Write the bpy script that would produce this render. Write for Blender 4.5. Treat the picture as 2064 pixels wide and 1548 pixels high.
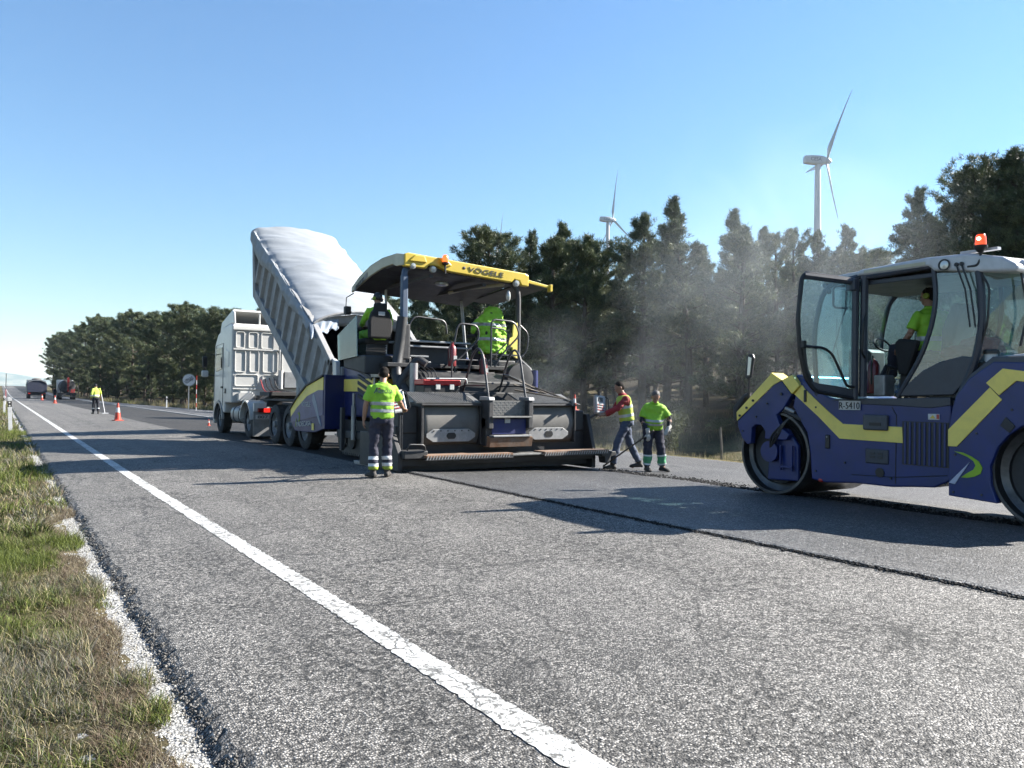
import bpy, bmesh, math, random
import numpy as np
from mathutils import Vector, Matrix, Euler, Quaternion, noise as mnoise

for o in list(bpy.data.objects): bpy.data.objects.remove(o)
S = bpy.context.scene
COL = S.collection
PI = math.pi
R = math.radians

# ------------------------------------------------------------------ camera, sky, sun, exposure
psi = math.atan(1032/1600)
cam_d = bpy.data.cameras.new('camera'); cam = bpy.data.objects.new('camera', cam_d); COL.objects.link(cam)
cam.matrix_world = Matrix.Translation((0, 0, 1.29)) @ Matrix.Rotation(-psi, 4, 'Z') @ Matrix.Rotation(PI/2+R(.84), 4, 'X') @ Matrix.Rotation(.012, 4, 'Z')
cam_d.sensor_width = 36; cam_d.lens = 36*1600/2064; cam_d.clip_start = .1; cam_d.clip_end = 30000
S.camera = cam
SUN_AZ, SUN_EL = R(105), R(33)          # azimuth clockwise from +Y
sd = Vector((math.sin(SUN_AZ)*math.cos(SUN_EL), math.cos(SUN_AZ)*math.cos(SUN_EL), math.sin(SUN_EL)))
W = bpy.data.worlds.new('World'); S.world = W; W.use_nodes = True
nt = W.node_tree; nt.nodes.clear()
sky = nt.nodes.new('ShaderNodeTexSky'); sky.sky_type = 'NISHITA'; sky.sun_disc = False
sky.sun_elevation = SUN_EL; sky.sun_rotation = SUN_AZ
sky.altitude = 300; sky.air_density = 1.56; sky.dust_density = 0.; sky.ozone_density = 8.
bg = nt.nodes.new('ShaderNodeBackground'); bg.inputs[1].default_value = .050
wo = nt.nodes.new('ShaderNodeOutputWorld')
nt.links.new(sky.outputs[0], bg.inputs[0]); nt.links.new(bg.outputs[0], wo.inputs[0])
sl = bpy.data.lights.new('sun', 'SUN'); sl.energy = 5.0; sl.angle = R(.53); sl.color = (1, .95, .87)
so = bpy.data.objects.new('sun', sl); COL.objects.link(so)
so.rotation_euler = sd.to_track_quat('Z', 'Y').to_euler()
S.view_settings.view_transform = 'Standard'; S.view_settings.look = 'None'
S.view_settings.exposure = 2.0; S.view_settings.gamma = 1
S.cycles.use_denoising = True
S.cycles.max_bounces = 8; S.cycles.transparent_max_bounces = 24
S.cycles.volume_bounces = 1; S.cycles.volume_step_rate = 1.0; S.cycles.volume_max_steps = 128
S.cycles.caustics_reflective = False; S.cycles.caustics_refractive = False

# ------------------------------------------------------------------ materials
MATS = {}
K = .63       # overall reflectance of painted and natural surfaces
def srgb(h):
    return tuple((c/12.92 if c <= .04045 else ((c+.055)/1.055)**2.4) for c in h)
class NT:
    def __init__(s, m):
        m.use_nodes = True; s.t = m.node_tree; s.t.nodes.clear()
    def n(s, typ, **k):
        nd = s.t.nodes.new(typ)
        for a, v in k.items():
            if a.startswith('i_'):
                key = a[2:]; key = int(key) if key.isdigit() else key.replace('_', ' ')
                if isinstance(v, bpy.types.NodeSocket): s.t.links.new(v, nd.inputs[key])
                else: nd.inputs[key].default_value = v
            else: setattr(nd, a, v)
        return nd
    def ramp(s, fac, stops, interp='LINEAR'):
        nd = s.t.nodes.new('ShaderNodeValToRGB'); s.t.links.new(fac, nd.inputs[0])
        cr = nd.color_ramp; cr.interpolation = interp
        while len(cr.elements) < len(stops): cr.elements.new(.5)
        for e, (p, c) in zip(cr.elements, stops):
            e.position = p; e.color = (c, c, c, 1) if isinstance(c, (int, float)) else (*c, 1)
        return nd.outputs[0]
    def mix(s, fac, a, b, typ='MIX'):
        nd = s.t.nodes.new('ShaderNodeMix'); nd.data_type = 'RGBA'; nd.blend_type = typ
        for i, v in ((0, fac), (6, a), (7, b)):
            sk = nd.inputs[i]
            if isinstance(v, bpy.types.NodeSocket): s.t.links.new(v, sk)
            elif isinstance(v, (int, float)): sk.default_value = v if i == 0 else (v, v, v, 1)
            else: sk.default_value = (*v, 1)[:4]
        return nd.outputs[2]
    def noise(s, vec, scale, detail=4, rough=.55, dist=0):
        nd = s.n('ShaderNodeTexNoise'); nd.inputs['Scale'].default_value = scale; nd.inputs['Detail'].default_value = detail
        nd.inputs['Roughness'].default_value = rough; nd.inputs['Distortion'].default_value = dist
        if vec is not None: s.t.links.new(vec, nd.inputs['Vector'])
        return nd.outputs[0]
    def math(s, op, a, b=0.0, clamp=False):
        nd = s.t.nodes.new('ShaderNodeMath'); nd.operation = op; nd.use_clamp = clamp
        for i, v in enumerate((a, b)):
            if isinstance(v, bpy.types.NodeSocket): s.t.links.new(v, nd.inputs[i])
            else: nd.inputs[i].default_value = v
        return nd.outputs[0]
    def vor(s, vec, scale, feature='F1', rand=1.0):
        nd = s.n('ShaderNodeTexVoronoi', feature=feature); nd.inputs['Scale'].default_value = scale
        nd.inputs['Randomness'].default_value = rand
        if vec is not None: s.t.links.new(vec, nd.inputs['Vector'])
        return nd
    def bump(s, h, strength, dist=.01, normal=None):
        nd = s.n('ShaderNodeBump'); nd.inputs['Strength'].default_value = strength; nd.inputs['Distance'].default_value = dist
        s.t.links.new(h, nd.inputs['Height'])
        if normal is not None: s.t.links.new(normal, nd.inputs['Normal'])
        return nd.outputs[0]
    def out(s, shader, vol=None):
        o = s.t.nodes.new('ShaderNodeOutputMaterial')
        if shader is not None: s.t.links.new(shader, o.inputs[0])
        if vol is not None: s.t.links.new(vol, o.inputs[1])
    def pos(s, obj=True):
        return s.n('ShaderNodeTexCoord').outputs['Object' if obj else 'Generated']
def M(name, col, rough=.5, metal=0., dirt=.0, dirtcol=(.12, .105, .09), scale=4., var=.12, bump=0., bscale=40., coat=0., spec=.5, emit=None, estr=1.):
    """plain painted / plastic / cloth surface with grime and colour variation of its own"""
    if name in MATS: return MATS[name]
    col = tuple(c*K for c in col); dirtcol = tuple(c*K for c in dirtcol)
    m = bpy.data.materials.new(name); t = NT(m); p = t.pos()
    n1 = t.noise(p, scale, 6, .6)
    lo = tuple(c*(1-var) for c in col); hi = tuple(min(1, c*(1+var)) for c in col)
    c = t.mix(t.ramp(n1, [(.35, 0.), (.65, 1.)]), lo, hi)
    b = t.n('ShaderNodeBsdfPrincipled')
    if dirt > 0:
        n2 = t.noise(p, scale*.9, 9, .72, .6)
        d = t.ramp(n2, [(.5-.12, 0.), (.5+.18, 1.)])
        d = t.math('MULTIPLY', d, dirt)
        c = t.mix(d, c, dirtcol)
        t.t.links.new(t.math('ADD', t.math('MULTIPLY', d, .35), rough, True), b.inputs['Roughness'])
    else: b.inputs['Roughness'].default_value = rough
    t.t.links.new(c, b.inputs['Base Color'])
    b.inputs['Metallic'].default_value = metal
    b.inputs['Specular IOR Level'].default_value = spec
    b.inputs['Coat Weight'].default_value = coat; b.inputs['Coat Roughness'].default_value = .15
    if bump: t.t.links.new(t.bump(t.noise(p, bscale, 5), bump, .01), b.inputs['Normal'])
    if emit and estr > .05: b.inputs['Emission Color'].default_value = (*emit, 1); b.inputs['Emission Strength'].default_value = estr
    t.out(b.outputs[0]); MATS[name] = m
    return m
def MV(name, base, var=.25, rough=.8, spec=.2, trans=0.):
    """foliage: colour from the 'tint' attribute of each tuft"""
    m = bpy.data.materials.new(name); t = NT(m)
    a = t.n('ShaderNodeAttribute', attribute_name='tint')
    c = t.mix(1.0, a.outputs['Color'], tuple(q*K for q in base), 'MULTIPLY')
    b = t.n('ShaderNodeBsdfPrincipled', i_Roughness=rough)
    b.inputs['Specular IOR Level'].default_value = spec
    t.t.links.new(c, b.inputs['Base Color'])
    sh = b.outputs[0]
    if trans:
        tr = t.n('ShaderNodeBsdfTranslucent'); t.t.links.new(c, tr.inputs[0])
        mx = t.n('ShaderNodeMixShader'); mx.inputs[0].default_value = trans
        t.t.links.new(b.outputs[0], mx.inputs[1]); t.t.links.new(tr.outputs[0], mx.inputs[2]); sh = mx.outputs[0]
    t.out(sh); MATS[name] = m
    return m
def asphalt(name, stops, scale=95, bump=.8, patch=.25, tone=(1, 1, 1), rough=.75, cracks=.0, spec=.35, holes=.0, bdist=.006):
    m = bpy.data.materials.new(name); t = NT(m)
    p = t.n('ShaderNodeNewGeometry').outputs['Position']
    v = t.vor(p, scale); v2 = t.vor(p, scale*.37)
    sep = t.n('ShaderNodeSeparateColor'); t.t.links.new(v.outputs['Color'], sep.inputs[0])
    c = t.ramp(sep.outputs[0], stops)
    # binder between stones
    gap = t.ramp(v.outputs['Distance'], [(.35, 1.), (.75, .35)])
    c = t.mix(1., c, gap, 'MULTIPLY')
    big = t.noise(p, .45, 6, .6)
    c = t.mix(1., c, t.ramp(big, [(.3, 1-patch), (.7, 1+patch*.6)]), 'MULTIPLY')
    mp = t.n('ShaderNodeMapping'); mp.inputs['Scale'].default_value = (1.5, .035, 1.); t.t.links.new(p, mp.inputs['Vector'])
    c = t.mix(1., c, t.ramp(t.noise(mp.outputs[0], 1., 4, .6), [(.35, .84), (.65, 1.12)]), 'MULTIPLY')
    mid = t.noise(p, 9, 5, .7)
    c = t.mix(1., c, t.ramp(mid, [(.3, .72), (.7, 1.2)]), 'MULTIPLY')
    h = t.math('SUBTRACT', 1.0, v.outputs['Distance'])
    h = t.math('ADD', h, t.math('MULTIPLY', sep.outputs[1], .8))
    if holes:
        n = t.noise(p, 21, 5, .62)
        hm = t.ramp(n, [(.40, 0.), (.47, 1.)])
        far = t.noise(p, .8, 3, .5)
        hm2 = t.mix(t.ramp(far, [(.38, 0.), (.58, holes)]), 1., hm)
        c = t.mix(1., c, t.ramp(hm2, [(0., .16), (1., 1.)]), 'MULTIPLY')
        h = t.math('ADD', h, t.math('MULTIPLY', hm2, 1.6))
    if cracks:
        w = t.n('ShaderNodeVectorMath', operation='ADD'); nn = t.n('ShaderNodeTexNoise'); nn.inputs['Scale'].default_value = 2.2; nn.inputs['Detail'].default_value = 6
        t.t.links.new(p, nn.inputs['Vector'])
        sc = t.n('ShaderNodeVectorMath', operation='SCALE'); sc.inputs['Scale'].default_value = .5
        t.t.links.new(nn.outputs['Color'], sc.inputs[0]); t.t.links.new(p, w.inputs[0]); t.t.links.new(sc.outputs[0], w.inputs[1])
        cv = t.vor(w.outputs[0], 1.1, 'DISTANCE_TO_EDGE')
        cm = t.ramp(cv.outputs['Distance'], [(.0, 0.), (.020, 1.)])
        gate = t.ramp(t.noise(p, .55, 3), [(.44, 1.), (.52, 0.)])
        cm = t.math('MAXIMUM', cm, gate)
        c = t.mix(cracks, c, t.mix(1., c, t.ramp(cm, [(0, .12), (1, 1.)]), 'MULTIPLY'))
    st = t.ramp(t.noise(p, 1.1, 4, .55), [(.27, .55), (.36, 1.)])
    c = t.mix(1., c, st, 'MULTIPLY')
    c = t.mix(1., c, tuple(q*.57 for q in tone), 'MULTIPLY')
    b = t.n('ShaderNodeBsdfPrincipled', i_Roughness=rough)
    b.inputs['Specular IOR Level'].default_value = spec
    t.t.links.new(c, b.inputs['Base Color']); t.t.links.new(t.bump(h, bump, bdist), b.inputs['Normal'])
    t.out(b.outputs[0]); MATS[name] = m
    return m
def glass(name, tint=(.75, .9, .95), film=.16, filmcol=(.35, .5, .55), refl=.14, fk=1.):
    m = bpy.data.materials.new(name); t = NT(m); p = t.pos()
    tr = t.n('ShaderNodeBsdfTransparent'); tr.inputs[0].default_value = (*tint, 1)
    gl = t.n('ShaderNodeBsdfGlossy', i_Roughness=.04)
    df = t.n('ShaderNodeBsdfDiffuse'); df.inputs[0].default_value = (*filmcol, 1)
    fr = t.n('ShaderNodeFresnel'); fr.inputs[0].default_value = 1.45
    m1 = t.n('ShaderNodeMixShader'); t.t.links.new(t.math('ADD', t.math('MULTIPLY', fr.outputs[0], fk), refl*.3, True), m1.inputs[0])
    t.t.links.new(tr.outputs[0], m1.inputs[1]); t.t.links.new(gl.outputs[0], m1.inputs[2])
    m2 = t.n('ShaderNodeMixShader'); f = t.math('MULTIPLY', t.ramp(t.noise(p, 2.2, 7, .7), [(.3, .5), (.7, 1.)]), film)
    t.t.links.new(f, m2.inputs[0]); t.t.links.new(m1.outputs[0], m2.inputs[1]); t.t.links.new(df.outputs[0], m2.inputs[2])
    t.out(m2.outputs[0]); MATS[name] = m
    return m

# ------------------------------------------------------------------ mesh helpers
def frame(d):
    d = Vector(d).normalized(); u = Vector((0, 0, 1)) if abs(d.z) < .95 else Vector((0, 1, 0))
    a = d.cross(u).normalized(); return a, a.cross(d).normalized(), d
class MB:
    def __init__(s): s.v = []; s.f = []; s.mi = []; s.m = 0
    def add(s, vs, fs):
        n = len(s.v); s.v += [tuple(v) for v in vs]
        for f in fs: s.f.append(tuple(i+n for i in f)); s.mi.append(s.m)
        return s
    def box(s, x0, x1, y0, y1, z0, z1, mat=None):
        vs = [(x, y, z) for x in (x0, x1) for y in (y0, y1) for z in (z0, z1)]
        if mat is not None: vs = [mat @ Vector(v) for v in vs]
        return s.add(vs, [(0, 1, 3, 2), (4, 6, 7, 5), (0, 4, 5, 1), (2, 3, 7, 6), (0, 2, 6, 4), (1, 5, 7, 3)])
    def prism(s, pts, ax, a0, a1, mat=None):
        n = len(pts); k = {'x': lambda p, a: (a, p[0], p[1]), 'y': lambda p, a: (p[0], a, p[1]), 'z': lambda p, a: (p[0], p[1], a)}[ax]
        vs = [k(p, a0) for p in pts]+[k(p, a1) for p in pts]
        if mat is not None: vs = [mat @ Vector(v) for v in vs]
        fs = [tuple(range(n))[::-1], tuple(range(n, 2*n))]+[(i, (i+1) % n, n+(i+1) % n, n+i) for i in range(n)]
        return s.add(vs, fs)
    def tube(s, path, r, n=8, cap=True, closed=False):
        P = [Vector(p) for p in path]; rs = r if isinstance(r, (list, tuple)) else [r]*len(P)
        vs = []; a = None
        for i, p in enumerate(P):
            if closed: d = P[(i+1) % len(P)]-P[i-1]
            else: d = (P[min(i+1, len(P)-1)]-P[max(i-1, 0)])
            d = d.normalized()
            if a is None: a, b, _ = frame(d)
            else:
                a = (a-d*a.dot(d)).normalized(); b = a.cross(d).normalized()
            for k in range(n):
                t = 2*PI*k/n; vs.append(p+(a*math.cos(t)+b*math.sin(t))*rs[i])
        fs = []
        m = len(P)
        for i in range(m if closed else m-1):
            j = (i+1) % m
            for k in range(n): fs.append((i*n+k, i*n+(k+1) % n, j*n+(k+1) % n, j*n+k))
        if cap and not closed: fs += [tuple(range(n))[::-1], tuple((m-1)*n+k for k in range(n))]
        return s.add(vs, fs)
    def cyl(s, p0, p1, r, n=16, r1=None): return s.tube([p0, p1], [r, r if r1 is None else r1], n)
    def lathe(s, prof, o, d, n=24):
        a, b, d = frame(d); o = Vector(o); vs = []
        for r, h in prof:
            for k in range(n):
                t = 2*PI*k/n; vs.append(o+d*h+(a*math.cos(t)+b*math.sin(t))*max(r, 1e-4))
        fs = [(i*n+k, i*n+(k+1) % n, (i+1)*n+(k+1) % n, (i+1)*n+k) for i in range(len(prof)-1) for k in range(n)]
        return s.add(vs, fs)
    def ell(s, c, r, n=12, rot=None):
        c = Vector(c); vs = []; m = n//2
        for i in range(m+1):
            th = PI*i/m
            for k in range(n):
                ph = 2*PI*k/n; v = Vector((r[0]*math.sin(th)*math.cos(ph)+1e-5, r[1]*math.sin(th)*math.sin(ph), r[2]*math.cos(th)))
                if rot is not None: v = rot @ v
                vs.append(c+v)
        fs = [(i*n+k, (i+1)*n+k, (i+1)*n+(k+1) % n, i*n+(k+1) % n) for i in range(m) for k in range(n)]
        return s.add(vs, fs)
    def grid(s, nu, nv, fn):
        vs = [fn(i/nu, j/nv) for i in range(nu+1) for j in range(nv+1)]
        fs = [(i*(nv+1)+j, (i+1)*(nv+1)+j, (i+1)*(nv+1)+j+1, i*(nv+1)+j+1) for i in range(nu) for j in range(nv)]
        return s.add(vs, fs)
    def build(s, name, mat, parent=None, smooth=False, bevel=0, org=None, label=None, solid=0, seg=2, weld=False):
        me = bpy.data.meshes.new(name)
        o3 = Vector(org) if org is not None else (Vector(parent['_org']) if parent is not None and '_org' in parent else None)
        vs = s.v if o3 is None else [(v[0]-o3[0], v[1]-o3[1], v[2]-o3[2]) for v in s.v]
        me.from_pydata(vs, [], s.f)
        for mm in (mat if isinstance(mat, (list, tuple)) else [mat]): me.materials.append(mm)
        me.polygons.foreach_set('material_index', s.mi)
        bm = bmesh.new(); bm.from_mesh(me)
        if weld: bmesh.ops.remove_doubles(bm, verts=bm.verts, dist=1e-4)
        bmesh.ops.recalc_face_normals(bm, faces=bm.faces); bm.to_mesh(me); bm.free()
        if smooth:
            me.polygons.foreach_set('use_smooth', [True]*len(me.polygons)); me.set_sharp_from_angle(angle=R(38))
        me.update()
        o = bpy.data.objects.new(name, me); COL.objects.link(o)
        if parent is not None:
            o.parent = parent
            if '_org' in parent: o['_org'] = parent['_org']
        elif org is not None: o.location = org
        if solid:
            md = o.modifiers.new('s', 'SOLIDIFY'); md.thickness = solid; md.offset = 0
        if bevel:
            md = o.modifiers.new('b', 'BEVEL'); md.width = bevel; md.segments = seg; md.limit_method = 'ANGLE'; md.angle_limit = R(40); md.harden_normals = False
        if label: o['label'] = label
        return o
def tag(o, label, cat, group=None, kind=None):
    if label: o['label'] = label
    if cat: o['category'] = cat
    if group: o['group'] = group
    if kind: o['kind'] = kind
    return o
def thing(name, label, cat, org, group=None, rz=0, local=False):
    """Empty at the thing's base. local=False: parts are given in world coordinates"""
    o = bpy.data.objects.new(name, None); COL.objects.link(o); o.location = org; o.rotation_euler = (0, 0, rz)
    o.empty_display_size = .2
    o['_org'] = [0, 0, 0] if local else list(org)
    return tag(o, label, cat, group)
def struct(o): o['kind'] = 'structure'; return o
def kids(o): return [c for c in bpy.data.objects if c.parent == o]
KIDC = {}
def copy_tree(o, parent=None):
    c = o.copy(); COL.objects.link(c); c.parent = parent
    if o.name not in KIDC: KIDC[o.name] = [x.name for x in kids(o)]
    for n in KIDC[o.name]: copy_tree(bpy.data.objects[n], c)
    return c
def arc(c, r, a0, a1, n=8, ax='x', k=0.):
    out = []
    for i in range(n+1):
        a = R(a0+(a1-a0)*i/n); u, v = c[0]+r*math.cos(a), c[1]+r*math.sin(a)
        out.append({'x': (k, u, v), 'y': (u, k, v), 'z': (u, v, k)}[ax])
    return out
def rnd_path(pts, r=.08, n=5):
    """round the corners of a polyline"""
    P = [Vector(p) for p in pts]; out = [P[0]]
    for i in range(1, len(P)-1):
        a, b, c = P[i-1], P[i], P[i+1]; d1 = (a-b); d2 = (c-b); q = min(r, d1.length*.45, d2.length*.45)
        p, s2 = b+d1.normalized()*q, b+d2.normalized()*q
        for k in range(n+1):
            t = k/n; out.append(p*(1-t)**2+b*2*t*(1-t)+s2*t*t)
    return out+[P[-1]]
def text(body, h, o, right, up, mat, parent, name='lettering', w=None, depth=.004, label=None, shear=0.):
    c = bpy.data.curves.new('t', 'FONT'); c.body = body; c.size = 1; c.extrude = .01; c.align_x = 'LEFT'; c.resolution_u = 3; c.shear = shear
    t = bpy.data.objects.new('t', c); COL.objects.link(t)
    dg = bpy.context.evaluated_depsgraph_get()
    me = bpy.data.meshes.new_from_object(t.evaluated_get(dg)); bpy.data.objects.remove(t)
    co = np.empty(len(me.vertices)*3); me.vertices.foreach_get('co', co); co = co.reshape(-1, 3)
    mn, mx = co.min(0), co.max(0); sc = h/(mx[1]-mn[1]); sx = sc if w is None else w/(mx[0]-mn[0])
    r_, u_ = Vector(right).normalized(), Vector(up).normalized(); n_ = r_.cross(u_)
    org = Vector(o)-(Vector(parent['_org']) if parent is not None and '_org' in parent else Vector())
    A = np.array([r_, u_, n_]); q = (co-[mn[0], mn[1], 0])*[sx, sc, depth/.01]
    co = q@A+np.array(org); me.vertices.foreach_set('co', co.ravel()); me.materials.clear(); me.materials.append(mat); me.update()
    ob = bpy.data.objects.new(name, me); COL.objects.link(ob); ob.parent = parent
    if label: ob['label'] = label
    return ob
def smoothstep(a, b, x):
    t = min(1, max(0, (x-a)/(b-a))); return t*t*(3-2*t)
rng = np.random.default_rng(7); random.seed(7)
def npmesh(name, verts, tris, mat, tint=None, parent=None, quads=False):
    me = bpy.data.meshes.new(name); k = 4 if quads else 3
    me.vertices.add(len(verts)); me.vertices.foreach_set('co', np.ascontiguousarray(verts, dtype=np.float32).ravel())
    nf = len(tris); me.loops.add(nf*k); me.loops.foreach_set('vertex_index', np.ascontiguousarray(tris, dtype=np.int32).ravel())
    me.polygons.add(nf); me.polygons.foreach_set('loop_start', np.arange(0, nf*k, k, dtype=np.int32))
    if tint is not None:
        a = me.color_attributes.new('tint', 'FLOAT_COLOR', 'POINT')
        c = np.ones((len(verts), 4), np.float32); c[:, :3] = tint; a.data.foreach_set('color', c.ravel())
    me.materials.append(mat); me.update(); me.validate()
    o = bpy.data.objects.new(name, me); COL.objects.link(o); o.parent = parent
    return o
# ------------------------------------------------------------------ the ground and the road
def rise(Y): return 3.4*smoothstep(150, 520, Y)
def redge(Y): return 15.1-2.9*smoothstep(62, 120, Y)
def road_z(X, Y):
    return (-.02*(5.6-X) if X < 5.6 else -.028*(X-5.6))+rise(Y)
def terr(X, Y):
    n = mnoise.noise(Vector((X*.35, Y*.35, 3.1)))*.5
    if X < .75:
        z = -.097-.05-.05*smoothstep(.3, -1.5, X)-.5*smoothstep(-2, -9, X)+n*.12*smoothstep(.55, -.6, X)
        if X < -9: z += .3*mnoise.noise(Vector((X*.02, Y*.02, 0)))*smoothstep(-9, -40, X)*4
        return z+rise(Y)
    e = redge(Y)
    if X < e: return road_z(X, Y)-.10
    b = -.028*(e-5.6)
    d = X-e
    z = b-.02-.52*smoothstep(.3, 3.2, d)+.10*smoothstep(5, 9, d)
    z += .105*max(0, min(d-9, 60))+.10*max(0, min(d-34, 90))+n*.30*smoothstep(.5, 4, d)
    z += .5*mnoise.noise(Vector((X*.11, Y*.11, 9)))*smoothstep(6, 14, d)
    return z+rise(Y)
def axis(parts):
    out = []
    for a, b, st in parts: out += list(np.arange(a, b, st))
    return sorted(set(round(float(x), 4) for x in out+[parts[-1][1]]))
m_ground = bpy.data.materials.new('verge_soil'); t = NT(m_ground); p = t.n('ShaderNodeNewGeometry').outputs['Position']
a = t.noise(p, 1.3, 8, .65); b2 = t.noise(p, 9, 8, .7); c3 = t.noise(p, .12, 5, .6)
cc = t.mix(t.ramp(a, [(.4, 0.), (.62, 1.)]), (.075, .058, .04), (.05, .06, .025))
cc = t.mix(t.ramp(c3, [(.42, 0.), (.6, 1.)]), cc, (.20, .165, .085))
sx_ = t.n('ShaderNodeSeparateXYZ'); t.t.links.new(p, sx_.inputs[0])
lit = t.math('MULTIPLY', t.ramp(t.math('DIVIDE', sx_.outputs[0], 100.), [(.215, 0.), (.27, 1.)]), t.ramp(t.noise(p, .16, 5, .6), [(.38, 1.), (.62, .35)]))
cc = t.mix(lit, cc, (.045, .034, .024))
cc = t.mix(1., cc, t.ramp(b2, [(.3, .40), (.7, 1.0)]), 'MULTIPLY')
bs = t.n('ShaderNodeBsdfPrincipled', i_Roughness=.95); bs.inputs['Specular IOR Level'].default_value = .1
t.t.links.new(cc, bs.inputs['Base Color']); t.t.links.new(t.bump(b2, .9, .06), bs.inputs['Normal']); t.out(bs.outputs[0])
XA = axis([(-6000, -400, 700), (-400, -60, 40), (-60, -10, 5), (-10, -2, 1), (-2, .8, .2), (.8, 15, 1.2), (15, 24, .6), (24, 80, 2), (80, 200, 12), (200, 1400, 150), (1400, 8000, 900)])
YA = axis([(-900, -60, 120), (-60, -4, 7), (-4, 14, .4), (14, 50, 1.5), (50, 130, 4), (130, 560, 15), (560, 2000, 180), (2000, 9000, 700)])
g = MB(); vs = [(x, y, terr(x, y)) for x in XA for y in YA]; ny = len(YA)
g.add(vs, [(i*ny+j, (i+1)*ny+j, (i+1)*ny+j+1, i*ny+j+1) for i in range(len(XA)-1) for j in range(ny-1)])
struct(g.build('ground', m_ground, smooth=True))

m_old = asphalt('old_asphalt', [(0., .025), (.3, .11), (.6, .30), (1., .74)], 98, 1.0, .16, (1.03, .975, .90), .7, cracks=.8, holes=.85, spec=.45)
m_mid = asphalt('worn_asphalt', [(0., .03), (.4, .12), (.8, .27), (1., .6)], 110, .8, .2, (1, .98, .96), .6, spec=.5)
m_new = asphalt('fresh_asphalt', [(0., .022), (.4, .085), (.75, .23), (1., .62)], 82, 1., .2, (1, .99, .98), .5, spec=.5, holes=.5)
m_mill = asphalt('milled_asphalt', [(0., .018), (.4, .05), (.8, .11), (1., .2)], 75, 1., .3, (1, .95, .9), .75)
YR = axis([(-25, 1.5, 2.5), (1.5, 9, .035), (9, 22, .09), (22, 60, .5), (60, 150, 5), (150, 560, 12), (560, 900, 60)])
def rugged(y, f=1.):
    return .035*mnoise.noise(Vector((y*1.3, 1, 0)))+.05*mnoise.noise(Vector((y*6, 5, 0)))*f+.04*mnoise.noise(Vector((y*17, 9, 0)))*f
def road(name, xs, mat, y0, y1, dz=0.0, side=None):
    """xs: list of X (numbers or functions of Y)"""
    ys = [y for y in YR if y0 <= y <= y1]; b = MB(); k = len(xs); vs = []
    for y in ys:
        for x in xs:
            if isinstance(x, tuple): X, zz = x[0](y), x[1](y)
            else: X, zz = (x(y) if callable(x) else x), 0
            vs.append((X, y, road_z(X, y)+dz+zz))
    b.add(vs, [(i*k+j, i*k+j+1, (i+1)*k+j+1, (i+1)*k+j) for i in range(len(ys)-1) for j in range(k-1)])
    return struct(b.build(name, mat, smooth=False))
E0 = lambda y: .765+rugged(y)
ed = [(lambda y: E0(y)-.045+.02*mnoise.noise(Vector((y*23, 3, 2))), lambda y: -.10),
      (lambda y: E0(y)-.03+.03*mnoise.noise(Vector((y*31, 1, 2))), lambda y: -.055+.02*mnoise.noise(Vector((y*40, 1, 2)))),
      (lambda y: E0(y)+.012+.025*mnoise.noise(Vector((y*28, 1, 7))), lambda y: -.022+.02*mnoise.noise(Vector((y*37, 1, 5)))),
      (lambda y: E0(y)+.05, lambda y: -.004)]
JX = lambda y: 5.66+.03*mnoise.noise(Vector((y*1.1, 0, 0)))+.02*mnoise.noise(Vector((y*5, 0, 0)))+.022*mnoise.noise(Vector((y*14, 0, 0)))
road('carriageway', ed+[.9, 1.2, 2, 3, 4, 5, 5.6, JX], m_old, -25, 17.2)
JF = lambda y: JX(y)-.55*smoothstep(17, 24, y)
road('carriageway', ed+[.9, 1.2, 2, 3, 4, 5, JF], m_old, 17.1, 900)
MR = lambda y: 9.66+.02*mnoise.noise(Vector((y*9, 2, 0)))
road('fresh_asphalt_mat', [(lambda y: JX(y)-.004, lambda y: -.06), (JX, lambda y: .010+.008*mnoise.noise(Vector((y*21, 0, 3)))),
      (lambda y: JX(y)+.05, lambda y: .018), 6, 7, 8, 9, (lambda y: MR(y)-.08, lambda y: .0), (MR, lambda y: -.008), (lambda y: MR(y)+.015, lambda y: -.03)], m_new, -25, 13.6, .012)
road('milled_lane', [(lambda y: JF(y)-.01, lambda y: -.01), (lambda y: JF(y)+.02, lambda y: -.0), 6.3, 7, 8, 9, 9.7, 9.9], m_mill, 13.3, 900, -.045)
def lane3(y): return redge(y)+.10*mnoise.noise(Vector((y*.8, 4, 0)))+.06*mnoise.noise(Vector((y*4, 4, 0)))
road('far_lane', [(lambda y: 9.9 if y > 14 else MR(y)-.06, lambda y: -.045 if y > 14 else 0.), (lambda y: 9.93 if y > 14 else MR(y)-.03, lambda y: 0.), 10.3, 11, lambda y: min(13, redge(y)-.6), (lane3, lambda y: 0.), (lambda y: lane3(y)+.05, lambda y: -.09)], m_mid, -25, 900)

# worn edge lines painted on the asphalt
m_paint = bpy.data.materials.new('worn_white_paint'); t = NT(m_paint); p = t.n('ShaderNodeNewGeometry').outputs['Position']
wv = t.n('ShaderNodeVectorMath', operation='ADD'); nn = t.n('ShaderNodeTexNoise'); nn.inputs['Scale'].default_value = 7; nn.inputs['Detail'].default_value = 5; t.t.links.new(p, nn.inputs['Vector']); sc = t.n('ShaderNodeVectorMath', operation='SCALE'); sc.inputs['Scale'].default_value = .16; t.t.links.new(nn.outputs['Color'], sc.inputs[0]); t.t.links.new(p, wv.inputs[0]); t.t.links.new(sc.outputs[0], wv.inputs[1])
crk = t.ramp(t.vor(wv.outputs[0], 6.5, 'DISTANCE_TO_EDGE').outputs['Distance'], [(.012, 0.), (.05, 1.)])
crk = t.math('MAXIMUM', crk, t.ramp(t.noise(p, 1.7, 3), [(.44, 0.), (.52, 1.)]))
v = t.vor(p, 100); nz = t.noise(p, 22, 8, .75, .8); nb = t.noise(p, 2.4, 4)
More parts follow.
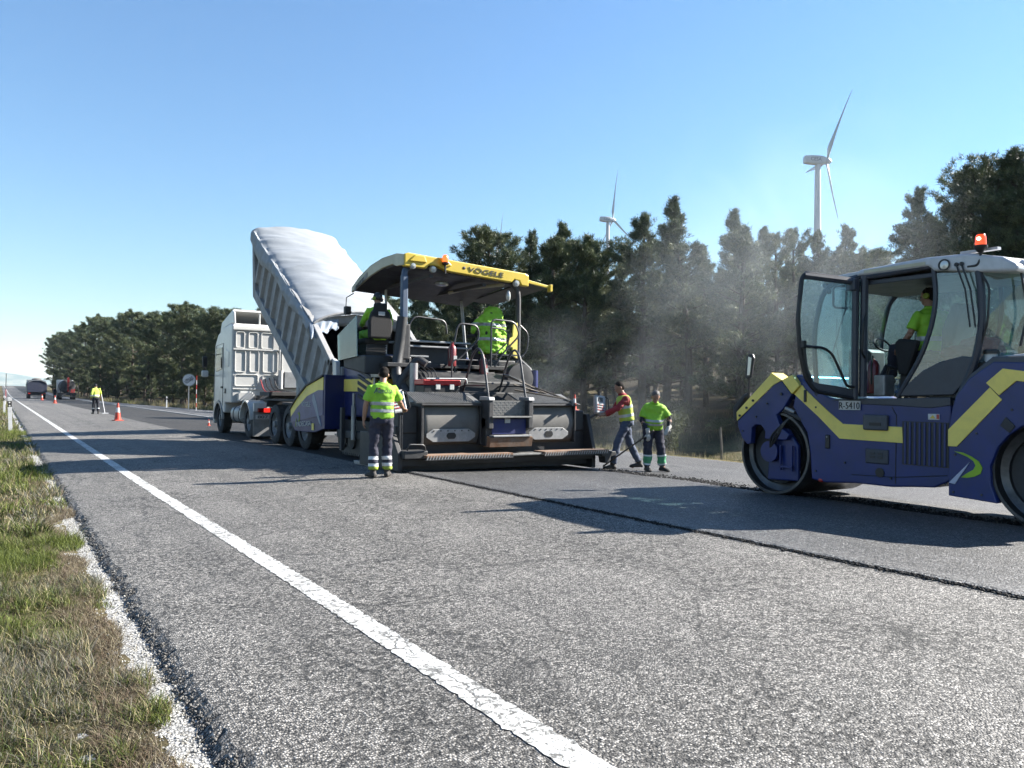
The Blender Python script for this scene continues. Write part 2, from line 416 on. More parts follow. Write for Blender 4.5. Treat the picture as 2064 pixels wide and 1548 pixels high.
w = t.math('MULTIPLY', t.ramp(t.math('ADD', nz, t.math('MULTIPLY', nb, .22)), [(.52, 0.), (.60, 1.)]), crk)
c = t.mix(w, (.10, .097, .09), t.mix(t.ramp(v.outputs['Distance'], [(.4, 0.), (.9, 1.)]), (.50, .50, .485), (.30, .30, .29)))
bs = t.n('ShaderNodeBsdfPrincipled', i_Roughness=.6); t.t.links.new(c, bs.inputs['Base Color'])
t.t.links.new(t.bump(t.math('ADD', t.math('SUBTRACT', 1., v.outputs['Distance']), w), .55, .006), bs.inputs['Normal']); t.out(bs.outputs[0])
def line(x0, x1, y0, y1, jag=.012, mat=m_paint):
    f0 = lambda y: (x0(y) if callable(x0) else x0)+jag*mnoise.noise(Vector((y*19, 1, 1)))+jag*.6*mnoise.noise(Vector((y*61, 1, 1)))
    f1 = lambda y: (x1(y) if callable(x1) else x1)+jag*mnoise.noise(Vector((y*19, 8, 1)))+jag*.6*mnoise.noise(Vector((y*61, 5, 1)))
    return road('edge_line', [f0, f1], mat, y0, y1, .004)
LC = lambda y: 1.845-.05*smoothstep(4, 14, y)
line(lambda y: LC(y)-.077, lambda y: LC(y)+.077, -25, 900, .020)
line(lambda y: redge(y)-1.55, lambda y: redge(y)-1.4, 26, 900, .01)
line(9.98, 10.1, 30, 900, .01)

# pale strip of gravel and old concrete showing between the grass and the asphalt
m_grav = asphalt('pale_gravel', [(0., .3), (.35, .6), (.8, .85), (1., 1.)], 85, .9, .2, (1, .99, .96), .8)
b = MB(); ys = [y for y in YR if y < 70]; xs = [.30, .42, .52, .62, .71, .77]
b.add([(x+(rugged(y*.7, .6) if i < 5 else 0), y, road_z(.75, y)-.052+.008*mnoise.noise(Vector((x*9, y*9, 0)))) for y in ys for i, x in enumerate(xs)],
      [(i*6+j, i*6+j+1, (i+1)*6+j+1, (i+1)*6+j) for i in range(len(ys)-1) for j in range(5)])
struct(b.build('gravel_strip', m_grav))

# loose stones: at the broken edge, along the joint of the new mat, crumbs right of it
def stones(name, pts, size, mat, label):
    """pts (n,3), size (n,)"""
    n = len(pts); base = np.array([(1, 0, 0), (-1, 0, 0), (0, 1, 0), (0, -1, 0), (0, 0, 1), (0, 0, -1)], float)
    tri = np.array([(0, 2, 4), (2, 1, 4), (1, 3, 4), (3, 0, 4), (2, 0, 5), (1, 2, 5), (3, 1, 5), (0, 3, 5)])
    d = rng.normal(size=(n, 6, 3))*.28; v = (base[None]+d)*size[:, None, None]*np.array([1, 1, .75])
    ang = rng.random(n)*6.28; ca, sa = np.cos(ang), np.sin(ang)
    x = v[:, :, 0]*ca[:, None]-v[:, :, 1]*sa[:, None]; y = v[:, :, 0]*sa[:, None]+v[:, :, 1]*ca[:, None]
    v = np.stack([x, y, v[:, :, 2]], 2)+pts[:, None, :]
    f = (tri[None]+(np.arange(n)*6)[:, None, None]).reshape(-1, 3)
    tn = np.repeat(rng.uniform(.45, 1.25, (n, 1)), 6, 0)*np.ones((1, 3))
    o = npmesh(name, v.reshape(-1, 3), f, mat, tn); tag(o, label, name.replace('_', ' '), None, 'stuff'); return o
ms_d = MV('black_stone', (.035, .034, .034)); ms_g = MV('grey_stone', (.24, .23, .215)); ms_p = MV('pale_stone', (.55, .54, .5))
n = 4200; y = 1.6+30*rng.random(n)**2.2; x = np.array([E0(q) for q in y])+rng.normal(0, .017, n)-.012
z = np.array([road_z(.75, q) for q in y])-.025+np.clip((x-.77)*.5, -.03, .028); stones('loose_stones', np.stack([x, y, z], 1), .004+.007*rng.random(n)**2, ms_g, 'grey stones crumbling from the broken edge of the old asphalt')
n = 7000; y = 1.5+22*rng.random(n)**1.7; x = .5+.27*rng.random(n); z = np.array([road_z(.75, q) for q in y])-.05; stones('pale_gravel', np.stack([x, y, z], 1), .004+.007*rng.random(n)**2, ms_p, 'pale gravel lying in the strip beside the grass')
n = 4800; y = -2+14*rng.random(n); sd2 = rng.random(n); x = np.array([JX(q) for q in y])+np.where(sd2 < .6, rng.normal(0, .011, n), rng.normal(-.045, .010, n)); z = np.array([road_z(5.66, q) for q in y])+.012+.006*rng.random(n)
stones('asphalt_crumbs', np.stack([x, y, z], 1), .004+.009*rng.random(n)**1.5, ms_d, 'black crumbs of hot asphalt along the joint with the old lane')
n = 3000; y = 4+8*rng.random(n); x = 9.72+np.abs(rng.normal(0, .26, n))+.10*np.sin(y*2.1); z = np.array([road_z(9.8, q) for q in y])+.006; 
stones('asphalt_crumbs', np.stack([x, y, z-.028*(x-9.8)], 1), .006+.02*rng.random(n)**2.5, ms_d, 'scattered asphalt crumbs right of the fresh mat near the roller')

# grass
def hash_noise(x, y, s): return np.array([mnoise.noise(Vector((a*s, b_*s, .5))) for a, b_ in zip(x, y)])
def blades(name, x, y, z, h, w, lean, tint, mat, label, cat='grass'):
    n = len(x); ang = rng.random(n)*6.28; la = rng.random(n)*6.28
    dx, dy = np.cos(ang)*w, np.sin(ang)*w; lx, ly = np.cos(la)*lean*h, np.sin(la)*lean*h
    B = np.stack([x, y, z], 1); hz = h*np.sqrt(np.clip(1-lean**2*.8, .12, 1))
    v = np.empty((n, 5, 3))
    v[:, 0] = B-np.stack([dx, dy, 0*dx], 1); v[:, 1] = B+np.stack([dx, dy, 0*dx], 1)
    mid = B+np.stack([lx*.35, ly*.35, hz*.6], 1)
    v[:, 2] = mid-np.stack([dx, dy, 0*dx], 1)*.75; v[:, 3] = mid+np.stack([dx, dy, 0*dx], 1)*.75
    v[:, 4] = B+np.stack([lx, ly, hz], 1)
    f = np.array([(0, 1, 3), (0, 3, 2), (2, 3, 4)])[None]+(np.arange(n)*5)[:, None, None]
    o = npmesh(name, v.reshape(-1, 3), f.reshape(-1, 3), mat, np.repeat(tint, 5, 0)); return tag(o, label, cat, None, 'stuff')
def gcol(n, patch):
    green = np.array([.075, .105, .022]); lime = np.array([.19, .23, .045]); straw = np.array([.42, .36, .20]); brown = np.array([.14, .085, .055]); grey = np.array([.22, .21, .17])
    r = rng.random(n)+.06+patch*.42
    c = np.where((r < .13)[:, None], grey, np.where((r < .34)[:, None], straw, np.where((r < .42)[:, None], brown, np.where((r < .80)[:, None], green, lime))))
    return c*rng.uniform(.65, 1.3, (n, 1))
m_gr = MV('grass_blade', (1, 1, 1), trans=.25, rough=.6, spec=.3)
def verge(n, y0, y1, pw, hh, ww, x0=-2.2):
    y = y0+(y1-y0)*rng.random(n)**pw; x = x0+(.80-x0)*rng.random(n)
    # keep off the strip unless the tussocks reach into it
    lim = np.array([.56+.11*mnoise.noise(Vector((0, q*1.1, 4)))+.06*mnoise.noise(Vector((0, q*4, 4)))-.12*smoothstep(6.5, 3.5, abs(q-7)) for q in y])
    gap = np.array([mnoise.noise(Vector((0, q*.75, 7.7))) for q in y]); lim = lim+np.where(gap > .18, .22, 0)
    k = x < lim; x, y = x[k], y[k]
    d = hash_noise(x, y, 1.6); d2 = hash_noise(x, y, 6.5)
    k = (rng.random(len(x)) < np.clip(.72+d*.8+d2*.8, .25, 1)); x, y, d, d2 = x[k], y[k], d[k], d2[k]
    z = np.array([terr(a, b_) for a, b_ in zip(x, y)])
    h = hh*(.35+.9*rng.random(len(x))**1.4)*(1+1.5*np.clip(d2+d*.6, -.45, .8)); lean = np.clip(rng.normal(.72, .28, len(x)), .1, 1.08)
    return x, y, z, h, np.full(len(x), ww), lean, gcol(len(x), hash_noise(x, y, .9)*2)
P1 = verge(200000, 1.7, 9, 1.25, .075, .0018, -.8); P2 = verge(80000, 9, 34, 1.5, .11, .005, -1.6); P3 = verge(26000, 34, 130, 1.3, .16, .014, -4)
args = [np.concatenate([a, b_, c_]) for a, b_, c_ in zip(P1, P2, P3)]
blades('verge_grass', *args, m_gr, 'tufted green and straw coloured grass along the broken road edge')
# flat dead stalks lying across the gravel
n = 2600; x = .2+.52*rng.random(n); y = 2+14*rng.random(n)**1.5; z = np.array([road_z(.75, q) for q in y])-.045
blades('dead_stalks', x, y, z, .05+.08*rng.random(n), np.full(n, .0014), np.full(n, 1.05), np.array([.42, .36, .25])*rng.uniform(.5, 1.1, (n, 1)), m_gr, 'dead grass stalks fallen on the pale gravel')
n = 36000; y = 1.7+13*rng.random(n)**1.5; x = .36+.22*rng.random(n); g_ = np.array([mnoise.noise(Vector((0, q*.9, 11))) for q in y]); x = x+np.clip(g_, -.3, .4)*.5; k = x < .76; x, y = x[k], y[k]
z = np.array([road_z(.75, q) for q in y])-.053
blades('dead_grass_mat', x, y, z, .035+.05*rng.random(len(x)), np.full(len(x), .0016), np.clip(rng.normal(.85, .2, len(x)), .2, 1.08), np.where(rng.random(len(x))[:, None] < .5, np.array([.20, .14, .095]), np.array([.34, .29, .18]))*rng.uniform(.5, 1.2, (len(x), 1)), m_gr, 'brown matted dead grass creeping over the pale gravel strip')
# dry grass on the far verge and in front of the forest
n = 95000; y = -6+150*rng.random(n)**1.5; e = np.array([redge(q) for q in y]); d = rng.random(n)**1.6*20; x = e+.02+d
k = hash_noise(x, y, .5)+.55*rng.random(n) > .02; x, y, d = x[k], y[k], d[k]; z = np.array([terr(a, b_) for a, b_ in zip(x, y)])
far = np.clip(np.hypot(x, y)/30, .8, 4); h = (.10+.26*rng.random(len(x))**2)*np.sqrt(far)
tn = np.where((rng.random(len(x)) < .68+hash_noise(x, y, .2))[:, None], np.array([.36, .31, .17]), np.array([.13, .14, .05]))*rng.uniform(.6, 1.25, (len(x), 1))
blades('dry_grass', x, y, z, h, .0045*far, np.clip(rng.normal(.4, .2, len(x)), .05, .9), tn, m_gr, 'dry straw coloured grass on the far verge below the pines')

# ------------------------------------------------------------------ far hills
m_hill = bpy.data.materials.new('far_hill'); t = NT(m_hill); p = t.n('ShaderNodeNewGeometry').outputs['Position']
c = t.mix(t.ramp(t.noise(p, .004, 8, .65), [(.42, 0.), (.6, 1.)]), (.05, .075, .05), (.17, .16, .11))
bs = t.n('ShaderNodeBsdfPrincipled', i_Roughness=1.); bs.inputs['Specular IOR Level'].default_value = 0.
t.t.links.new(c, bs.inputs['Base Color']); t.out(bs.outputs[0])
def ridge(x0, x1, y0, dep, prof, seed, name):
    b = MB(); nu, nv = 90, 14
    def f(u, v_):
        X = x0+(x1-x0)*u; Y = y0+dep*v_; s = math.sin(PI*min(1, v_*1.0))
        return (X, Y, -60+(60+prof(X)*(1+.22*mnoise.fractal(Vector((X*.0016, Y*.0016, seed)), .9, 2.1, 5)))*s**.8)
    b.grid(nu, nv, f); return struct(b.build(name, m_hill, smooth=True))
ridge(-6000, 2600, 8200, 2600, lambda X: 95*smoothstep(800, 50, X)+70+40*math.exp(-((X+1500)/900)**2), 3, 'far_hills')
ridge(-5000, 3500, 5600, 1200, lambda X: 4+16*mnoise.noise(Vector((X*.001, 0, 5))), 8, 'far_hills')
# ------------------------------------------------------------------ pines
m_bark = M('pine_bark', (.085, .062, .048), .95, dirt=.6, dirtcol=(.20, .185, .165), scale=3, bump=.8, bscale=25, spec=.1)
m_need = MV('pine_needles', (1, 1, 1), rough=.55, spec=.3, trans=.12)
def make_pine(seed, H, cb, prof, rmax, whorl=.42, nb=6, bare=True):
    """H height, cb fraction where the crown starts, prof(s) radius profile over the crown; returns trunk and crown meshes"""
    r = np.random.default_rng(seed); b = MB()
    px, py = r.normal(0, .12, 2)
    tp = lambda z: np.array([px*math.sin(z*.35)+.03*z*px*2, py*math.sin(z*.3+1), z])
    tr = lambda z: .175*(1-z/H)**.75+.02
    b.tube([tp(z) for z in np.linspace(-.6, H-.25, 12)], [tr(max(0, z))*(1.25 if z < .1 else 1) for z in np.linspace(-.6, H-.25, 12)], 8)
    tufts = []; z = H*cb*.45 if bare else H*cb
    while z < H-.15:
        s = (z-H*cb)/(H*(1-cb)); dead = s < 0
        for k in range(int(r.integers(3, nb+1)) if not dead else int(r.integers(1, 4))):
            az = r.random()*2*PI; L = (prof(s)*rmax*r.uniform(.42, 1.15) if not dead else r.uniform(.5, 1.9))
            up = (.10+.75*max(0, s)**1.5)*r.uniform(.6, 1.4)-(.15 if dead else 0)
            o = tp(z+r.uniform(-.15, .15)); dr = np.array([math.cos(az), math.sin(az), 0])
            if not dead and L > .35: up = min(up, (H-.35-o[2])/L-.22)
            pt = lambda q: o+dr*L*q*(1-.12*q)+np.array([0, 0, L*(up*q+(.22 if not dead else -.1)*q*q)])
            if L > .35: b.tube([pt(0), pt(.35), pt(.7), pt(1.)], [.018+.011*L, .014+.006*L, .010+.003*L, .006], 4, cap=False)
            if dead:
                for _ in range(2):
                    q = r.uniform(.3, .9); e = pt(q); dd = r.normal(0, 1, 3)*[1, 1, .4]; b.tube([e, e+dd*.22, e+dd*.42], [.009, .006, .003], 3, cap=False)
                if r.random() < .8: continue
            nt_ = int(6+L*13)
            for i in range(nt_):
                q = .30+.76*r.random()**.65; side = np.array([-dr[1], dr[0], 0])*r.normal(0, .24)*L*(1.15-q*.6)
                c = pt(min(q, 1.03))+side+np.array([0, 0, r.uniform(-.05, .16)])
                tufts.append((c, .6*dr+side*.5+np.array([0, 0, .75])))
        z += whorl*r.uniform(.7, 1.3)*(1-.35*max(0, s))
    for _ in range(26): tufts.append((tp(H-.62)+r.normal(0, .15, 3)*[1, 1, 1.5], np.array([0, 0, 1.])))
    C = np.array([c for c, _ in tufts]); D = np.array([d for _, d in tufts]); D /= np.linalg.norm(D, axis=1)[:, None]
    nt_, m = len(C), 30
    dirs = r.normal(0, .62, (nt_, m, 3))+D[:, None]*.8; dirs /= np.linalg.norm(dirs, axis=2)[:, :, None]
    ln = r.uniform(.11, .24, (nt_, m, 1)); st = C[:, None]+r.normal(0, .065, (nt_, m, 3)); en = st+dirs*ln
    sd_ = np.cross(dirs, r.normal(size=(nt_, m, 3))); sd_ /= np.linalg.norm(sd_, axis=2)[:, :, None]; w = .014
    V = np.stack([st-sd_*w, st+sd_*w, en], 2).reshape(-1, 3); F = np.arange(len(V)).reshape(-1, 3)
    tone = r.uniform(.6, 1.35, nt_)[:, None]*np.where(r.random(nt_)[:, None] < .35, np.array([[.19, .215, .10]]), np.array([[.09, .125, .062]]))
    tint = np.repeat(tone, m*3, 0)
    return b, V, F, tint
round_top = lambda s: max(.05, math.sin(PI*min(1, max(0, .16+.83*s)))**.8)
cone_top = lambda s: max(.03, (1-s)**1.0)*(.35+.65*min(1, s*5+.4))
mid_top = lambda s: max(.04, (1-s)**.75)*(.45+.55*min(1, s*4+.3))*(.85+.3*math.sin(s*23))
loose = lambda s: max(.06, (1-s*.9)**.6)*(.6+.4*math.sin(s*17+1))
SPEC = [(11, 11.5, .26, mid_top, 2.9, .50, 7), (12, 11.0, .28, round_top, 2.5, .48, 8), (13, 11.6, .30, cone_top, 2.6, .50, 7),
        (14, 10.5, .32, round_top, 2.9, .50, 8), (15, 12.0, .36, loose, 2.7, .58, 6), (16, 9.0, .12, mid_top, 2.8, .48, 7)]
PROTO = []
def tree_prototypes():
    for i, (sd_, H, cb, pf, rm, wh, nb) in enumerate(SPEC):
        b, V, F, tn = make_pine(sd_, H, cb, pf, rm, wh, nb)
        root = thing('pine_tree', None, 'tree', (0, 0, 0), 'pines of the roadside forest', local=True)
        b.build('trunk', m_bark, root, smooth=True); npmesh('crown', V, F, m_need, tn, root)
        PROTO.append((root, H))
tree_prototypes()
FIRST = set()
def plant(k, x, y, top, label, rz=None, sx=1.):
    root, H = PROTO[k]; z = terr(x, y)-.1; s = (top-z)/H
    t_ = root if k not in FIRST else copy_tree(root); FIRST.add(k)
    t_.location = (x, y, z); t_.scale = (s*sx, s*sx, s); t_.rotation_euler = (0, 0, random.random()*6.28 if rz is None else rz)
    t_['label'] = label; return t_
# skyline trees, each with what sets it apart: x, y, top, prototype, label, widening
SKY = [
 (24.2, 40.3, 11.1, 1, 'round dark pine just beyond the yellow paver roof', 1.15), (27.9, 41.5, 11.5, 0, 'pine with a split narrow top right of the round pine', .8),
 (28.2, 38.9, 11.9, 2, 'broad pine left of the more distant wind turbine', 1.), (27.3, 34.8, 9.9, 5, 'low pine in front of the more distant wind turbine', 1.), (36.1, 42.2, 11.8, 2, 'far pine right of the distant turbine tower', 1.),
 (30.6, 33.8, 11.6, 0, 'wide pointed pine between the small turbine and the tall pine', 1.2), (30.2, 30.5, 12.0, 2, 'tall dense pine rising above its neighbours behind the workers', 1.15), (38.8, 36.9, 11.1, 0, 'low pine in the gap right of the tall dense pine', 1.1),
 (31.3, 27.4, 10.9, 2, 'slim pine with a pointed spire left of the steam', 1.1), (38.6, 32.2, 11.7, 2, 'narrow pine behind the spire pine', 1.), (30.4, 24.4, 9.0, 4, 'loose airy pine standing in the steam', 1.), (35.3, 27.2, 10.3, 4, 'loose pine in front of the nearer wind turbine tower', 1.),
 (43.3, 31.5, 11.8, 0, 'pine right of the nearer turbine tower foot', 1.), (40.3, 27.6, 11.0, 0, 'pointed pine above the open door of the roller', 1.), (48.1, 30.9, 11.2, 3, 'low round pine behind the roller cab door', 1.),
 (38.8, 22.6, 11.9, 0, 'tall pointed pine above the roller cab roof', 1.), (49.6, 27.5, 12.8, 0, 'pine left of the high dark pines at the right edge', 1.), (48.9, 25.6, 14.1, 0, 'high pine left of the orange beacon', 1.1), (43.9, 21.7, 13.7, 3, 'broad dark pine directly behind the orange beacon', 1.1),
 (40.9, 18.8, 13.3, 0, 'highest dark pine at the right edge of the picture', 1.2), (42.3, 17.4, 13.7, 3, 'dark pine cut by the right edge of the picture', 1.1), (29.6, 52.3, 10.2, 1, 'pine peeping out left of the yellow paver roof', 1.)]
for x, y, top, k, lab, sx in SKY: plant(k, x, y, top, lab, sx=sx)
SKY2 = [(29.6, 39.0, 10.9, 3, 'rounded pine hiding the foot of the more distant turbine'), (25.9, 36.2, 9.9, 5, 'bushy pine left of the more distant turbine foot'), (32.4, 33.6, 10.3, 5, 'bushy pine between the distant turbine and the tall dense pine'), (27.6, 24.0, 8.6, 5, 'bushy pine right of the stocky man, half lost in steam')]
for x, y, top, k, lab in SKY2: plant(k, x, y, top, lab, sx=1.15)
ROW = [(16.6, 335, 20.5, 1), (17.0, 312, 20.3, 1), (17.6, 270, 18.8, 3), (18.6, 235, 18.6, 1), (18.6, 200, 18.0, 1), (19.8, 177.7, 15.9, 3), (19.5, 154.0, 15.3, 1), (20.5, 141.5, 13.9, 1), (21.1, 129.2, 13.4, 3),
       (20.2, 110.7, 12.8, 1), (22.0, 107.2, 11.5, 1), (21.8, 95.5, 11.1, 3), (23.2, 92.2, 10.1, 1), (21.9, 81.1, 9.5, 5), (23.5, 80.0, 8.9, 1), (23.6, 74.0, 8.6, 5), (25.0, 69.6, 9.1, 1), (25.0, 62.4, 8.9, 5), (25.4, 57.4, 8.8, 1), (26.5, 54.3, 8.8, 5), (26.0, 48.7, 8.8, 1)]
occ = [(x, y) for x, y, *_ in SKY+SKY2]
ROWL = {0: 'last pine of the forest edge, farthest up the road behind the tank lorry', 1: 'second last pine of the far forest edge, above the dark lorry', 4: 'pine of the forest edge rising behind the lone worker', 7: 'pine of the forest edge between the lone worker and the round sign',
        9: 'pine standing just left of the round road sign', 10: 'pine standing just behind the round road sign', 11: 'pine behind the mirror of the white truck cab', 13: 'pine just above the roof of the white truck cab', 20: 'pine seen under the yellow canopy of the paver'}
for i, (x, y, top, k) in enumerate(ROW): plant(k, x, y, top, ROWL.get(i, 'dark pine in the forest edge left of the white truck'), sx=1.15); occ.append((x, y))
for Y in list(range(52, 120, 9))+list(range(120, 330, 16)):
    X = 19.6-3.6*smoothstep(120, 300, Y)+3.4*smoothstep(90, 55, Y)+random.uniform(-.5, .8); plant(5, X, Y, terr(X, Y)+random.uniform(4.2, 6.2)+1.5*smoothstep(120, 260, Y), 'low bushy young pine filling the forest edge left of the truck', sx=1.25); occ.append((X, Y))
def front(Y): return 27.5-7*smoothstep(45, 100, Y)-3*smoothstep(120, 260, Y)
r3 = random.Random(5); cnt = 0
for _ in range(9000):
    Y = 9+351*r3.random()**1.35; X = front(Y)+1.5+r3.random()**1.2*(26+Y*.05)
    if X/max(Y, 1) > 2.6 or cnt > 285: continue
    dmin = 2.5+Y*.010
    if any((X-a)**2+(Y-b_)**2 < dmin*dmin for a, b_ in occ): continue
    # keep the inner trees below the skyline ones
    hgt = r3.uniform(7.4, 9.4)+4.0*smoothstep(85, 200, Y)+1.2*smoothstep(25, 12, Y)
    D = Y*.84+X*.542; yy = 1.29+ (hgt if Y < 85 else hgt)
    g0 = terr(X, Y); top = min(g0+hgt, 1.29+D*(.165+.025*r3.random() if Y < 48 else .125+.02*r3.random() if Y < 90 else .10+.02*r3.random())) if Y < 200 else g0+hgt
    if top < g0+5: continue
    occ.append((X, Y)); cnt += 1
    plant(r3.choice([0, 5, 3, 5, 5, 5]), X, Y, top, 'dark pine inside the forest, hidden among others')
# a few saplings and low shrubs at the forest foot
m_leafd = MV('shrub_leaf', (1, 1, 1), trans=.15)
def shrub(seed, h, w, col, label, x, y, first=None):
    r = np.random.default_rng(seed); n = 2600
    root = thing('shrub', label, 'shrub', (0, 0, 0), 'shrubs at the foot of the forest', local=True)
    b = MB(); ends = []
    for k in range(9):
        a_ = r.random()*6.28; e = np.array([math.cos(a_)*w*.5*r.random(), math.sin(a_)*w*.5*r.random(), h*r.uniform(.6, 1)])
        b.tube([(0, 0, -.1), tuple(e*[.4, .4, .5]), tuple(e)], [.02, .012, .005], 4, cap=False); ends.append(e)
    b.build('stems', m_bark, root)
    E_ = np.array(ends)[r.integers(0, 9, n)]*r.uniform(.35, 1.05, (n, 1)); c = E_+r.normal(0, .12, (n, 3))*[w, w, h*.6]; c[:, 2] = np.abs(c[:, 2])
    d = r.normal(size=(n, 3)); d /= np.linalg.norm(d, axis=1)[:, None]; s_ = np.cross(d, r.normal(size=(n, 3))); s_ /= np.linalg.norm(s_, axis=1)[:, None]
    V = np.stack([c-s_*.018, c+s_*.018, c+d*.11], 1).reshape(-1, 3)
    npmesh('foliage', V, np.arange(len(V)).reshape(-1, 3), m_leafd, np.repeat(np.array(col)*r.uniform(.6, 1.3, (n, 1)), 3, 0), root)
    return root
sh0 = shrub(1, 1.1, 1.1, (.10, .115, .05), 'low grey green shrub among the dry grass under the pines', 0, 0)
sh1 = shrub(2, .8, 1.3, (.20, .17, .09), 'dry brown shrub in the grass under the pines', 0, 0)
u = [0, 0]
for i in range(46):
    k = i % 2; src = (sh0, sh1)[k]
    Y = 12+60*r3.random()**1.2; X = redge(Y)+2.6+12*r3.random()
    o = src if not u[k] else copy_tree(src); u[k] = 1
    s = r3.uniform(.6, 1.35); o.location = (X, Y, terr(X, Y)-.03); o.scale = (s, s, s*r3.uniform(.7, 1.1)); o.rotation_euler = (0, 0, r3.random()*6.28)
    o['label'] = ('low grey green shrub among the dry grass under the pines', 'dry brown shrub in the grass under the pines')[k]

# ------------------------------------------------------------------ wind turbines
m_turb = M('turbine_white', (.72, .74, .76), .45, var=.03, scale=.1)
m_turbt = M('turbine_lettering', (.12, .14, .22), .6)
rt_, up_, fw_ = Vector((.8402, -.5421, 0)).normalized(), Vector((0, 0, 1)), Vector((.5421, .8402, 0)).normalized()
def turbine(hub, axis_c, phases, L, label, s=1., let=True):
    """axis_c: rotor axis in (right, up, away) terms; phases: blade angles from straight up, degrees"""
    hub = Vector(hub); ax = (rt_*axis_c[0]+up_*axis_c[1]+fw_*axis_c[2]).normalized(); ax_h = Vector((ax.x, ax.y, 0)).normalized()
    base = hub-ax_h*3.7*s; gz_ = terr(base.x, base.y)-1
    T = thing('wind_turbine', label, 'wind turbine', (base.x, base.y, gz_), 'wind turbines beyond the forest')
    MB().tube([(base.x, base.y, gz_+h*(hub.z-1.4*s-gz_)) for h in (0, .25, .5, .75, 1)], [2.1*s, 1.85*s, 1.6*s, 1.35*s, 1.15*s], 32).build('tower', m_turb, T, smooth=True)
    u = up_-ax*ax.z; u.normalize(); w = ax.cross(u)
    n = MB(); rings = [(-9.4, 1.25, 1.35), (-9.2, 1.5, 1.6), (-6.5, 1.75, 1.85), (-3, 1.8, 1.9), (-.9, 1.45, 1.5)]; k = 16; vs = []
    for d, a_, c_ in rings:
        for i in range(k):
            q = 2*PI*i/k; ca, sa = math.cos(q), math.sin(q); f_ = (abs(ca)**5+abs(sa)**5)**(-1/5)
            vs.append(hub+ax*d*s+w*ca*f_*a_*s+u*sa*f_*c_*s)
    fs = [(i*k+j, i*k+(j+1) % k, (i+1)*k+(j+1) % k, (i+1)*k+j) for i in range(len(rings)-1) for j in range(k)]+[tuple(range(k)), tuple((len(rings)-1)*k+j for j in range(k))]
    n.add(vs, fs); n.build('nacelle', m_turb, T, smooth=True)
    MB().lathe([(1.35*s, -.9*s), (1.5*s, -.2*s), (1.35*s, .8*s), (.9*s, 1.6*s), (.3*s, 2.1*s), (0, 2.2*s)], hub, ax, 20).build('hub', m_turb, T, smooth=True)
    for ph in phases:
        d = (u*math.cos(R(ph))+w*math.sin(R(ph))).normalized(); c = ax.cross(d).normalized()
        sec = [(0, 1.1, 1.1, 0), (.06, 1.0, 1.0, 0), (.16, 2.5, .75, 20), (.22, 2.7, .6, 17), (.4, 2.0, .38, 9), (.6, 1.4, .24, 5), (.8, .95, .15, 2), (.95, .5, .08, 0), (1., .08, .03, 0)]
        vs = []; k = 10
        for q, ch, th, tw in sec:
            o = hub+d*(q*L)+ax*(1.8*q*q*s if q > .1 else 0)
            cc_ = c*math.cos(R(tw))+ax*math.sin(R(tw)); tt = ax*math.cos(R(tw))-c*math.sin(R(tw))
            for j in range(k):
                g_ = 2*PI*j/k; vs.append(o+cc_*(math.cos(g_)*ch*.5-(.25*ch if q > .1 else 0))*s+tt*math.sin(g_)*th*.5*s)
        fs = [(i*k+j, i*k+(j+1) % k, (i+1)*k+(j+1) % k, (i+1)*k+j) for i in range(len(sec)-1) for j in range(k)]+[tuple((len(sec)-1)*k+j for j in range(k))]
        MB().add(vs, fs).build('blade', m_turb, T, smooth=True)
    if let:
        sgn = 1 if w.dot(Vector(-hub)) > 0 else -1
        o = hub-ax*7.2*s+w*1.9*s*sgn-u*.7*s
        text('CESA', 1.5*s, o, ax, u, m_turbt, T, w=4.4*s)
    return T
turbine((287.2, 205.9, 100.4), (1., -.055, 0.), (37, 157, 277), 29.5, 'nearer white wind turbine with one blade raised up to the right')
turbine((348.5, 416., 121.5), (.964, -.03, .25), (2, 122, 242), 35, 'more distant white wind turbine with one blade straight up')
turbine((420.8, 677.4, 152), (.93, -.03, .36), (0, 120, 240), 35, 'farthest turbine, only a thin blade tip above the pines', let=False)

# ------------------------------------------------------------------ roadside furniture
m_wpl = M('white_plastic', (.80, .81, .82), .4, dirt=.25, scale=9); m_blk = M('black_plastic', (.012, .012, .014), .45)
m_red = M('red_film', (.55, .03, .025), .4); m_galv = M('galvanised_steel', (.42, .44, .46), .38, .7, dirt=.2)
m_refl = M('reflector', (.85, .85, .82), .15, .2)
def delineator(x, y, label, rz=0, h=1.08, lean=(0, 0)):
    z = terr(x, y)-.03
    T = thing('delineator_post', label, 'marker post', (x, y, z), 'white marker posts along the road', rz, local=True)
    T.rotation_euler = (lean[0], lean[1], rz)
    MB().prism([(-.06, -.03), (.06, -.03), (.045, .03), (-.045, .03)], 'z', -.1, h-.32).build('post', m_wpl, T, bevel=.006)
    MB().prism([(-.062, -.032), (.062, -.032), (.047, .032), (-.047, .032)], 'z', h-.32, h-.12).build('black_band', m_blk, T, bevel=.004)
    MB().prism([(-.06, h-.12), (.06, h-.12), (.06, h-.03), (-.02, h+.02), (-.06, h)], 'y', -.03, .03).build('cap', m_wpl, T, bevel=.006)
    for q in (h-.165, h-.275): MB().cyl((0, -.033, q), (0, -.040, q), .028, 16).build('reflector', m_refl, T)
    return T
def snow_pole(x, y, h, label, cols, lean=(0, 0)):
    z = terr(x, y)-.05; T = thing('snow_pole', label, 'marker pole', (x, y, z), 'striped marker poles', local=True); T.rotation_euler = (lean[0], lean[1], 0)
    n = len(cols)
    for i, c in enumerate(cols): MB().cyl((0, 0, h*i/n), (0, 0, h*(i+1)/n), .026, 10).build('stripe', c, T)
    return T
delineator(.33, 31.9, 'nearest white marker post with black band, leaning left on the grass', lean=(0, R(-2.5)), h=1.2)
delineator(.25, 58, 'second white marker post behind the leaning one at the left edge')
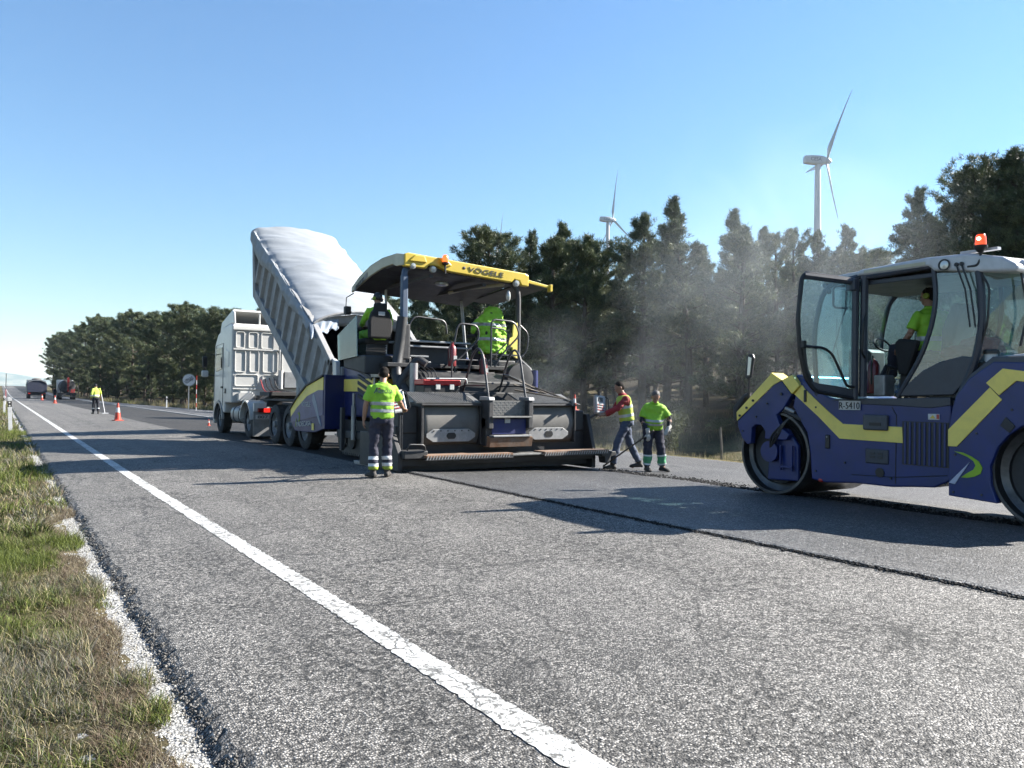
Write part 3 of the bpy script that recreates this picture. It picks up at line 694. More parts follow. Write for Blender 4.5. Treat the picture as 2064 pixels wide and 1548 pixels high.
delineator(-.05, 96, 'farthest white marker post at the left edge of the road')
snow_pole(.95*.5, 88, 3.0, 'tall pole with black top half beside the far left verge', [m_wpl, m_red, m_blk, m_blk])
delineator(12.9, 78.5, 'white marker post on the far verge between lone worker and round sign', h=1.15)
snow_pole(13.6, 69.0, 3.0, 'red and white striped pole beside the round road sign', [m_wpl, m_red]*4)
# the round sign: end of slow lane, grey strokes
def road_sign():
    x, y = 13.1, 69.5; z = terr(x, y)-.05
    T = thing('road_sign', 'round white sign with dark diagonal strokes on a grey post', 'road sign', (x, y, z))
    MB().box(x-.04, x+.04, y-.03, y+.03, z, z+3.05).build('post', m_galv, T)
    c = Vector((x, y-.06, z+2.62)); nrm = Vector((-.25, -1, 0)).normalized(); rr = nrm.cross(Vector((0, 0, 1)))*-1; rr = Vector((0, 0, 1)).cross(nrm)
    MB().lathe([(0, 0), (.50, 0), (.50, .02), (0, .02)], c, nrm, 40).build('disc', m_wpl, T)
    b = MB(); b.lathe([(.505, .018), (.505, .026), (.46, .026), (.46, .018)], c, nrm, 40); b.build('rim', m_galv, T)
    m_ink = M('sign_ink', (.05, .055, .07), .5)
    for k in range(4):
        o = c+nrm*.024+(rr-Vector((0, 0, 1))).normalized()*(-.12+.08*k); d = (rr+Vector((0, 0, .8))).normalized(); q = d.cross(nrm)
        e = .40-.03*abs(k-1.5)
        MB().add([o-d*e-q*.018, o+d*e-q*.018, o+d*e+q*.018, o-d*e+q*.018], [(0, 1, 2, 3)]).build('stroke', m_ink, T)
    text('40-50', .17, c+nrm*.026-rr*.3-Vector((0, 0, .05)), rr, (0, 0, 1), m_ink, T, w=.6)
road_sign()
m_or = M('cone_red', (.72, .07, .03), .45, dirt=.2, scale=6); m_conew = M('cone_white', (.82, .82, .8), .35, dirt=.2, scale=6)
def cone(x, y, z, h, label, lean=(0, 0)):
    T = thing('traffic_cone', label, 'cone', (x, y, z), 'red and white traffic cones', local=True); T.rotation_euler = (*lean, .3)
    s = h/.75
    MB().box(-.19*s, .19*s, -.19*s, .19*s, 0, .035*s).build('base', m_or if h > .3 else m_or, T, bevel=.012*s)
    def fr(a_, b_, m, nm):
        R_ = lambda q: (.145-.115*q)*s
        MB().lathe([(R_(a_), a_*h), (R_(b_), b_*h), (R_(b_)-.008, b_*h), (R_(a_)-.008, a_*h)] if b_ < 1 else [(R_(a_), a_*h), (R_(b_), b_*h), (0, b_*h)], (0, 0, .03*s), (0, 0, 1), 24).build(nm, m, T, smooth=True)
    fr(0, .45, m_or, 'cone_body'); fr(.45, .72, m_conew, 'white_collar'); fr(.72, 1., m_or, 'cone_tip')
    return T
cone(4.39, 38.85, road_z(4.39, 38.8)+.004, .75, 'large traffic cone standing near the middle of the old lane')
cone(4.6, 90.7, road_z(4.6, 90)+.004, .75, 'small looking cone far up the road left of the lone worker')
cone(4.55, 118, road_z(4.5, 118)+.004, .75, 'farthest tiny cone in front of the dark lorry')
cone(7.2, 34.0, road_z(7.2, 34)-.045, .26, 'tiny red cone beside the front wheel of the white truck')
# fence posts with wire along the far verge
m_post = M('old_wood_post', (.21, .185, .155), .9, var=.3, bump=.6)
for i in range(34):
    Y = 10+i*3.4+random.uniform(-.4, .4); X = redge(Y)+3.4+random.uniform(-.15, .15); z = terr(X, Y)
    o = MB().tube([(0, 0, -.2), (random.uniform(-.03, .03), 0, .5), (random.uniform(-.05, .05), random.uniform(-.04, .04), random.uniform(.95, 1.15))], [.04, .038, .034], 7).build('fence_post', m_post)
    o.location = (X, Y, z); tag(o, 'thin weathered wooden fence post in the dry grass before the pines', 'fence post', 'fence posts along the far verge')
# ------------------------------------------------------------------ people
m_skin = M('skin', (.42, .235, .16), .55, var=.08, scale=12, spec=.35)
m_hair = M('dark_hair', (.016, .012, .010), .85, spec=.15, var=.4, scale=60, bump=.8, bscale=160)
m_hairg = M('greying_hair', (.10, .09, .085), .6, var=.5, scale=60, bump=.8, bscale=160)
m_hv = M('hi_vis_yellow_green', (.36, .74, .04), .75, dirt=.12, dirtcol=(.25, .33, .10), scale=7, bump=.25, bscale=30, emit=(.42, .80, .055), estr=.02)
m_hvy = M('hi_vis_yellow', (.62, .78, .10), .75, dirt=.12, dirtcol=(.3, .33, .12), scale=7, bump=.25, bscale=30, emit=(.62, .8, .1), estr=.02)
m_band = M('reflective_tape', (.50, .52, .53), .35, .25, var=.08, scale=20)
m_bandw = M('pale_reflective_tape', (.78, .79, .80), .35, .1, var=.06, scale=20)
m_navy = M('navy_cloth', (.030, .032, .062), .85, dirt=.35, dirtcol=(.10, .09, .085), scale=5, bump=.4, bscale=22)
m_navyd = M('dark_cloth', (.012, .013, .022), .85, var=.3)
m_jean = M('faded_jeans', (.075, .10, .17), .85, dirt=.4, dirtcol=(.17, .18, .2), scale=6, bump=.4, bscale=25)
m_redc = M('red_cloth', (.36, .03, .035), .8, var=.2, bump=.3, bscale=30)
m_boot = M('dusty_boot', (.028, .024, .022), .7, dirt=.5, dirtcol=(.14, .125, .11), scale=12)
m_glove = M('pale_work_glove', (.62, .6, .56), .8, dirt=.5, dirtcol=(.2, .18, .16), scale=14)
m_turbt2 = M('shirt_print', (.03, .05, .16), .7)
m_lime = M('lime_cuff', (.40, .52, .06), .75, dirt=.55, dirtcol=(.12, .11, .06), scale=9)
m_green = M('green_cuff', (.10, .42, .20), .75, dirt=.2, scale=9)
def eval_mesh(o):
    dg = bpy.context.evaluated_depsgraph_get(); me = bpy.data.meshes.new_from_object(o.evaluated_get(dg)); return me
def blob(name, mb, mat, parent, vox=.014, smooth=3, wrinkle=0., wscale=9, seed=0):
    o = mb.build(name, mat, parent)
    md = o.modifiers.new('r', 'REMESH'); md.mode = 'VOXEL'; md.voxel_size = vox; md.use_smooth_shade = True
    sm = o.modifiers.new('s', 'SMOOTH'); sm.iterations = smooth; sm.factor = .5
    me = eval_mesh(o); o.modifiers.clear(); old = o.data; o.data = me; bpy.data.meshes.remove(old); me.name = name
    if wrinkle:
        n = len(me.vertices); co = np.empty(n*3); me.vertices.foreach_get('co', co); co = co.reshape(-1, 3); no = np.empty(n*3); me.vertices.foreach_get('normal', no); no = no.reshape(-1, 3)
        w = np.array([mnoise.noise(Vector((c[0]*wscale+seed, c[1]*wscale, c[2]*wscale*1.9)))+.5*mnoise.noise(Vector((c[0]*wscale*2.3, c[1]*wscale*2.3+seed, c[2]*wscale*4))) for c in co])
        co += no*(w*wrinkle)[:, None]; me.vertices.foreach_set('co', co.ravel())
    me.polygons.foreach_set('use_smooth', [True]*len(me.polygons)); me.update()
    return o
def band(src, name, mat, parent, p0, p1, ax, rad=.4, off=.005):
    """a strip of the garment between two cutting planes, lifted off the cloth: becomes its own part"""
    bm = bmesh.new(); bm.from_mesh(src.data); ax = Vector(ax).normalized(); p0 = Vector(p0); p1 = Vector(p1)
    g = lambda: bm.verts[:]+bm.edges[:]+bm.faces[:]
    bmesh.ops.bisect_plane(bm, geom=g(), plane_co=p0, plane_no=-ax, clear_outer=True)
    bmesh.ops.bisect_plane(bm, geom=g(), plane_co=p1, plane_no=ax, clear_outer=True)
    c = (p0+p1)/2
    bad = [v for v in bm.verts if ((v.co-c)-ax*(v.co-c).dot(ax)).length > rad]
    bmesh.ops.delete(bm, geom=bad, context='VERTS')
    bm.normal_update()
    for v in bm.verts: v.co += v.normal*off
    me = bpy.data.meshes.new(name); bm.to_mesh(me); bm.free(); me.materials.clear(); me.materials.append(mat)
    me.polygons.foreach_set('use_smooth', [True]*len(me.polygons))
    o = bpy.data.objects.new(name, me); COL.objects.link(o); o.parent = parent; return o
def lerp(a, b, t): return Vector(a)*(1-t)+Vector(b)*t
def ring_loft(b, secs, n=18):
    """secs: (center, rx, ry, right, fwd)"""
    vs = []
    for c, rx, ry, rt, fw in secs:
        for k in range(n):
            t = 2*PI*k/n; ca, sa = math.cos(t), math.sin(t); q = (abs(ca)**2.5+abs(sa)**2.5)**(-1/2.5)
            vs.append(Vector(c)+Vector(rt)*ca*q*rx+Vector(fw)*sa*q*ry)
    m = len(secs)
    fs = [(i*n+k, i*n+(k+1) % n, (i+1)*n+(k+1) % n, (i+1)*n+k) for i in range(m-1) for k in range(n)]+[tuple(range(n))[::-1], tuple((m-1)*n+k for k in range(n))]
    b.add(vs, fs)
def hand(b, w, d, side, palm_n, curl=.5, s=1.):
    """w wrist, d hand direction, palm_n palm normal, side +1/-1 where the thumb leaves"""
    w = Vector(w); d = Vector(d).normalized(); pn = Vector(palm_n); pn = (pn-d*pn.dot(d)).normalized(); x = d.cross(pn)*side
    ring_loft(b, [(w+d*q*s, rx*s, ry*s, x, pn) for q, rx, ry in ((-.02, .024, .02), (.015, .032, .018), (.05, .042, .016), (.088, .042, .013))], 10)
    for k, (o, L) in enumerate(((-.033, .062), (-.011, .075), (.011, .078), (.033, .068))):
        p = w+d*.082*s-x*o*s; dd = d; pts = [p-d*.02*s, p]
        for seg in (.42, .32, .26):
            dd = (dd+pn*curl*.9).normalized(); p = p+dd*L*seg*s; pts.append(p)
        b.tube(pts, [.0095*s, .0095*s, .009*s, .008*s, .0065*s], 7)
    p = w+d*.028*s+x*.028*s; q = p+(d*.55+x*.7+pn*.25).normalized()*.036*s; r_ = q+(d*.85+x*.15+pn*.4).normalized()*.034*s
    b.tube([p-x*.012*s, p, q, r_], [.013*s, .012*s, .0105*s, .008*s], 7)
def person(label, org, rz, J, group='road workers in hi-vis clothing', build=1., shirt=None, sleeve='short', trousers=None, hair='short', hairmat=None, glove=None, vest=None, belly=0.,
           leg_bands=(), torso_bands=(), bandmat=None, cap=None, muffs=False, ground=True, vox=1.):
    """J: joints in metres, local: x right, y forward, z up"""
    T = thing('person', label, 'person', org, group, rz, local=True)
    V = {k: Vector(v) for k, v in J.items()}
    pel, ch, nk, hd = V['pelvis'], V['chest'], V['neck'], V['head']
    up = (nk-pel).normalized(); rt = (V['sr']-V['sl']).normalized(); fw = up.cross(rt).normalized()
    hup = (hd-nk).normalized(); look = Vector(J.get('look', fw)); look = (look-hup*look.dot(hup)).normalized(); hr = look.cross(hup).normalized()
    bu = build
    for s in 'lr': V['s'+s] = V['s'+s]-up*.028-(rt*.012 if s == 'r' else -rt*.012)
    # ---- body: one continuous skin surface, head, neck, torso, arms with fingers, legs
    b = MB()
    hp = lambda x, y, z: hd+hr*x+look*y+hup*z
    HR = Matrix((hr, look, hup)).transposed()
    b.ell(hp(0, -.005, .035), (.076, .092, .088), 16, HR); b.ell(hp(0, .022, -.03), (.060, .066, .078), 16, HR)
    b.ell(hp(0, .045, -.082), (.034, .036, .026), 12, HR)
    b.tube([hp(0, .082, .022), hp(0, .098, -.002), hp(0, .108, -.022)], [.010, .012, .016], 8); b.ell(hp(0, .090, -.056), (.024, .010, .009), 10, HR)
    for s in (-1, 1):
        b.ell(hp(.077*s, -.006, -.004), (.010, .020, .032), 10, HR); b.ell(hp(.031*s, .083, .030), (.022, .010, .006), 8, HR)
    b.tube([lerp(nk, hd, -.35), nk, lerp(nk, hd, .75)], [.062*bu, .056, .052], 12)
    ring_loft(b, [(pel-up*.06, .13*bu, .09*bu, rt, fw), (pel+up*.08, .135*bu, .095*bu, rt, fw), (ch, .155*bu, .10*bu, rt, fw), (lerp(ch, nk, .7), .13, .075, rt, fw), (lerp(ch, nk, .95), .07, .055, rt, fw)], 14)
    for s in 'lr':
        b.tube([V['s'+s], lerp(V['s'+s], V['e'+s], .5), V['e'+s]], [.050*bu, .047*bu, .040*bu], 10)
        b.tube([V['e'+s], lerp(V['e'+s], V['w'+s], .35), V['w'+s]], [.041*bu, .041*bu, .026], 10)
        b.tube([V['h'+s], V['k'+s], V['a'+s]], [.075*bu, .052*bu, .036], 10)
        b.tube([V['a'+s], V['a'+s]+(V['t'+s]-V['a'+s])*.8], [.036, .03], 8)
    if glove is None:
        for s in 'lr':
            d = V.get('d'+s, V['w'+s]-V['e'+s]); hand(b, V['w'+s], d, 1 if s == 'l' else -1, V.get('p'+s, -fw if d.z < -.5 else Vector((0, 0, -1))), .45)
    body = blob('body', b, m_skin, T, .0095*vox, 2)
    for s in (-1, 1):
        MB().ell(hp(.031*s, .0815, .016), (.013, .009, .0075), 10, HR).build('eye', m_blk, body, smooth=True)
    if glove is not None:
        for s in 'lr':
            b = MB(); d = V.get('d'+s, V['w'+s]-V['e'+s]); d = Vector(d).normalized()
            hand(b, V['w'+s], d, 1 if s == 'l' else -1, V.get('p'+s, Vector((0, 0, -1))), .5, 1.18); b.tube([V['w'+s]-d*.08, V['w'+s]+d*.02], [.046, .04], 12)
            blob('glove', b, glove, T, .011*vox, 1)
    # ---- hair or cap
    b = MB()
    if cap is None:
        b.ell(hp(0, -.016, .052), (.081, .090, .082), 16, HR); b.ell(hp(0, -.045, .005), (.076, .060, .078), 14, HR)
        h = blob('hair', b, hairmat or m_hair, T, .0095*vox, 2, .003, 60)
        bm = bmesh.new(); bm.from_mesh(h.data)
        bmesh.ops.bisect_plane(bm, geom=bm.verts[:]+bm.edges[:]+bm.faces[:], plane_co=hp(0, .066, .07), plane_no=(look*1.0-hup*.75), clear_outer=True)
        bm.to_mesh(h.data); bm.free()
    else:
        b.ell(hp(0, -.006, .060), (.086, .100, .076), 16, HR); b.box(-1, 1, -1, 1, -1, 1, Matrix.Translation(hp(0, .115, .045)) @ HR.to_4x4() @ Matrix.Diagonal((.062, .05, .006, 1)))
        b.ell(hp(0, -.04, .02), (.078, .062, .07), 14, HR); blob('cap', b, cap, T, .011*vox, 2)
    if muffs:
        for s in (-1, 1): MB().lathe([(0, 0), (.038, 0), (.042, .014), (.034, .034), (0, .038)], hp(.072*s, 0, 0), hr*s, 18).build('ear_muff', m_lime if s < 0 else m_blk, T, smooth=True)
        MB().tube([hp(.095*math.cos(a_), -.005, .02+.115*math.sin(a_)) for a_ in np.linspace(0, PI, 12)], .008, 6).build('headband', m_blk, T)
    # ---- shirt
    def torso(b, g, lo=-.02, neckk=.93):
        bl = belly
        ring_loft(b, [(pel+up*lo, .165*bu+g, (.115+bl*.6)*bu+g, rt, fw), (pel+up*.08+fw*bl*.5, .165*bu+g, (.118+bl)*bu+g, rt, fw), (lerp(pel, ch, .5)+fw*bl*.6, .165*bu+g, (.115+bl)*bu+g, rt, fw),
                      (ch, .185*bu+g, .120*bu+g, rt, fw), (lerp(ch, nk, .5), .19*bu+g, .108*bu+g, rt, fw), (lerp(ch, nk, .80), .150*bu+g, .080*bu+g, rt, fw), (lerp(ch, nk, neckk), .072+g, .060+g, rt, fw)], 20)
        for s in 'lr': b.ell(V['s'+s]-up*.012, (.056*bu+g,)*3, 12)
    def sleeves(b, g, full):
        for s in 'lr':
            S_, E_, W_ = V['s'+s], V['e'+s], V['w'+s]; inn = lerp(S_, ch, .35)
            if full: b.tube([inn, S_, lerp(S_, E_, .5), E_, lerp(E_, W_, .5), lerp(E_, W_, .93)], [.056+g, .060*bu+g, .058*bu+g, .052*bu+g, .048+g, .038+g], 14)
            else: b.tube([inn, S_, lerp(S_, E_, .4), lerp(S_, E_, .80)], [.056+g, .060*bu+g, .064*bu+g, .070*bu+g], 14)
    if shirt is not None:
        b = MB(); torso(b, .008, -.05 if vest is None else .0, .97); sleeves(b, .004, sleeve == 'long')
        sh = blob('shirt', b, shirt, T, .015*vox, 3, .012, 8, len(label) % 50)
        b = MB(); b.tube([lerp(ch, nk, .90)+fw*.006, lerp(ch, nk, 1.10)-fw*.006], [.085, .066], 18, cap=False); b.build('collar', shirt, T, smooth=True, solid=.008)
        if sleeve == 'long2':
            for s in 'lr':
                b = MB(); b.tube([lerp(V['s'+s], V['e'+s], .7), V['e'+s], lerp(V['e'+s], V['w'+s], .92)], [.052, .050, .038], 12)
                blob('undershirt_sleeve', b, m_navyd, T, .014*vox, 2, .004)
    if vest is not None:
        b = MB(); torso(b, .020, -.02, .9); ve = blob('vest', b, vest, T, .015*vox, 3, .008, 7, 5); sh = ve
        for s in 'lr':   # arm holes: keep the shirt's shoulders outside the vest
            bm = bmesh.new(); bm.from_mesh(ve.data); o_ = V['s'+s]; d_ = rt if s == 'r' else -rt
            bmesh.ops.bisect_plane(bm, geom=bm.verts[:]+bm.edges[:]+bm.faces[:], plane_co=o_+d_*-.004, plane_no=d_+up*.25, clear_outer=True); bm.to_mesh(ve.data); bm.free()
    for z0, z1 in torso_bands: band(sh, 'reflective_band', bandmat or m_band, sh, pel+up*z0, pel+up*z1, up, .30)
    # ---- trousers, boots
    b = MB()
    ring_loft(b, [(pel+up*.045, .155*bu, (.108+belly*.5)*bu, rt, fw), (pel-up*.05, .172*bu, .122*bu, rt, fw), (pel-up*.13, .168*bu, .118*bu, rt, fw)], 18)
    for s in 'lr': b.tube([lerp(V['h'+s], pel, .3)+up*.02, V['h'+s], lerp(V['h'+s], V['k'+s], .5), V['k'+s], lerp(V['k'+s], V['a'+s], .5), lerp(V['k'+s], V['a'+s], .92)], [.09*bu, .100*bu, .090*bu, .076*bu, .074*bu, .070*bu], 14)
    tr = blob('trousers', b, trousers, T, .015*vox, 3, .016, 7, len(label) % 31)
    for q0, q1, mm, nm in leg_bands:
        for s in 'lr':
            K, A = V['k'+s], V['a'+s]; band(tr, nm, mm, tr, lerp(K, A, q0), lerp(K, A, q1), A-K, .135, .006)
    for s in 'lr':
        A, t_ = V['a'+s], V['t'+s]; d = (t_-A); d.z = 0 if ground else d.z; d.normalize(); sx = Vector((d.y, -d.x, 0)); b = MB()
        b.tube([A+Vector((0, 0, .10)), A, A-Vector((0, 0, .035))], [.052, .050, .048], 12)
        zb = A.z-.088
        ring_loft(b, [(A+d*q+Vector((0, 0, -.088+h/2)), w_, h/2, sx, Vector((0, 0, 1))) for q, w_, h in ((-.075, .030, .06), (-.05, .040, .085), (.03, .043, .095), (.11, .050, .075), (.17, .045, .06), (.20, .028, .04))], 12)
        blob('boot', b, m_boot, T, .012*vox, 2)
    return T
def stand(**k):
    J = dict(pelvis=(0, 0, .96), chest=(0, .0, 1.27), neck=(0, 0, 1.49), head=(0, .02, 1.62), sl=(-.185, 0, 1.43), sr=(.185, 0, 1.43),
             el=(-.24, -.03, 1.14), er=(.24, -.03, 1.14), wl=(-.25, .06, .89), wr=(.25, .06, .89), hl=(-.09, 0, .93), hr=(.09, 0, .93),
             kl=(-.10, .01, .50), kr=(.10, .01, .50), al=(-.11, -.02, .09), ar=(.11, -.02, .09), tl=(-.14, .15, .0), tr=(.14, .15, .0))
    J.update(k); return J
ORGZ = lambda x, y: road_z(x, y)
# beside the paver, back to the camera, one hand on the screed control panel
person('man from behind with lettering on his yellow shirt, hand on the paver control panel', (5.02, 11.52, road_z(5.02, 11.5)+.004), R(-14),
       stand(head=(.03, .06, 1.595), neck=(.01, .0, 1.475), er=(.30, .10, 1.16), wr=(.40, .32, 1.07), dr=(.3, .8, -.2), pr=(0, .1, -1), el=(-.25, .0, 1.14), wl=(-.27, .07, .89), dl=(0, .25, -1), pl=(1, 0, 0), look=(.15, 1, -.55), sr=(.20, .02, 1.42),
             kl=(-.12, .02, .5), kr=(.10, .06, .5), al=(-.13, -.02, .09), ar=(.10, .04, .09), tl=(-.2, .14, 0), tr=(.16, .2, 0)),
       shirt=m_hv, trousers=m_navy, torso_bands=((.055, .105), (.165, .215)), leg_bands=((.42, .55, m_bandw, 'reflective_band'), (.68, .80, m_bandw, 'reflective_band'), (.80, .99, m_lime, 'lime_cuff')), build=1.03)
w1 = [o for o in bpy.data.objects if o.name.startswith('person')][-1]
text('PADECASA', .055, (-.115, -.155, 1.31), (1, 0, 0), (0, .12, 1), m_turbt2, w1, w=.25, depth=.003)
MB().prism([(-.155, 1.31), (-.14, 1.31), (-.095, 1.40), (-.11, 1.40)], 'y', -.158, -.150).build('emblem', m_turbt2, w1)
MB().prism([(-.11, 1.375), (-.06, 1.40), (-.05, 1.375)], 'y', -.158, -.150).build('emblem', m_redc, w1)
# leaning on the far control box, red shirt under the vest
person('man in profile with red sleeves, yellow vest and jeans, reaching to the paver screed', (10.42, 11.98, road_z(10.42, 12)+.002), R(68),
       stand(pelvis=(0, -.02, .97), chest=(0, .04, 1.28), neck=(0, .08, 1.48), head=(0, .14, 1.60), sl=(-.18, .07, 1.42), sr=(.18, .07, 1.42), el=(-.20, .24, 1.20), er=(.22, .18, 1.15), wl=(-.13, .48, 1.10), wr=(.12, .40, 1.05),
             dl=(.1, 1, .0), dr=(0, 1, 0), pl=(0, 0, -1), pr=(0, 0, -1), look=(0, 1, -.5), hl=(-.09, 0, .94), hr=(.09, 0, .94), kl=(-.10, .20, .54), al=(-.10, .30, .09), tl=(-.10, .5, 0), kr=(.10, -.12, .50), ar=(.10, -.32, .11), tr=(.11, -.12, 0)),
       shirt=m_redc, sleeve='long', trousers=m_jean, vest=m_hvy, torso_bands=((.07, .125), (.24, .295)), bandmat=m_bandw)
# stocky man with a rake
person('stocky bearded man in green polo and pale gloves, looking down with a rake', (10.62, 11.42, road_z(10.62, 11.4)+.002), R(152),
       stand(pelvis=(0, -.02, .88), chest=(0, .04, 1.15), neck=(0, .10, 1.33), head=(.0, .17, 1.43), sl=(-.175, .07, 1.245), sr=(.175, .05, 1.255), el=(-.30, .10, 1.02), er=(.25, .10, .99), wl=(-.24, .22, .84), wr=(.16, .24, .76),
             dl=(.5, .5, -.5), dr=(-.1, .2, -1), look=(.1, 1, -.8), hl=(-.10, 0, .86), hr=(.10, 0, .86), kl=(-.14, .04, .47), kr=(.11, .06, .47), al=(-.19, 0, .09), ar=(.12, .02, .09), tl=(-.27, .16, 0), tr=(.10, .2, 0)),
       shirt=m_hv, sleeve='long2', trousers=m_navy, torso_bands=((.06, .10), (.13, .17)), leg_bands=((.36, .44, m_bandw, 'reflective_band'), (.44, .80, m_green, 'green_cuff'), (.80, .88, m_bandw, 'reflective_band')), glove=m_glove, hairmat=m_hairg, build=1.1, belly=.05)
# far lone worker with a pale staff
person('lone distant worker with bright shoulders walking the old lane with a white staff', (4.57, 50.4, road_z(4.57, 50)), R(10),
       stand(head=(0, .12, 1.56), neck=(0, .08, 1.46), chest=(0, .04, 1.25), er=(.27, .10, 1.16), wr=(.30, .28, 1.02), dr=(.1, .5, -.8), look=(0, 1, -.9), kl=(-.11, .05, .5), kr=(.10, -.02, .5), al=(-.12, .05, .09), ar=(.11, -.1, .09)),
       shirt=m_hvy, sleeve='long', trousers=m_navyd, torso_bands=((.02, .10),), bandmat=m_bandw, leg_bands=((.4, .52, m_band, 'reflective_band'),), cap=m_navyd, vox=1.5)
T = thing('staff', 'white staff with a T shaped foot held by the distant worker', 'tool', (4.87, 50.68, road_z(4.87, 50.7)))
z = road_z(4.87, 50.7); MB().tube([(4.86, 50.66, z+1.12), (5.02, 50.3, z+.05)], .022, 8).build('shaft', m_wpl, T); MB().box(4.9, 5.2, 50.24, 50.34, z, z+.06).build('foot', m_wpl, T)
# operator of the paver on the overhanging seat
SEAT = lambda: dict(pelvis=(0, -.02, .10), chest=(0, -.06, .40), neck=(0, -.02, .62), head=(.0, .02, .76), sl=(-.20, -.04, .56), sr=(.20, -.04, .56), el=(-.27, .08, .30), er=(.28, .08, .30), wl=(-.22, .34, .26), wr=(.24, .34, .26),
             dl=(.1, 1, -.1), dr=(-.1, 1, -.1), hl=(-.10, .05, .08), hr=(.10, .05, .08), kl=(-.16, .50, .12), kr=(.17, .50, .12), al=(-.15, .58, -.30), ar=(.17, .58, -.30), tl=(-.15, .8, -.38), tr=(.17, .8, -.38))
person('paver driver seen from behind on the black seat, dark cap and ear muffs', (6.10, 14.26, 2.36), R(-8), dict(SEAT(), look=(-.35, 1, 0)), shirt=m_hv, sleeve='long', trousers=m_hv, cap=m_blk, muffs=True, torso_bands=((.1, .15),), ground=False,
       leg_bands=((.3, .4, m_band, 'reflective_band'),))
person('roller driver with ear muffs in a green shirt inside the glazed cab', (10.20, 5.76, 1.88), R(-24), dict(SEAT(), look=(-.75, 1, -.2), el=(-.29, -.02, .28), wl=(-.27, .20, .12), dl=(0, .8, -.6)), shirt=m_hv, trousers=m_navy, muffs=True, torso_bands=((.08, .14),), ground=False)
# ------------------------------------------------------------------ wheels
m_tyre = M('dusty_tyre', (.028, .028, .03), .85, dirt=.75, dirtcol=(.13, .125, .125), scale=7)
m_rim = M('dusty_rim', (.34, .35, .36), .55, .2, dirt=.6, dirtcol=(.16, .15, .14), scale=8)
def wheel(T, x, y, z, r, w, out=-1, rimm=None, dual=False):
    """axis along x; out: which way the hub face looks"""
    h = w/2; b = MB(); pr = [(r*.60, -h), (r*.64, -h*1.02), (r*.90, -h), (r*.985, -h*.82), (r, -h*.5), (r, h*.5), (r*.985, h*.82), (r*.90, h), (r*.64, h*1.02), (r*.60, h)]
    b.lathe(pr, (x, y, z), (1, 0, 0), 40)
    for k in range(44):
        a_ = 2*PI*k/44; m = Matrix.Translation((x, y, z)) @ Matrix.Rotation(a_, 4, 'X')
        for s in (-1, 1): b.box(s*h*.15 if s > 0 else -h*.85, s*h*.85 if s > 0 else -h*.15, -.018, .018, r*.985, r*1.012, m)
    if dual: b.lathe(pr, (x-out*w*1.12, y, z), (1, 0, 0), 32)
    wh = b.build('wheel', m_tyre, T, smooth=True)
    f = x+out*h*.80; b = MB(); o = out
    b.lathe([(r*.62, f-o*.0), (r*.60, f-o*.03), (r*.50, f-o*.10), (r*.34, f-o*.12), (r*.30, f-o*.06), (r*.17, f-o*.05), (r*.155, f+o*.04), (0, f+o*.05)] if False else [(r*.62, 0), (r*.59, -.03), (r*.50, -.09), (r*.34, -.10), (r*.30, -.05), (r*.17, -.04), (r*.155, .04), (0, .05)], (f, y, z), (o, 0, 0), 32)
    for k in range(10):
        a_ = 2*PI*k/10; b.cyl((f-o*.05, y+math.cos(a_)*r*.235, z+math.sin(a_)*r*.235), (f-o*.02, y+math.cos(a_)*r*.235, z+math.sin(a_)*r*.235), .016, 6)
    b.build('rim', rimm or m_rim, wh, smooth=True)
    return wh
# ------------------------------------------------------------------ white tractor unit
m_cab = M('white_cab_paint', (.78, .78, .76), .35, dirt=.30, dirtcol=(.45, .42, .37), scale=2.2, var=.04, coat=.3)
m_chas = M('grimy_chassis', (.035, .036, .04), .7, dirt=.6, dirtcol=(.12, .115, .11), scale=4)
m_alu = M('dull_aluminium', (.46, .47, .48), .42, .6, dirt=.45, dirtcol=(.25, .24, .22), scale=4)
m_gls = glass('truck_glass', (.25, .30, .32), .2, (.05, .06, .07), .3)
m_lampr = M('lit_red_lamp', (.7, .02, .015), .3, emit=(1., .03, .02), estr=.35)
m_plate = M('number_plate', (.78, .78, .76), .5, dirt=.3); m_ink = M('black_lettering', (.015, .015, .017), .6)
GX = 6.17; XR = 8.62; zt = lambda x, y: (road_z(x, y)-.045)
TR = thing('tractor_truck', 'white cab unit of the tipper lorry with ribbed rear wall and lit red tail lamp', 'truck', (7.4, 25.5, zt(7.4, 25)))
b = MB()   # cab shell, side profile in (y, z)
prof = [(26.0, .95), (26.0, 3.42), (26.15, 3.50), (27.2, 3.42), (27.95, 3.22), (28.32, 2.9), (28.46, 1.95), (28.50, .75), (28.50, .25), (28.36, .22), (28.28, .45), (28.20, .72), (28.02, .92), (27.75, 1.0), (27.45, .95), (27.22, .75), (27.1, .62), (26.9, .62), (26.9, .95)]
b.prism(prof, 'x', GX, XR); b.build('cab', m_cab, TR, bevel=.05, seg=3)
MB().prism([(26.02, 3.47), (26.10, 3.86), (26.3, 3.93), (27.7, 3.62), (27.9, 3.30), (27.2, 3.44), (26.2, 3.52)], 'x', GX+.06, GX+.12).build('side_deflector', m_cab, TR, bevel=.02)
MB().prism([(26.02, 3.47), (26.10, 3.86), (26.3, 3.93), (27.7, 3.62), (27.9, 3.30), (27.2, 3.44), (26.2, 3.52)], 'x', XR-.12, XR-.06).build('side_deflector', m_cab, TR, bevel=.02)
MB().prism([(26.25, 3.90), (26.35, 3.97), (27.7, 3.66), (27.9, 3.4), (27.8, 3.4), (27.62, 3.6), (26.33, 3.92)], 'x', GX+.1, XR-.1).build('roof_deflector', m_cab, TR, bevel=.015)
MB().tube([(7.1, 26.3, 3.5), (7.1, 26.3, 3.92)], .03, 8).build('deflector_strut', m_cab, TR)
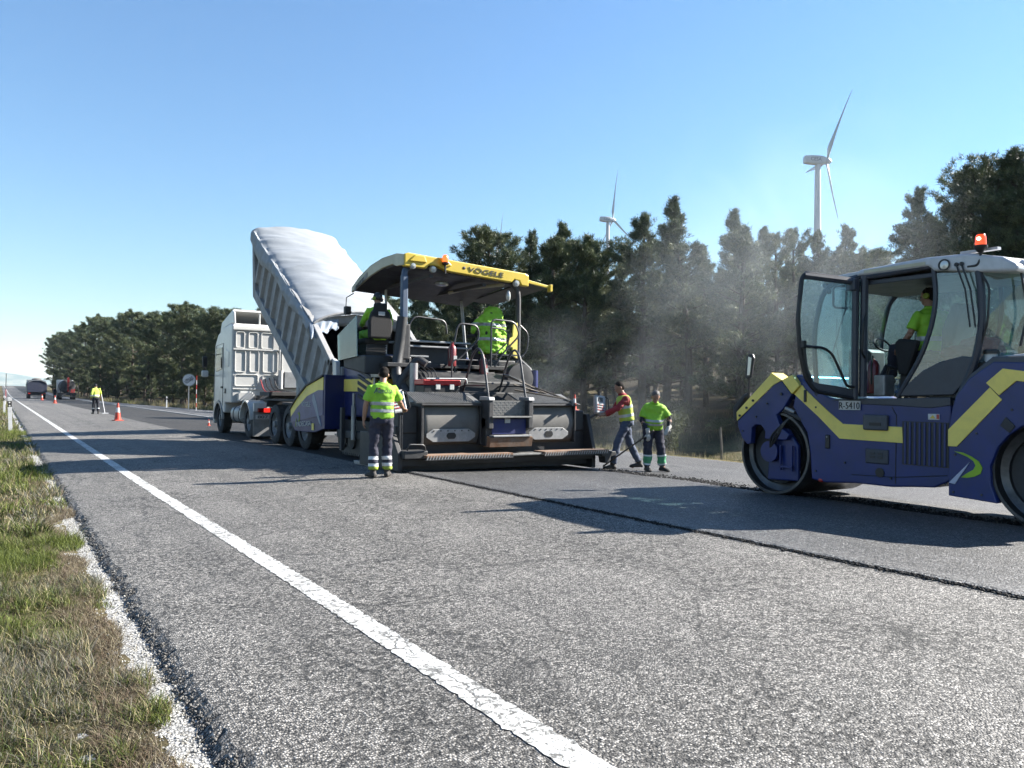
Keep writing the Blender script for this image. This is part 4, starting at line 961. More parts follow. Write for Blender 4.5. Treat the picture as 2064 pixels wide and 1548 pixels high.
# rear wall: raised frames round pressed panels
yb = 25.985
def pressed(x0, x1, z0, z1, r_=.05, rd=.016):
    pts = []
    for cx_, cz, a0 in ((x1-r_, z1-r_, 0), (x0+r_, z1-r_, 90), (x0+r_, z0+r_, 180), (x1-r_, z0+r_, 270)):
        for i in range(5): a_ = R(a0+90*i/4); pts.append((cx_+r_*math.cos(a_), yb, cz+r_*math.sin(a_)))
    MB().tube(pts, rd, 6, closed=True).build('rear_panel', m_cab, TR, smooth=True)
for q in ((.12, .38, 2.72, 3.22), (.52, .80, 2.72, 3.22), (.92, 1.30, 2.72, 3.22), (.10, .42, 1.95, 2.62), (.56, .84, 1.95, 2.62), (.98, 1.45, 1.95, 2.62), (1.6, 2.3, 1.95, 3.2), (.10, .82, 1.50, 1.86), (.98, 1.55, 1.50, 1.86)): pressed(GX+q[0], GX+q[1], q[2], q[3])
MB().box(GX+.03, XR-.03, yb-.03, yb+.02, 2.64, 2.69).box(GX+.03, XR-.03, yb-.025, yb+.02, 1.38, 1.42).box(GX+.02, XR-.02, yb-.03, yb+.02, 3.28, 3.34).build('rear_rail', m_cab, TR, bevel=.01)
MB().prism([(GX+.18, 1.0), (GX+.18, 1.24), (GX+.26, 1.32), (GX+.62, 1.32), (GX+.70, 1.24), (GX+.70, 1.0)], 'y', yb-.10, yb+.01).build('rear_panel', m_cab, TR, bevel=.03)
MB().tube([(GX+1.5, yb-.03, 3.45), (GX+1.5, yb-.06, 3.3), (GX+1.5, yb-.06, 1.45)], .022, 8).build('air_pipe', m_alu, TR, smooth=True)
MB().box(GX+1.62, GX+2.32, yb-.22, yb-.02, 1.45, 1.98).build('equipment_box', m_alu, TR, bevel=.015)
MB().cyl((GX+1.52, yb-.14, 1.42), (GX+1.52, yb-.14, 2.02), .085, 16).build('air_cylinder', m_cab, TR, smooth=True)
# side: window, door, vents
sx = GX-.004
MB().prism([(27.25, 2.05), (27.25, 2.78), (28.08, 2.78), (28.26, 2.12), (28.05, 1.98)], 'x', sx-.012, sx+.01).build('side_window', m_gls, TR, bevel=.006)
d = MB(); 
MB().tube([(sx, 27.12, .85), (sx, 27.12, 2.9), (sx, 28.1, 2.86), (sx, 28.34, 2.1), (sx, 28.36, 1.0)], .009, 5).build('door_seam', m_chas, TR)
MB().box(sx-.03, sx, 27.16, 27.34, 1.42, 1.48).build('door_handle', m_blk, TR, bevel=.006)
MB().prism([(26.35, 2.1), (26.35, 2.6), (26.8, 2.7), (26.8, 2.15)], 'x', sx-.01, sx+.01).build('side_flap', m_cab, TR, bevel=.01)
text('XF', .16, (sx-.006, 26.9, 1.25), (0, -1, 0), (0, 0, 1), m_ink, TR)
MB().prism(arc((27.70, .36), .60, 5, 175, 14)[0:0] or [(p_[1], p_[2]) for p_ in arc((27.70, .38), .62, 0, 178, 16)]+[(p_[1], p_[2]) for p_ in arc((27.70, .38), .55, 178, 0, 16)], 'x', GX-.03, GX+.05).build('wheel_arch', m_alu, TR)
for o_ in (-.38,): 
    MB().tube([(GX-.02, 28.25, 2.55), (GX-.30, 28.42, 2.62), (GX-.34, 28.42, 1.9), (GX-.02, 28.3, 1.85)], .018, 6).build('mirror_arm', m_blk, TR)
    MB().box(GX-.40, GX-.24, 28.36, 28.44, 2.12, 2.5).build('mirror', m_blk, TR, bevel=.03); MB().box(GX-.42, GX-.20, 28.34, 28.44, 1.80, 2.02).build('mirror', m_cab, TR, bevel=.04)
MB().box(GX+.01, GX+.30, 28.44, 28.56, .25, .62).box(XR-.3, XR, 28.44, 28.56, .25, .62).build('front_bumper', m_cab, TR, bevel=.03)
# chassis, tank, mudguards
MB().box(6.95, 7.08, 22.6, 28.3, .62, .86).box(7.72, 7.85, 22.6, 28.3, .62, .86).box(6.9, 7.9, 23.2, 23.4, .60, .9).box(6.95, 7.85, 25.6, 28, .5, 1.2).build('chassis', m_chas, TR, bevel=.01)
tk = MB(); n_ = 14
ring_loft(tk, [((GX+.36, y_, .60), r_, r_*.95, (1, 0, 0), (0, 0, 1)) for y_, r_ in ((24.95, .27), (24.98, .30), (26.30, .30), (26.33, .27))], 20); tk.build('fuel_tank', m_alu, TR, smooth=True, bevel=.01)
for y_ in (25.3, 25.95):
    b = MB(); ring_loft(b, [((GX+.36, y_+q, .60), .310, .297, (1, 0, 0), (0, 0, 1)) for q in (-.03, .03)], 20); b.build('tank_strap', m_chas, TR)
for x_ in (GX+.20, XR-.20):
    o_ = -1 if x_ < 7 else 1
    wheel(TR, x_, 27.70, zt(x_, 27)+.51, .51, .30, o_); wheel(TR, x_, 24.08, zt(x_, 24)+.51, .51, .30, o_, dual=True)
    yz = [(p_[1], p_[2]) for p_ in arc((24.08, .42), .63, 8, 172, 14)]+[(p_[1], p_[2]) for p_ in arc((24.08, .42), .59, 172, 8, 14)]
    MB().prism(yz, 'x', x_-.26, x_+.26).build('mudguard', m_cab, TR)
    yz = [(p_[1], p_[2]) for p_ in arc((24.08, .42), .66, 90, 172, 8)]+[(p_[1], p_[2]) for p_ in arc((24.08, .42), .56, 172, 90, 8)]
MB().box(GX, GX+.55, 23.30, 23.42, .74, 1.00).build('mudguard_skirt', m_cab, TR, bevel=.02)
MB().box(GX-.0, GX+.62, 23.33, 23.36, .02, .74).build('mud_flap', m_alu, TR)
MB().box(XR-.62, XR, 23.33, 23.36, .02, .74).build('mud_flap', m_alu, TR)
l_ = MB().box(GX+.10, GX+.52, 23.20, 23.30, .72, .84).build('tail_lamp', M('dark_red_lens', (.28, .01, .01), .25), TR, bevel=.012)
MB().box(GX+.26, GX+.44, 23.185, 23.20, .72, .84).build('lit_lens', m_lampr, l_, bevel=.01)
pl = MB().box(GX+.04, GX+.50, 23.22, 23.235, .52, .65).build('number_plate', m_plate, TR)
text('8071', .085, (GX+.09, 23.216, .545), (1, 0, 0), (0, 0, 1), m_ink, pl, w=.36)
# fifth wheel, hoses, catwalk behind the cab
MB().prism([(GX+.55, 1.02), (GX+.55, 1.10), (GX+.8, 1.24), (XR-.8, 1.24), (XR-.55, 1.10), (XR-.55, 1.02)], 'y', 23.6, 24.7).build('fifth_wheel', m_chas, TR, bevel=.02)
MB().box(GX+.55, XR-.4, 24.8, 25.8, 1.00, 1.05).build('catwalk', m_alu, TR)
for k in range(4):
    x_ = GX+.9+.14*k; MB().tube(rnd_path([(x_, 25.95, 1.7+.03*k), (x_, 25.5, 1.30+.03*k), (x_+.2, 24.6, 1.32), (x_+.5, 23.9, 1.25)], .4), .018, 7).build('air_hose', (m_redc, m_blk, m_blk, m_chas)[k], TR, smooth=True)

# ------------------------------------------------------------------ raised tipping trailer
m_bed = M('dusty_grey_bed', (.42, .43, .44), .6, .15, dirt=.65, dirtcol=(.30, .275, .24), scale=2.6, var=.14, bump=.25, bscale=14)
m_bedi = M('bitumen_black_interior', (.02, .02, .022), .75, dirt=.4, dirtcol=(.06, .06, .06))
TL = thing('tipping_trailer', 'raised grey tipping body with ribbed sides emptying into the paver', 'trailer', (7.4, 19.9, zt(7.4, 20)))
P0 = Vector((0, 17.78, .78)); P1 = Vector((0, 23.38, 4.14)); u_ = (P1-P0).normalized(); w_ = Vector((0, -u_.z, u_.y)); LB = (P1-P0).length
def bp(a_, h_): q = P0+u_*a_+w_*h_; return (q.y, q.z)     # along the floor, up the side
XL, XRR = 6.16, 8.62
def side(x0, x1): 
    return MB().prism([bp(0, .0), bp(LB, .0), bp(LB+.98, 1.22), bp(LB+.98, 1.46), bp(1.85, 1.55), bp(.0, 1.45)], 'x', x0, x1)
side(XL+.07, XL+.11).build('side_wall', m_bed, TL); side(XRR-.11, XRR-.07).build('side_wall', m_bed, TL)
# side ribs: pressed hat sections across the wall
nr = 12
for k in range(nr):
    a_ = .30+k*(LB+.42)/(nr-1); tp = 1.50+.06*min(1, max(0, (a_-.2)/2)); lo_ = .16+max(0, a_-LB+.05)*1.25
    for x0, s in ((XL+.07, -1), (XRR-.07, 1)):
        b = MB(); q = [(a_-.125, 0), (a_-.06, .085), (a_+.06, .085), (a_+.125, 0)]
        vs = [(x0+s*d_, *bp(aa, hh)) for hh in (lo_, tp-.06) for aa, d_ in q]
        b.add(vs, [(0, 1, 5, 4), (1, 2, 6, 5), (2, 3, 7, 6), (0, 3, 2, 1), (4, 5, 6, 7)]); b.build('side_rib', m_bed, TL, bevel=.008)
for x0, x1 in ((XL-.03, XL+.10), (XRR-.10, XRR+.03)):
    MB().prism([bp(-.02, -.10), bp(LB+.05, -.10), bp(LB+1.08, 1.30), bp(LB+.92, 1.36), bp(LB-.06, .17), bp(-.02, .17)], 'x', x0, x1).build('bottom_rail', m_bed, TL, bevel=.015)
    MB().prism([bp(1.8, 1.50), bp(LB+1.0, 1.36), bp(LB+1.02, 1.52), bp(1.75, 1.66)], 'x', x0, x1).build('top_rail', m_bed, TL, bevel=.015)
    MB().prism([bp(-.06, 1.32), bp(1.82, 1.50), bp(1.82, 1.68), bp(-.08, 1.50)], 'x', x0, x1).build('rear_top_rail', m_bed, TL, bevel=.015)
    MB().prism([bp(-.08, -.1), bp(.06, -.1), bp(.06, 1.48), bp(-.08, 1.48)], 'x', x0, x1).build('rear_post', m_bed, TL, bevel=.015)
MB().prism([bp(0, -.02), bp(LB, -.02), bp(LB, .05), bp(0, .05)], 'x', XL+.1, XRR-.1).build('floor', m_bedi, TL)
MB().prism([bp(LB-.02, 0), bp(LB+.06, 0), bp(LB+1.06, 1.46), bp(LB+.98, 1.46)], 'x', XL+.08, XRR-.08).build('front_wall', m_bed, TL)
MB().prism([bp(.1, .1), bp(.1, 1.4), bp(1.8, 1.5), bp(LB+.9, 1.4), bp(LB-.05, .1)], 'x', XL+.112, XL+.125).prism([bp(.1, .1), bp(.1, 1.4), bp(1.8, 1.5), bp(LB+.9, 1.4), bp(LB-.05, .1)], 'x', XRR-.125, XRR-.112).build('inner_lining', m_bedi, TL)
# asphalt load still sliding out
m_mix = asphalt('hot_mix', [(0., .008), (.5, .02), (.8, .06), (1., .16)], 28, 1., .1, (1, 1, 1), .45, bdist=.02)
lo = MB(); lo.grid(20, 12, lambda u, v: (XL+.14+(XRR-XL-.28)*u, *bp(-.25+2.4*v, .12+.42*(1-v)*math.sin(PI*u)**.4+.10*mnoise.noise(Vector((u*9, v*9, 1)))+.25*smoothstep(.35, 0, v)*0)))
tag(lo.build('asphalt_load', m_mix, None, org=(7.4, 18, 1)), 'black hot asphalt sliding out of the raised tipping body', 'asphalt')
# header arch over the open back
yr, zr = bp(1.55, 1.60); b = MB()
def hd(u, v):
    x = XL+(XRR-XL)*u; c_ = math.sin(PI*u); return (x, yr-.02-.10*v, zr-.02+.34*c_**.7-.34*(1-v)*(.55+.45*c_)+.0)
b.grid(24, 3, hd); b.build('rear_header', m_bed, TL, solid=.04, smooth=True)
MB().tube([hd(u, 1.0) for u in np.linspace(0, 1, 24)], .035, 8).build('header_rail', m_bed, TL, smooth=True)
# tarpaulin over bows, sagging between them, hanging over the left side
m_tarp = M('pale_tarpaulin', (.36, .385, .41), .62, dirt=.35, dirtcol=(.38, .42, .47), scale=1.3, var=.07, bump=.35, bscale=9)
m_dkrope = M('grey_rope', (.16, .17, .18), .8)
A0, A1 = 1.50, LB+1.06
def tarp(u, v):
    a_ = A0+(A1-A0)*u; q = v*1.30-.30                                    # q<0: the part hanging down the left side
    x = XL+(XRR-XL)*min(1, max(0, q)); top = 1.64-.06*u
    bow = abs(math.sin(PI*u*6)); crown = (.24+.12*math.sin(PI*min(1, u*.8+.2)))*(math.sin(PI*min(1, max(0, q)))**.6)*.85
    sag = .06*bow**.7*(1 if q > 0 else .25)
    wr = .026*mnoise.noise(Vector((a_*3.5+q*5, q*3-a_, 2)))+.020*mnoise.noise(Vector((a_*13+q*9, q*3.5, 7)))
    h_ = top+crown-sag+wr
    if q < 0:
        dd = -q/.30*(.34+.08*math.sin(a_*2.2)+.14*smoothstep(3.5, 7, a_)); h_ = top-dd+.04*mnoise.noise(Vector((a_*4, 3, q))); x = XL-.045-.05*math.sin(PI*-q/.3)*(1+mnoise.noise(Vector((a_*5, q*8, 0))))
    lift = .0
    P_ = P0+u_*a_+w_*h_; return (x, P_.y, P_.z)
b = MB(); b.grid(110, 60, tarp); ta = b.build('tarpaulin', m_tarp, TL, smooth=True, solid=.008)
# loose flap gathered at the rear left corner
b = MB(); y0_, z0_ = bp(1.50, 1.60)
def flap(u, v):
    f_ = v; return (XL-.10+.72*u-.10*f_*(1-u), y0_-.05-.42*f_*(1-u)+.03*math.sin(u*24+f_*5)*f_, z0_+.14*math.sin(PI*.5*u)-f_*(.42-.20*u)+.04*math.sin(u*19)*f_)
m_tarpb = M('blue_grey_tarpaulin_edge', (.30, .37, .46), .6, dirt=.3, scale=2)
b.grid(30, 10, flap); b.build('tarpaulin_flap', m_tarpb, TL, smooth=True, solid=.008)
# tailgate arms, ram, chassis with three axles
for x0 in (XL+.02, XRR-.12):
    yq, zq = bp(-.05, 1.42)
    MB().prism([(yq-.02, zq+.10), (yq-.28, zq+.02), (yq-.40, zq-.9), (yq-.22, zq-.95), (yq-.08, zq-.15)], 'x', x0, x0+.10).build('tailgate_arm', m_cab, TL, bevel=.015)
    MB().lathe([(0, -.07), (.09, -.07), (.09, .07), (0, .07)], (x0+.04, yq+.05, zq+.02), (1, 0, 0), 16).build('pivot', m_chas, TL)
yq, zq = bp(-.1, 1.40); MB().box(XL+.12, XRR-.12, yq-.34, yq-.22, zq-.88, zq-.05).build('tailgate', m_bed, TL, bevel=.02)
MB().tube([(7.4, 22.9, 1.0), (7.4, 23.05, 2.2)], .11, 14).tube([(7.4, 23.05, 2.2), (7.4, 23.15, 3.2)], .085, 14).tube([(7.4, 23.15, 3.2), (7.4, 23.2, 3.95)], .06, 14).build('hydraulic_ram', m_alu, TL, smooth=True)
MB().box(6.85, 7.0, 17.6, 23.9, .78, 1.02).box(7.8, 7.95, 17.6, 23.9, .78, 1.02).box(6.85, 7.95, 17.6, 17.75, .6, 1.0).box(6.6, 8.2, 23.3, 24.3, 1.2, 1.32).build('chassis', m_chas, TL, bevel=.012)
for i, y_ in enumerate((21.27, 20.03, 18.78)):
    MB().cyl((XL+.1, y_, zt(7, y_)+.5), (XRR-.1, y_, zt(7, y_)+.5), .07, 10).build('axle', m_chas, TL)
    for x_ in (XL+.19, XRR-.19): wheel(TL, x_, y_, zt(x_, y_)+.52, .52, .36, -1 if x_ < 7 else 1)
for x_ in (XL, XRR-.42):
    MB().prism([(18.1, 1.08), (18.1, 1.12), (21.95, 1.12), (21.98, .9), (21.94, .9), (21.9, 1.08)], 'x', x_, x_+.42).build('mudguard', m_chas, TL)
# ------------------------------------------------------------------ asphalt paver
m_blue = M('deep_blue_paint', (.006, .018, .15), .4, dirt=.42, dirtcol=(.04, .045, .07), scale=3, var=.1, coat=.1)
m_yel = M('faded_yellow_paint', (1.25, .98, .20), .45, dirt=.2, dirtcol=(.35, .31, .20), scale=3, var=.06)
m_yelr = M('bright_yellow_paint', (.86, .62, .045), .4, dirt=.2, dirtcol=(.45, .36, .12), scale=2, var=.05)
m_cream = M('pale_cream_paint', (.66, .62, .44), .5, dirt=.3, dirtcol=(.4, .36, .28), scale=3)
m_dk = M('black_machine_paint', (.020, .021, .025), .5, dirt=.6, dirtcol=(.075, .072, .07), scale=5)
m_dks = M('dark_steel', (.07, .072, .078), .55, .4, dirt=.5, dirtcol=(.14, .13, .12), scale=6)
m_tread = M('worn_tread_plate', (.30, .30, .29), .5, .5, dirt=.5, dirtcol=(.12, .115, .11), scale=8)
m_rust = M('rusty_board', (.25, .13, .07), .8, dirt=.6, dirtcol=(.33, .30, .26), scale=7, var=.3)
m_conc = M('asphalt_dusted_steel', (.185, .18, .17), .7, .15, dirt=.7, dirtcol=(.27, .26, .24), scale=4, var=.15)
m_steelp = M('bare_steel_plate', (.45, .455, .46), .45, .5, dirt=.4, dirtcol=(.25, .24, .23), scale=9)
m_lil = M('greyish_violet_sticker', (.14, .13, .27), .45, dirt=.3, scale=3)
m_tube_ = M('black_handrail', (.035, .036, .042), .38, .2, dirt=.3, dirtcol=(.2, .2, .2), scale=12)
m_bl2 = M('weathered_blue_post', (.06, .11, .20), .5, dirt=.4, dirtcol=(.14, .16, .18), scale=6)
m_fire = M('extinguisher_red', (.28, .012, .02), .35, dirt=.3, scale=8, coat=.3)
m_seat = M('black_seat_fabric', (.014, .014, .016), .8, bump=.3)
m_orl = M('orange_beacon_lens', (.85, .12, .02), .2, emit=(1., .16, .03), estr=.5)
m_wht = M('white_label', (.75, .75, .73), .5, dirt=.3, scale=20)
m_lens = M('work_light_lens', (.7, .72, .7), .12, .3)
PZ = -.055
PV = thing('asphalt_paver', 'large asphalt paver with yellow canopy, blue hopper and wide screed', 'paver', (7.5, 14.5, PZ))
P = lambda mb, name, mat, **k: mb.build(name, mat, k.pop('parent', PV), **k)
# crawler tracks
for x0, x1 in ((6.32, 6.66), (8.40, 8.74)):
    pts = [(p_[1], p_[2]) for p_ in arc((16.55, PZ+.42), .36, -90, 90, 8)]+[(p_[1], p_[2]) for p_ in arc((13.75, PZ+.42), .36, 90, 270, 8)]
    b = MB(); b.prism(pts, 'x', x0, x1); tr_ = P(b, 'crawler_track', m_dk)
    for i in range(26):
        y_ = 13.75+2.8*i/25; MB().box(x0-.015, x1+.015, y_-.035, y_+.035, PZ+.035, PZ+.075).build('track_pad', m_dks, tr_)
    for y_ in (13.9, 14.6, 15.3, 16.0, 16.5): MB().lathe([(0, 0), (.19, 0), (.19, .04), (.1, .05), (0, .05)], (x0, y_, PZ+.36), (-1, 0, 0), 18).build('track_roller', m_dks, tr_, smooth=True)
# tractor frame, engine housing
P(MB().box(6.70, 8.36, 12.9, 17.0, .30, 1.35), 'main_frame', m_dk, bevel=.02)
P(MB().prism([(12.95, 1.0), (12.95, 1.55), (13.4, 1.72), (14.3, 1.78), (14.35, 1.0)], 'x', 6.45, 8.70), 'rear_housing', m_dk, bevel=.03)
P(MB().prism([(14.9, .80), (14.9, 1.90), (15.3, 2.12), (16.35, 2.15), (16.55, 2.02), (16.62, 1.75), (16.62, .80)], 'x', 6.32, 8.72), 'engine_cover', m_blue, bevel=.05, seg=3)
P(MB().box(6.305, 6.325, 14.92, 16.60, 1.34, 1.60).box(6.30, 8.7, 14.88, 14.905, 1.34, 1.60), 'yellow_band', m_yel)
for k in range(7):
    z0 = 1.02+.135*k; P(MB().prism([(14.98, z0), (15.72, z0+.20), (15.72, z0+.275), (14.98, z0+.075)], 'x', 6.285, 6.335), 'vent_louvre', m_dk, bevel=.01)
P(MB().box(6.28, 6.32, 14.78, 14.86, .62, 2.0), 'cover_edge_rail', m_alu)
P(MB().box(6.24, 6.36, 14.2, 14.9, 1.62, 1.74), 'side_step', m_alu, bevel=.01)
# hopper: two wings, rear wall, load
wing = [(16.60, .52), (16.60, 1.68), (16.68, 1.70), (17.75, 1.49), (18.45, 1.20), (18.92, .93), (18.80, .55), (18.55, .40), (17.2, .42)]
for x0, x1 in ((5.88, 5.96), (9.08, 9.16)): P(MB().prism(wing, 'x', x0, x1), 'hopper_wing', m_blue, bevel=.012)
b = MB(); 
for x0, x1, xi in ((5.96, 6.02, 6.75), (9.02, 9.08, 8.3)):
    xe = x0 if x0 < 7 else x1
    b.add([(xe, 16.64, 1.62), (xe, 18.8, .9), (xi, 18.7, .42), (xi, 16.64, .42)], [(0, 1, 2, 3)])
P(b, 'hopper_floor', m_dk, solid=.03)
P(MB().box(5.88, 6.42, 16.54, 16.62, .52, 1.69), 'hopper_rear_wall', m_blue, bevel=.01); P(MB().box(8.6, 9.16, 16.54, 16.62, .52, 1.69), 'hopper_rear_wall', m_blue, bevel=.01)
P(MB().prism([(p_[0], p_[1]+.0) for p_ in wing[1:6]]+[(18.92, .88), (18.43, 1.15), (17.74, 1.44), (16.66, 1.65)], 'x', 5.84, 5.99), 'hopper_top_edge', m_dk, bevel=.01)
sx = 5.872
hyb = P(MB().prism([(16.63, 1.64), (17.73, 1.45), (18.43, 1.16), (18.88, .90), (18.86, .72), (18.4, .95), (17.7, 1.22), (16.95, 1.36), (16.63, 1.36)], 'x', sx-.004, sx+.008), 'yellow_band', m_yel)
P(MB().prism([(16.63, 1.36), (16.95, 1.36), (17.7, 1.22), (18.4, .95), (18.86, .72), (18.84, .60), (16.63, .82)], 'x', sx-.003, sx+.008), 'sticker_panel', m_lil)
P(MB().prism([(17.30, 1.24), (17.20, 1.28), (17.05, 1.10), (16.72, .58), (16.86, .66), (17.12, .92), (17.32, 1.12)], 'x', sx-.007, sx+.008), 'sticker_picture', M('sticker_silver', (.30, .36, .44), .5))
text('VÖGELE', .135, (sx-.008, 18.05, .985), (0, -1, 0), (0, 0, 1), m_wht, PV, w=.62)
text('PADECASA', .115, (sx-.008, 18.42, .50), (0, -1, .06), (0, 0, 1), m_wht, PV, w=1.05)
P(MB().prism([(18.50, .50), (18.46, .52), (18.40, .70), (18.44, .70)], 'x', sx-.008, sx+.004).prism([(18.36, .80), (18.22, .86), (18.16, .78), (18.20, .64), (18.30, .62), (18.24, .68), (18.22, .76), (18.28, .80)], 'x', sx-.008, sx+.004), 'emblem', m_lime)
P(MB().box(sx-.006, sx+.004, 17.20, 17.34, .47, .62), 'yellow_label', m_yel)
hm = MB(); hm.grid(18, 14, lambda u, v: (6.1+2.9*u, 16.66+2.0*v, .62+.85*math.sin(PI*u)**.6*(1-.55*v)+.12*mnoise.noise(Vector((u*8, v*8, 5)))))
tag(hm.build('asphalt_load', m_mix, None, org=(7.5, 17.5, .6)), 'black grainy asphalt heaped in the paver hopper', 'asphalt')
# lower side gear between hopper and screed
P(MB().box(6.10, 6.24, 12.6, 16.4, .36, .52), 'tow_arm', m_dks, bevel=.015)
P(MB().box(6.02, 6.10, 15.9, 16.0, .1, 1.0), 'side_strut', m_dks, bevel=.01); P(MB().box(6.02, 6.10, 14.1, 14.2, .15, 1.25), 'side_strut', m_dks, bevel=.01)
P(MB().cyl((6.05, 15.3, .35), (6.05, 15.3, 1.05), .05, 12).cyl((6.05, 15.3, 1.05), (6.05, 15.3, 1.3), .03, 12), 'lift_cylinder', m_alu, smooth=True)
P(MB().box(5.74, 5.79, 13.1, 13.2, .10, 1.10), 'side_strut', m_dks, bevel=.008)
P(MB().box(5.62, 5.86, 12.9, 13.2, .34, .42), 'sensor_bracket', m_alu, bevel=.01)
P(MB().prism([(12.9, -.0), (13.9, -.0), (13.95, .06), (12.85, .10)], 'x', 5.52, 5.80), 'side_ski', m_alu, bevel=.01)
P(MB().cyl((6.2, 13.2, .38), (8.9, 13.2, .38), .20, 18), 'auger', m_dk, smooth=True)
for k in range(9):
    P(MB().tube([(6.3+k*.3+.25*t_, 13.2+.27*math.cos(t_*6.28), .38+.27*math.sin(t_*6.28)) for t_ in np.linspace(0, 1, 10)], .025, 5), 'auger_blade', m_dks)
# operator platform
P(MB().box(6.0, 8.95, 13.55, 15.2, 1.80, 1.88), 'platform', m_dk, bevel=.01)
P(MB().prism([(13.9, 1.66), (13.9, 2.02), (15.0, 2.02), (15.0, 1.80)], 'x', 5.70, 6.66), 'seat_console', m_dk, bevel=.03)
P(MB().prism([(13.9, 1.66), (13.9, 2.02), (15.0, 2.02), (15.0, 1.80)], 'x', 8.15, 9.05), 'seat_console', m_dk, bevel=.03)
for sx_, lab in ((6.05, None), (8.58, None)):
    st = P(MB().box(sx_-.25, sx_+.25, 14.15, 14.65, 2.24, 2.36), 'seat', m_seat, bevel=.05, seg=3)
    P(MB().box(sx_-.2, sx_+.2, 14.2, 14.6, 2.02, 2.26), 'seat_base', m_dk, bevel=.02)
    for k in range(4): MB().box(sx_-.21, sx_+.21, 14.19, 14.61, 2.05+.05*k, 2.075+.05*k).build('bellow_fold', m_blk, st)
    bk = P(MB().prism([(sx_-.24, 2.34), (sx_+.24, 2.34), (sx_+.245, 2.66), (sx_+.19, 2.84), (sx_+.13, 2.90), (sx_+.13, 3.02), (sx_-.13, 3.02), (sx_-.13, 2.90), (sx_-.19, 2.84), (sx_-.245, 2.66)], 'y', 13.98, 14.08), 'seat_back', m_seat, bevel=.04, seg=3)
    if sx_ < 7: MB().box(sx_-.06, sx_+.07, 13.965, 13.98, 2.78, 2.85).build('label', m_wht, bk)
    for s in (-1, 1): P(MB().box(sx_+s*.31-.035, sx_+s*.31+.035, 14.2, 14.6, 2.50, 2.56), 'armrest', m_seat, bevel=.02)
m_gp = glass('smoky_screen', (.55, .75, .78), .28, (.25, .38, .40), .25)
P(MB().prism([(14.2, 2.0), (15.2, 1.95), (15.25, 2.45), (14.25, 2.78)], 'x', 5.66, 5.675), 'side_screen', m_gp)
P(MB().box(5.72, 6.6, 15.0, 15.06, 1.9, 2.35), 'front_panel', m_dk, bevel=.02)
P(MB().box(5.86, 6.5, 14.95, 15.15, 2.35, 2.5), 'control_console', m_dk, bevel=.03)
P(MB().cyl((5.86, 14.9, 2.5), (5.86, 14.9, 2.72), .012, 8), 'lever', m_blk)
# centre block with pale grab rails
P(MB().box(6.70, 8.05, 14.2, 14.9, 1.88, 2.30), 'centre_cover', m_dk, bevel=.03)
P(MB().box(6.62, 8.08, 14.1, 14.9, 2.32, 2.36), 'centre_lid', m_alu, bevel=.008)
for z_, x0, x1 in ((2.235, 6.66, 8.08), (2.04, 6.7, 7.1), (1.93, 6.55, 7.15), (1.86, 7.3, 7.85)): P(MB().box(x0, x1, 14.05, 14.12, z_-.016, z_+.016), 'pale_rail', m_alu, bevel=.006)
P(MB().box(6.6, 8.3, 13.5, 13.6, 1.15, 1.75), 'rear_cover', m_dk, bevel=.02)
P(MB().box(7.32, 7.92, 13.44, 13.5, 1.42, 1.72), 'cover_hatch', m_blue, bevel=.02)
P(MB().cyl((6.32, 13.10, 1.15), (6.32, 13.10, 1.86), .075, 16), 'grey_cylinder', m_alu, smooth=True)
P(MB().tube(rnd_path([(6.30, 13.3, 1.3), (6.18, 13.6, 1.6), (6.30, 13.72, 2.1), (6.36, 13.7, 2.75)], .2), .10, 12), 'lift_arm', m_dk, smooth=True)
P(MB().tube(rnd_path([(6.05, 13.35, 1.0), (6.22, 13.45, 1.55), (6.5, 13.3, 1.95), (6.62, 13.2, 1.85)], .2), .075, 10), 'thick_hose', m_dk, smooth=True)
for k in range(5):
    r_ = random.Random(k); P(MB().tube(rnd_path([(6.45+.08*k, 13.35, 1.8), (6.52+.05*k, 13.05, 1.55+.05*k), (6.42+.1*k, 12.95, 1.3), (6.6+.2*k, 13.0, 1.16)], .15), .014, 6), 'hose', m_blk, smooth=True)
for x_, zz in ((7.28, 1.84), (7.98, 1.62)):
    e = P(MB().lathe([(0, 0), (.075, 0), (.08, .02), (.08, .34), (.05, .40), (.025, .42), (.025, .46), (0, .46)], (x_, 13.42, zz), (0, 0, 1), 18), 'fire_extinguisher', m_fire, smooth=True)
    MB().tube([(x_, 13.40, zz+.46), (x_-.05, 13.36, zz+.47), (x_-.095, 13.36, zz+.35), (x_-.09, 13.37, zz+.1)], .011, 6).build('hose', m_blk, e); MB().box(x_-.01, x_+.06, 13.33, 13.345, zz+.12, zz+.20).build('label', m_wht, e)
P(MB().box(7.95, 8.12, 13.40, 13.5, 1.2, 1.62), 'red_panel', m_fire, bevel=.02)
P(MB().lathe([(.24, 0), (.30, .0), (.32, .1), (.30, .2), (.1, .22), (.0, .2)], (8.62, 13.25, 1.62), (0, -1, .0), 26), 'air_filter_drum', m_dk, smooth=True)
P(MB().tube(rnd_path([(8.95, 13.2, 1.2), (9.0, 13.2, 1.75), (8.8, 13.4, 2.0)], .15), .06, 12), 'exhaust_pipe', m_dks, smooth=True)
P(MB().cyl((9.0, 13.15, 1.35), (9.0, 13.15, 1.8), .085, 16), 'blue_cylinder', m_blue, smooth=True)
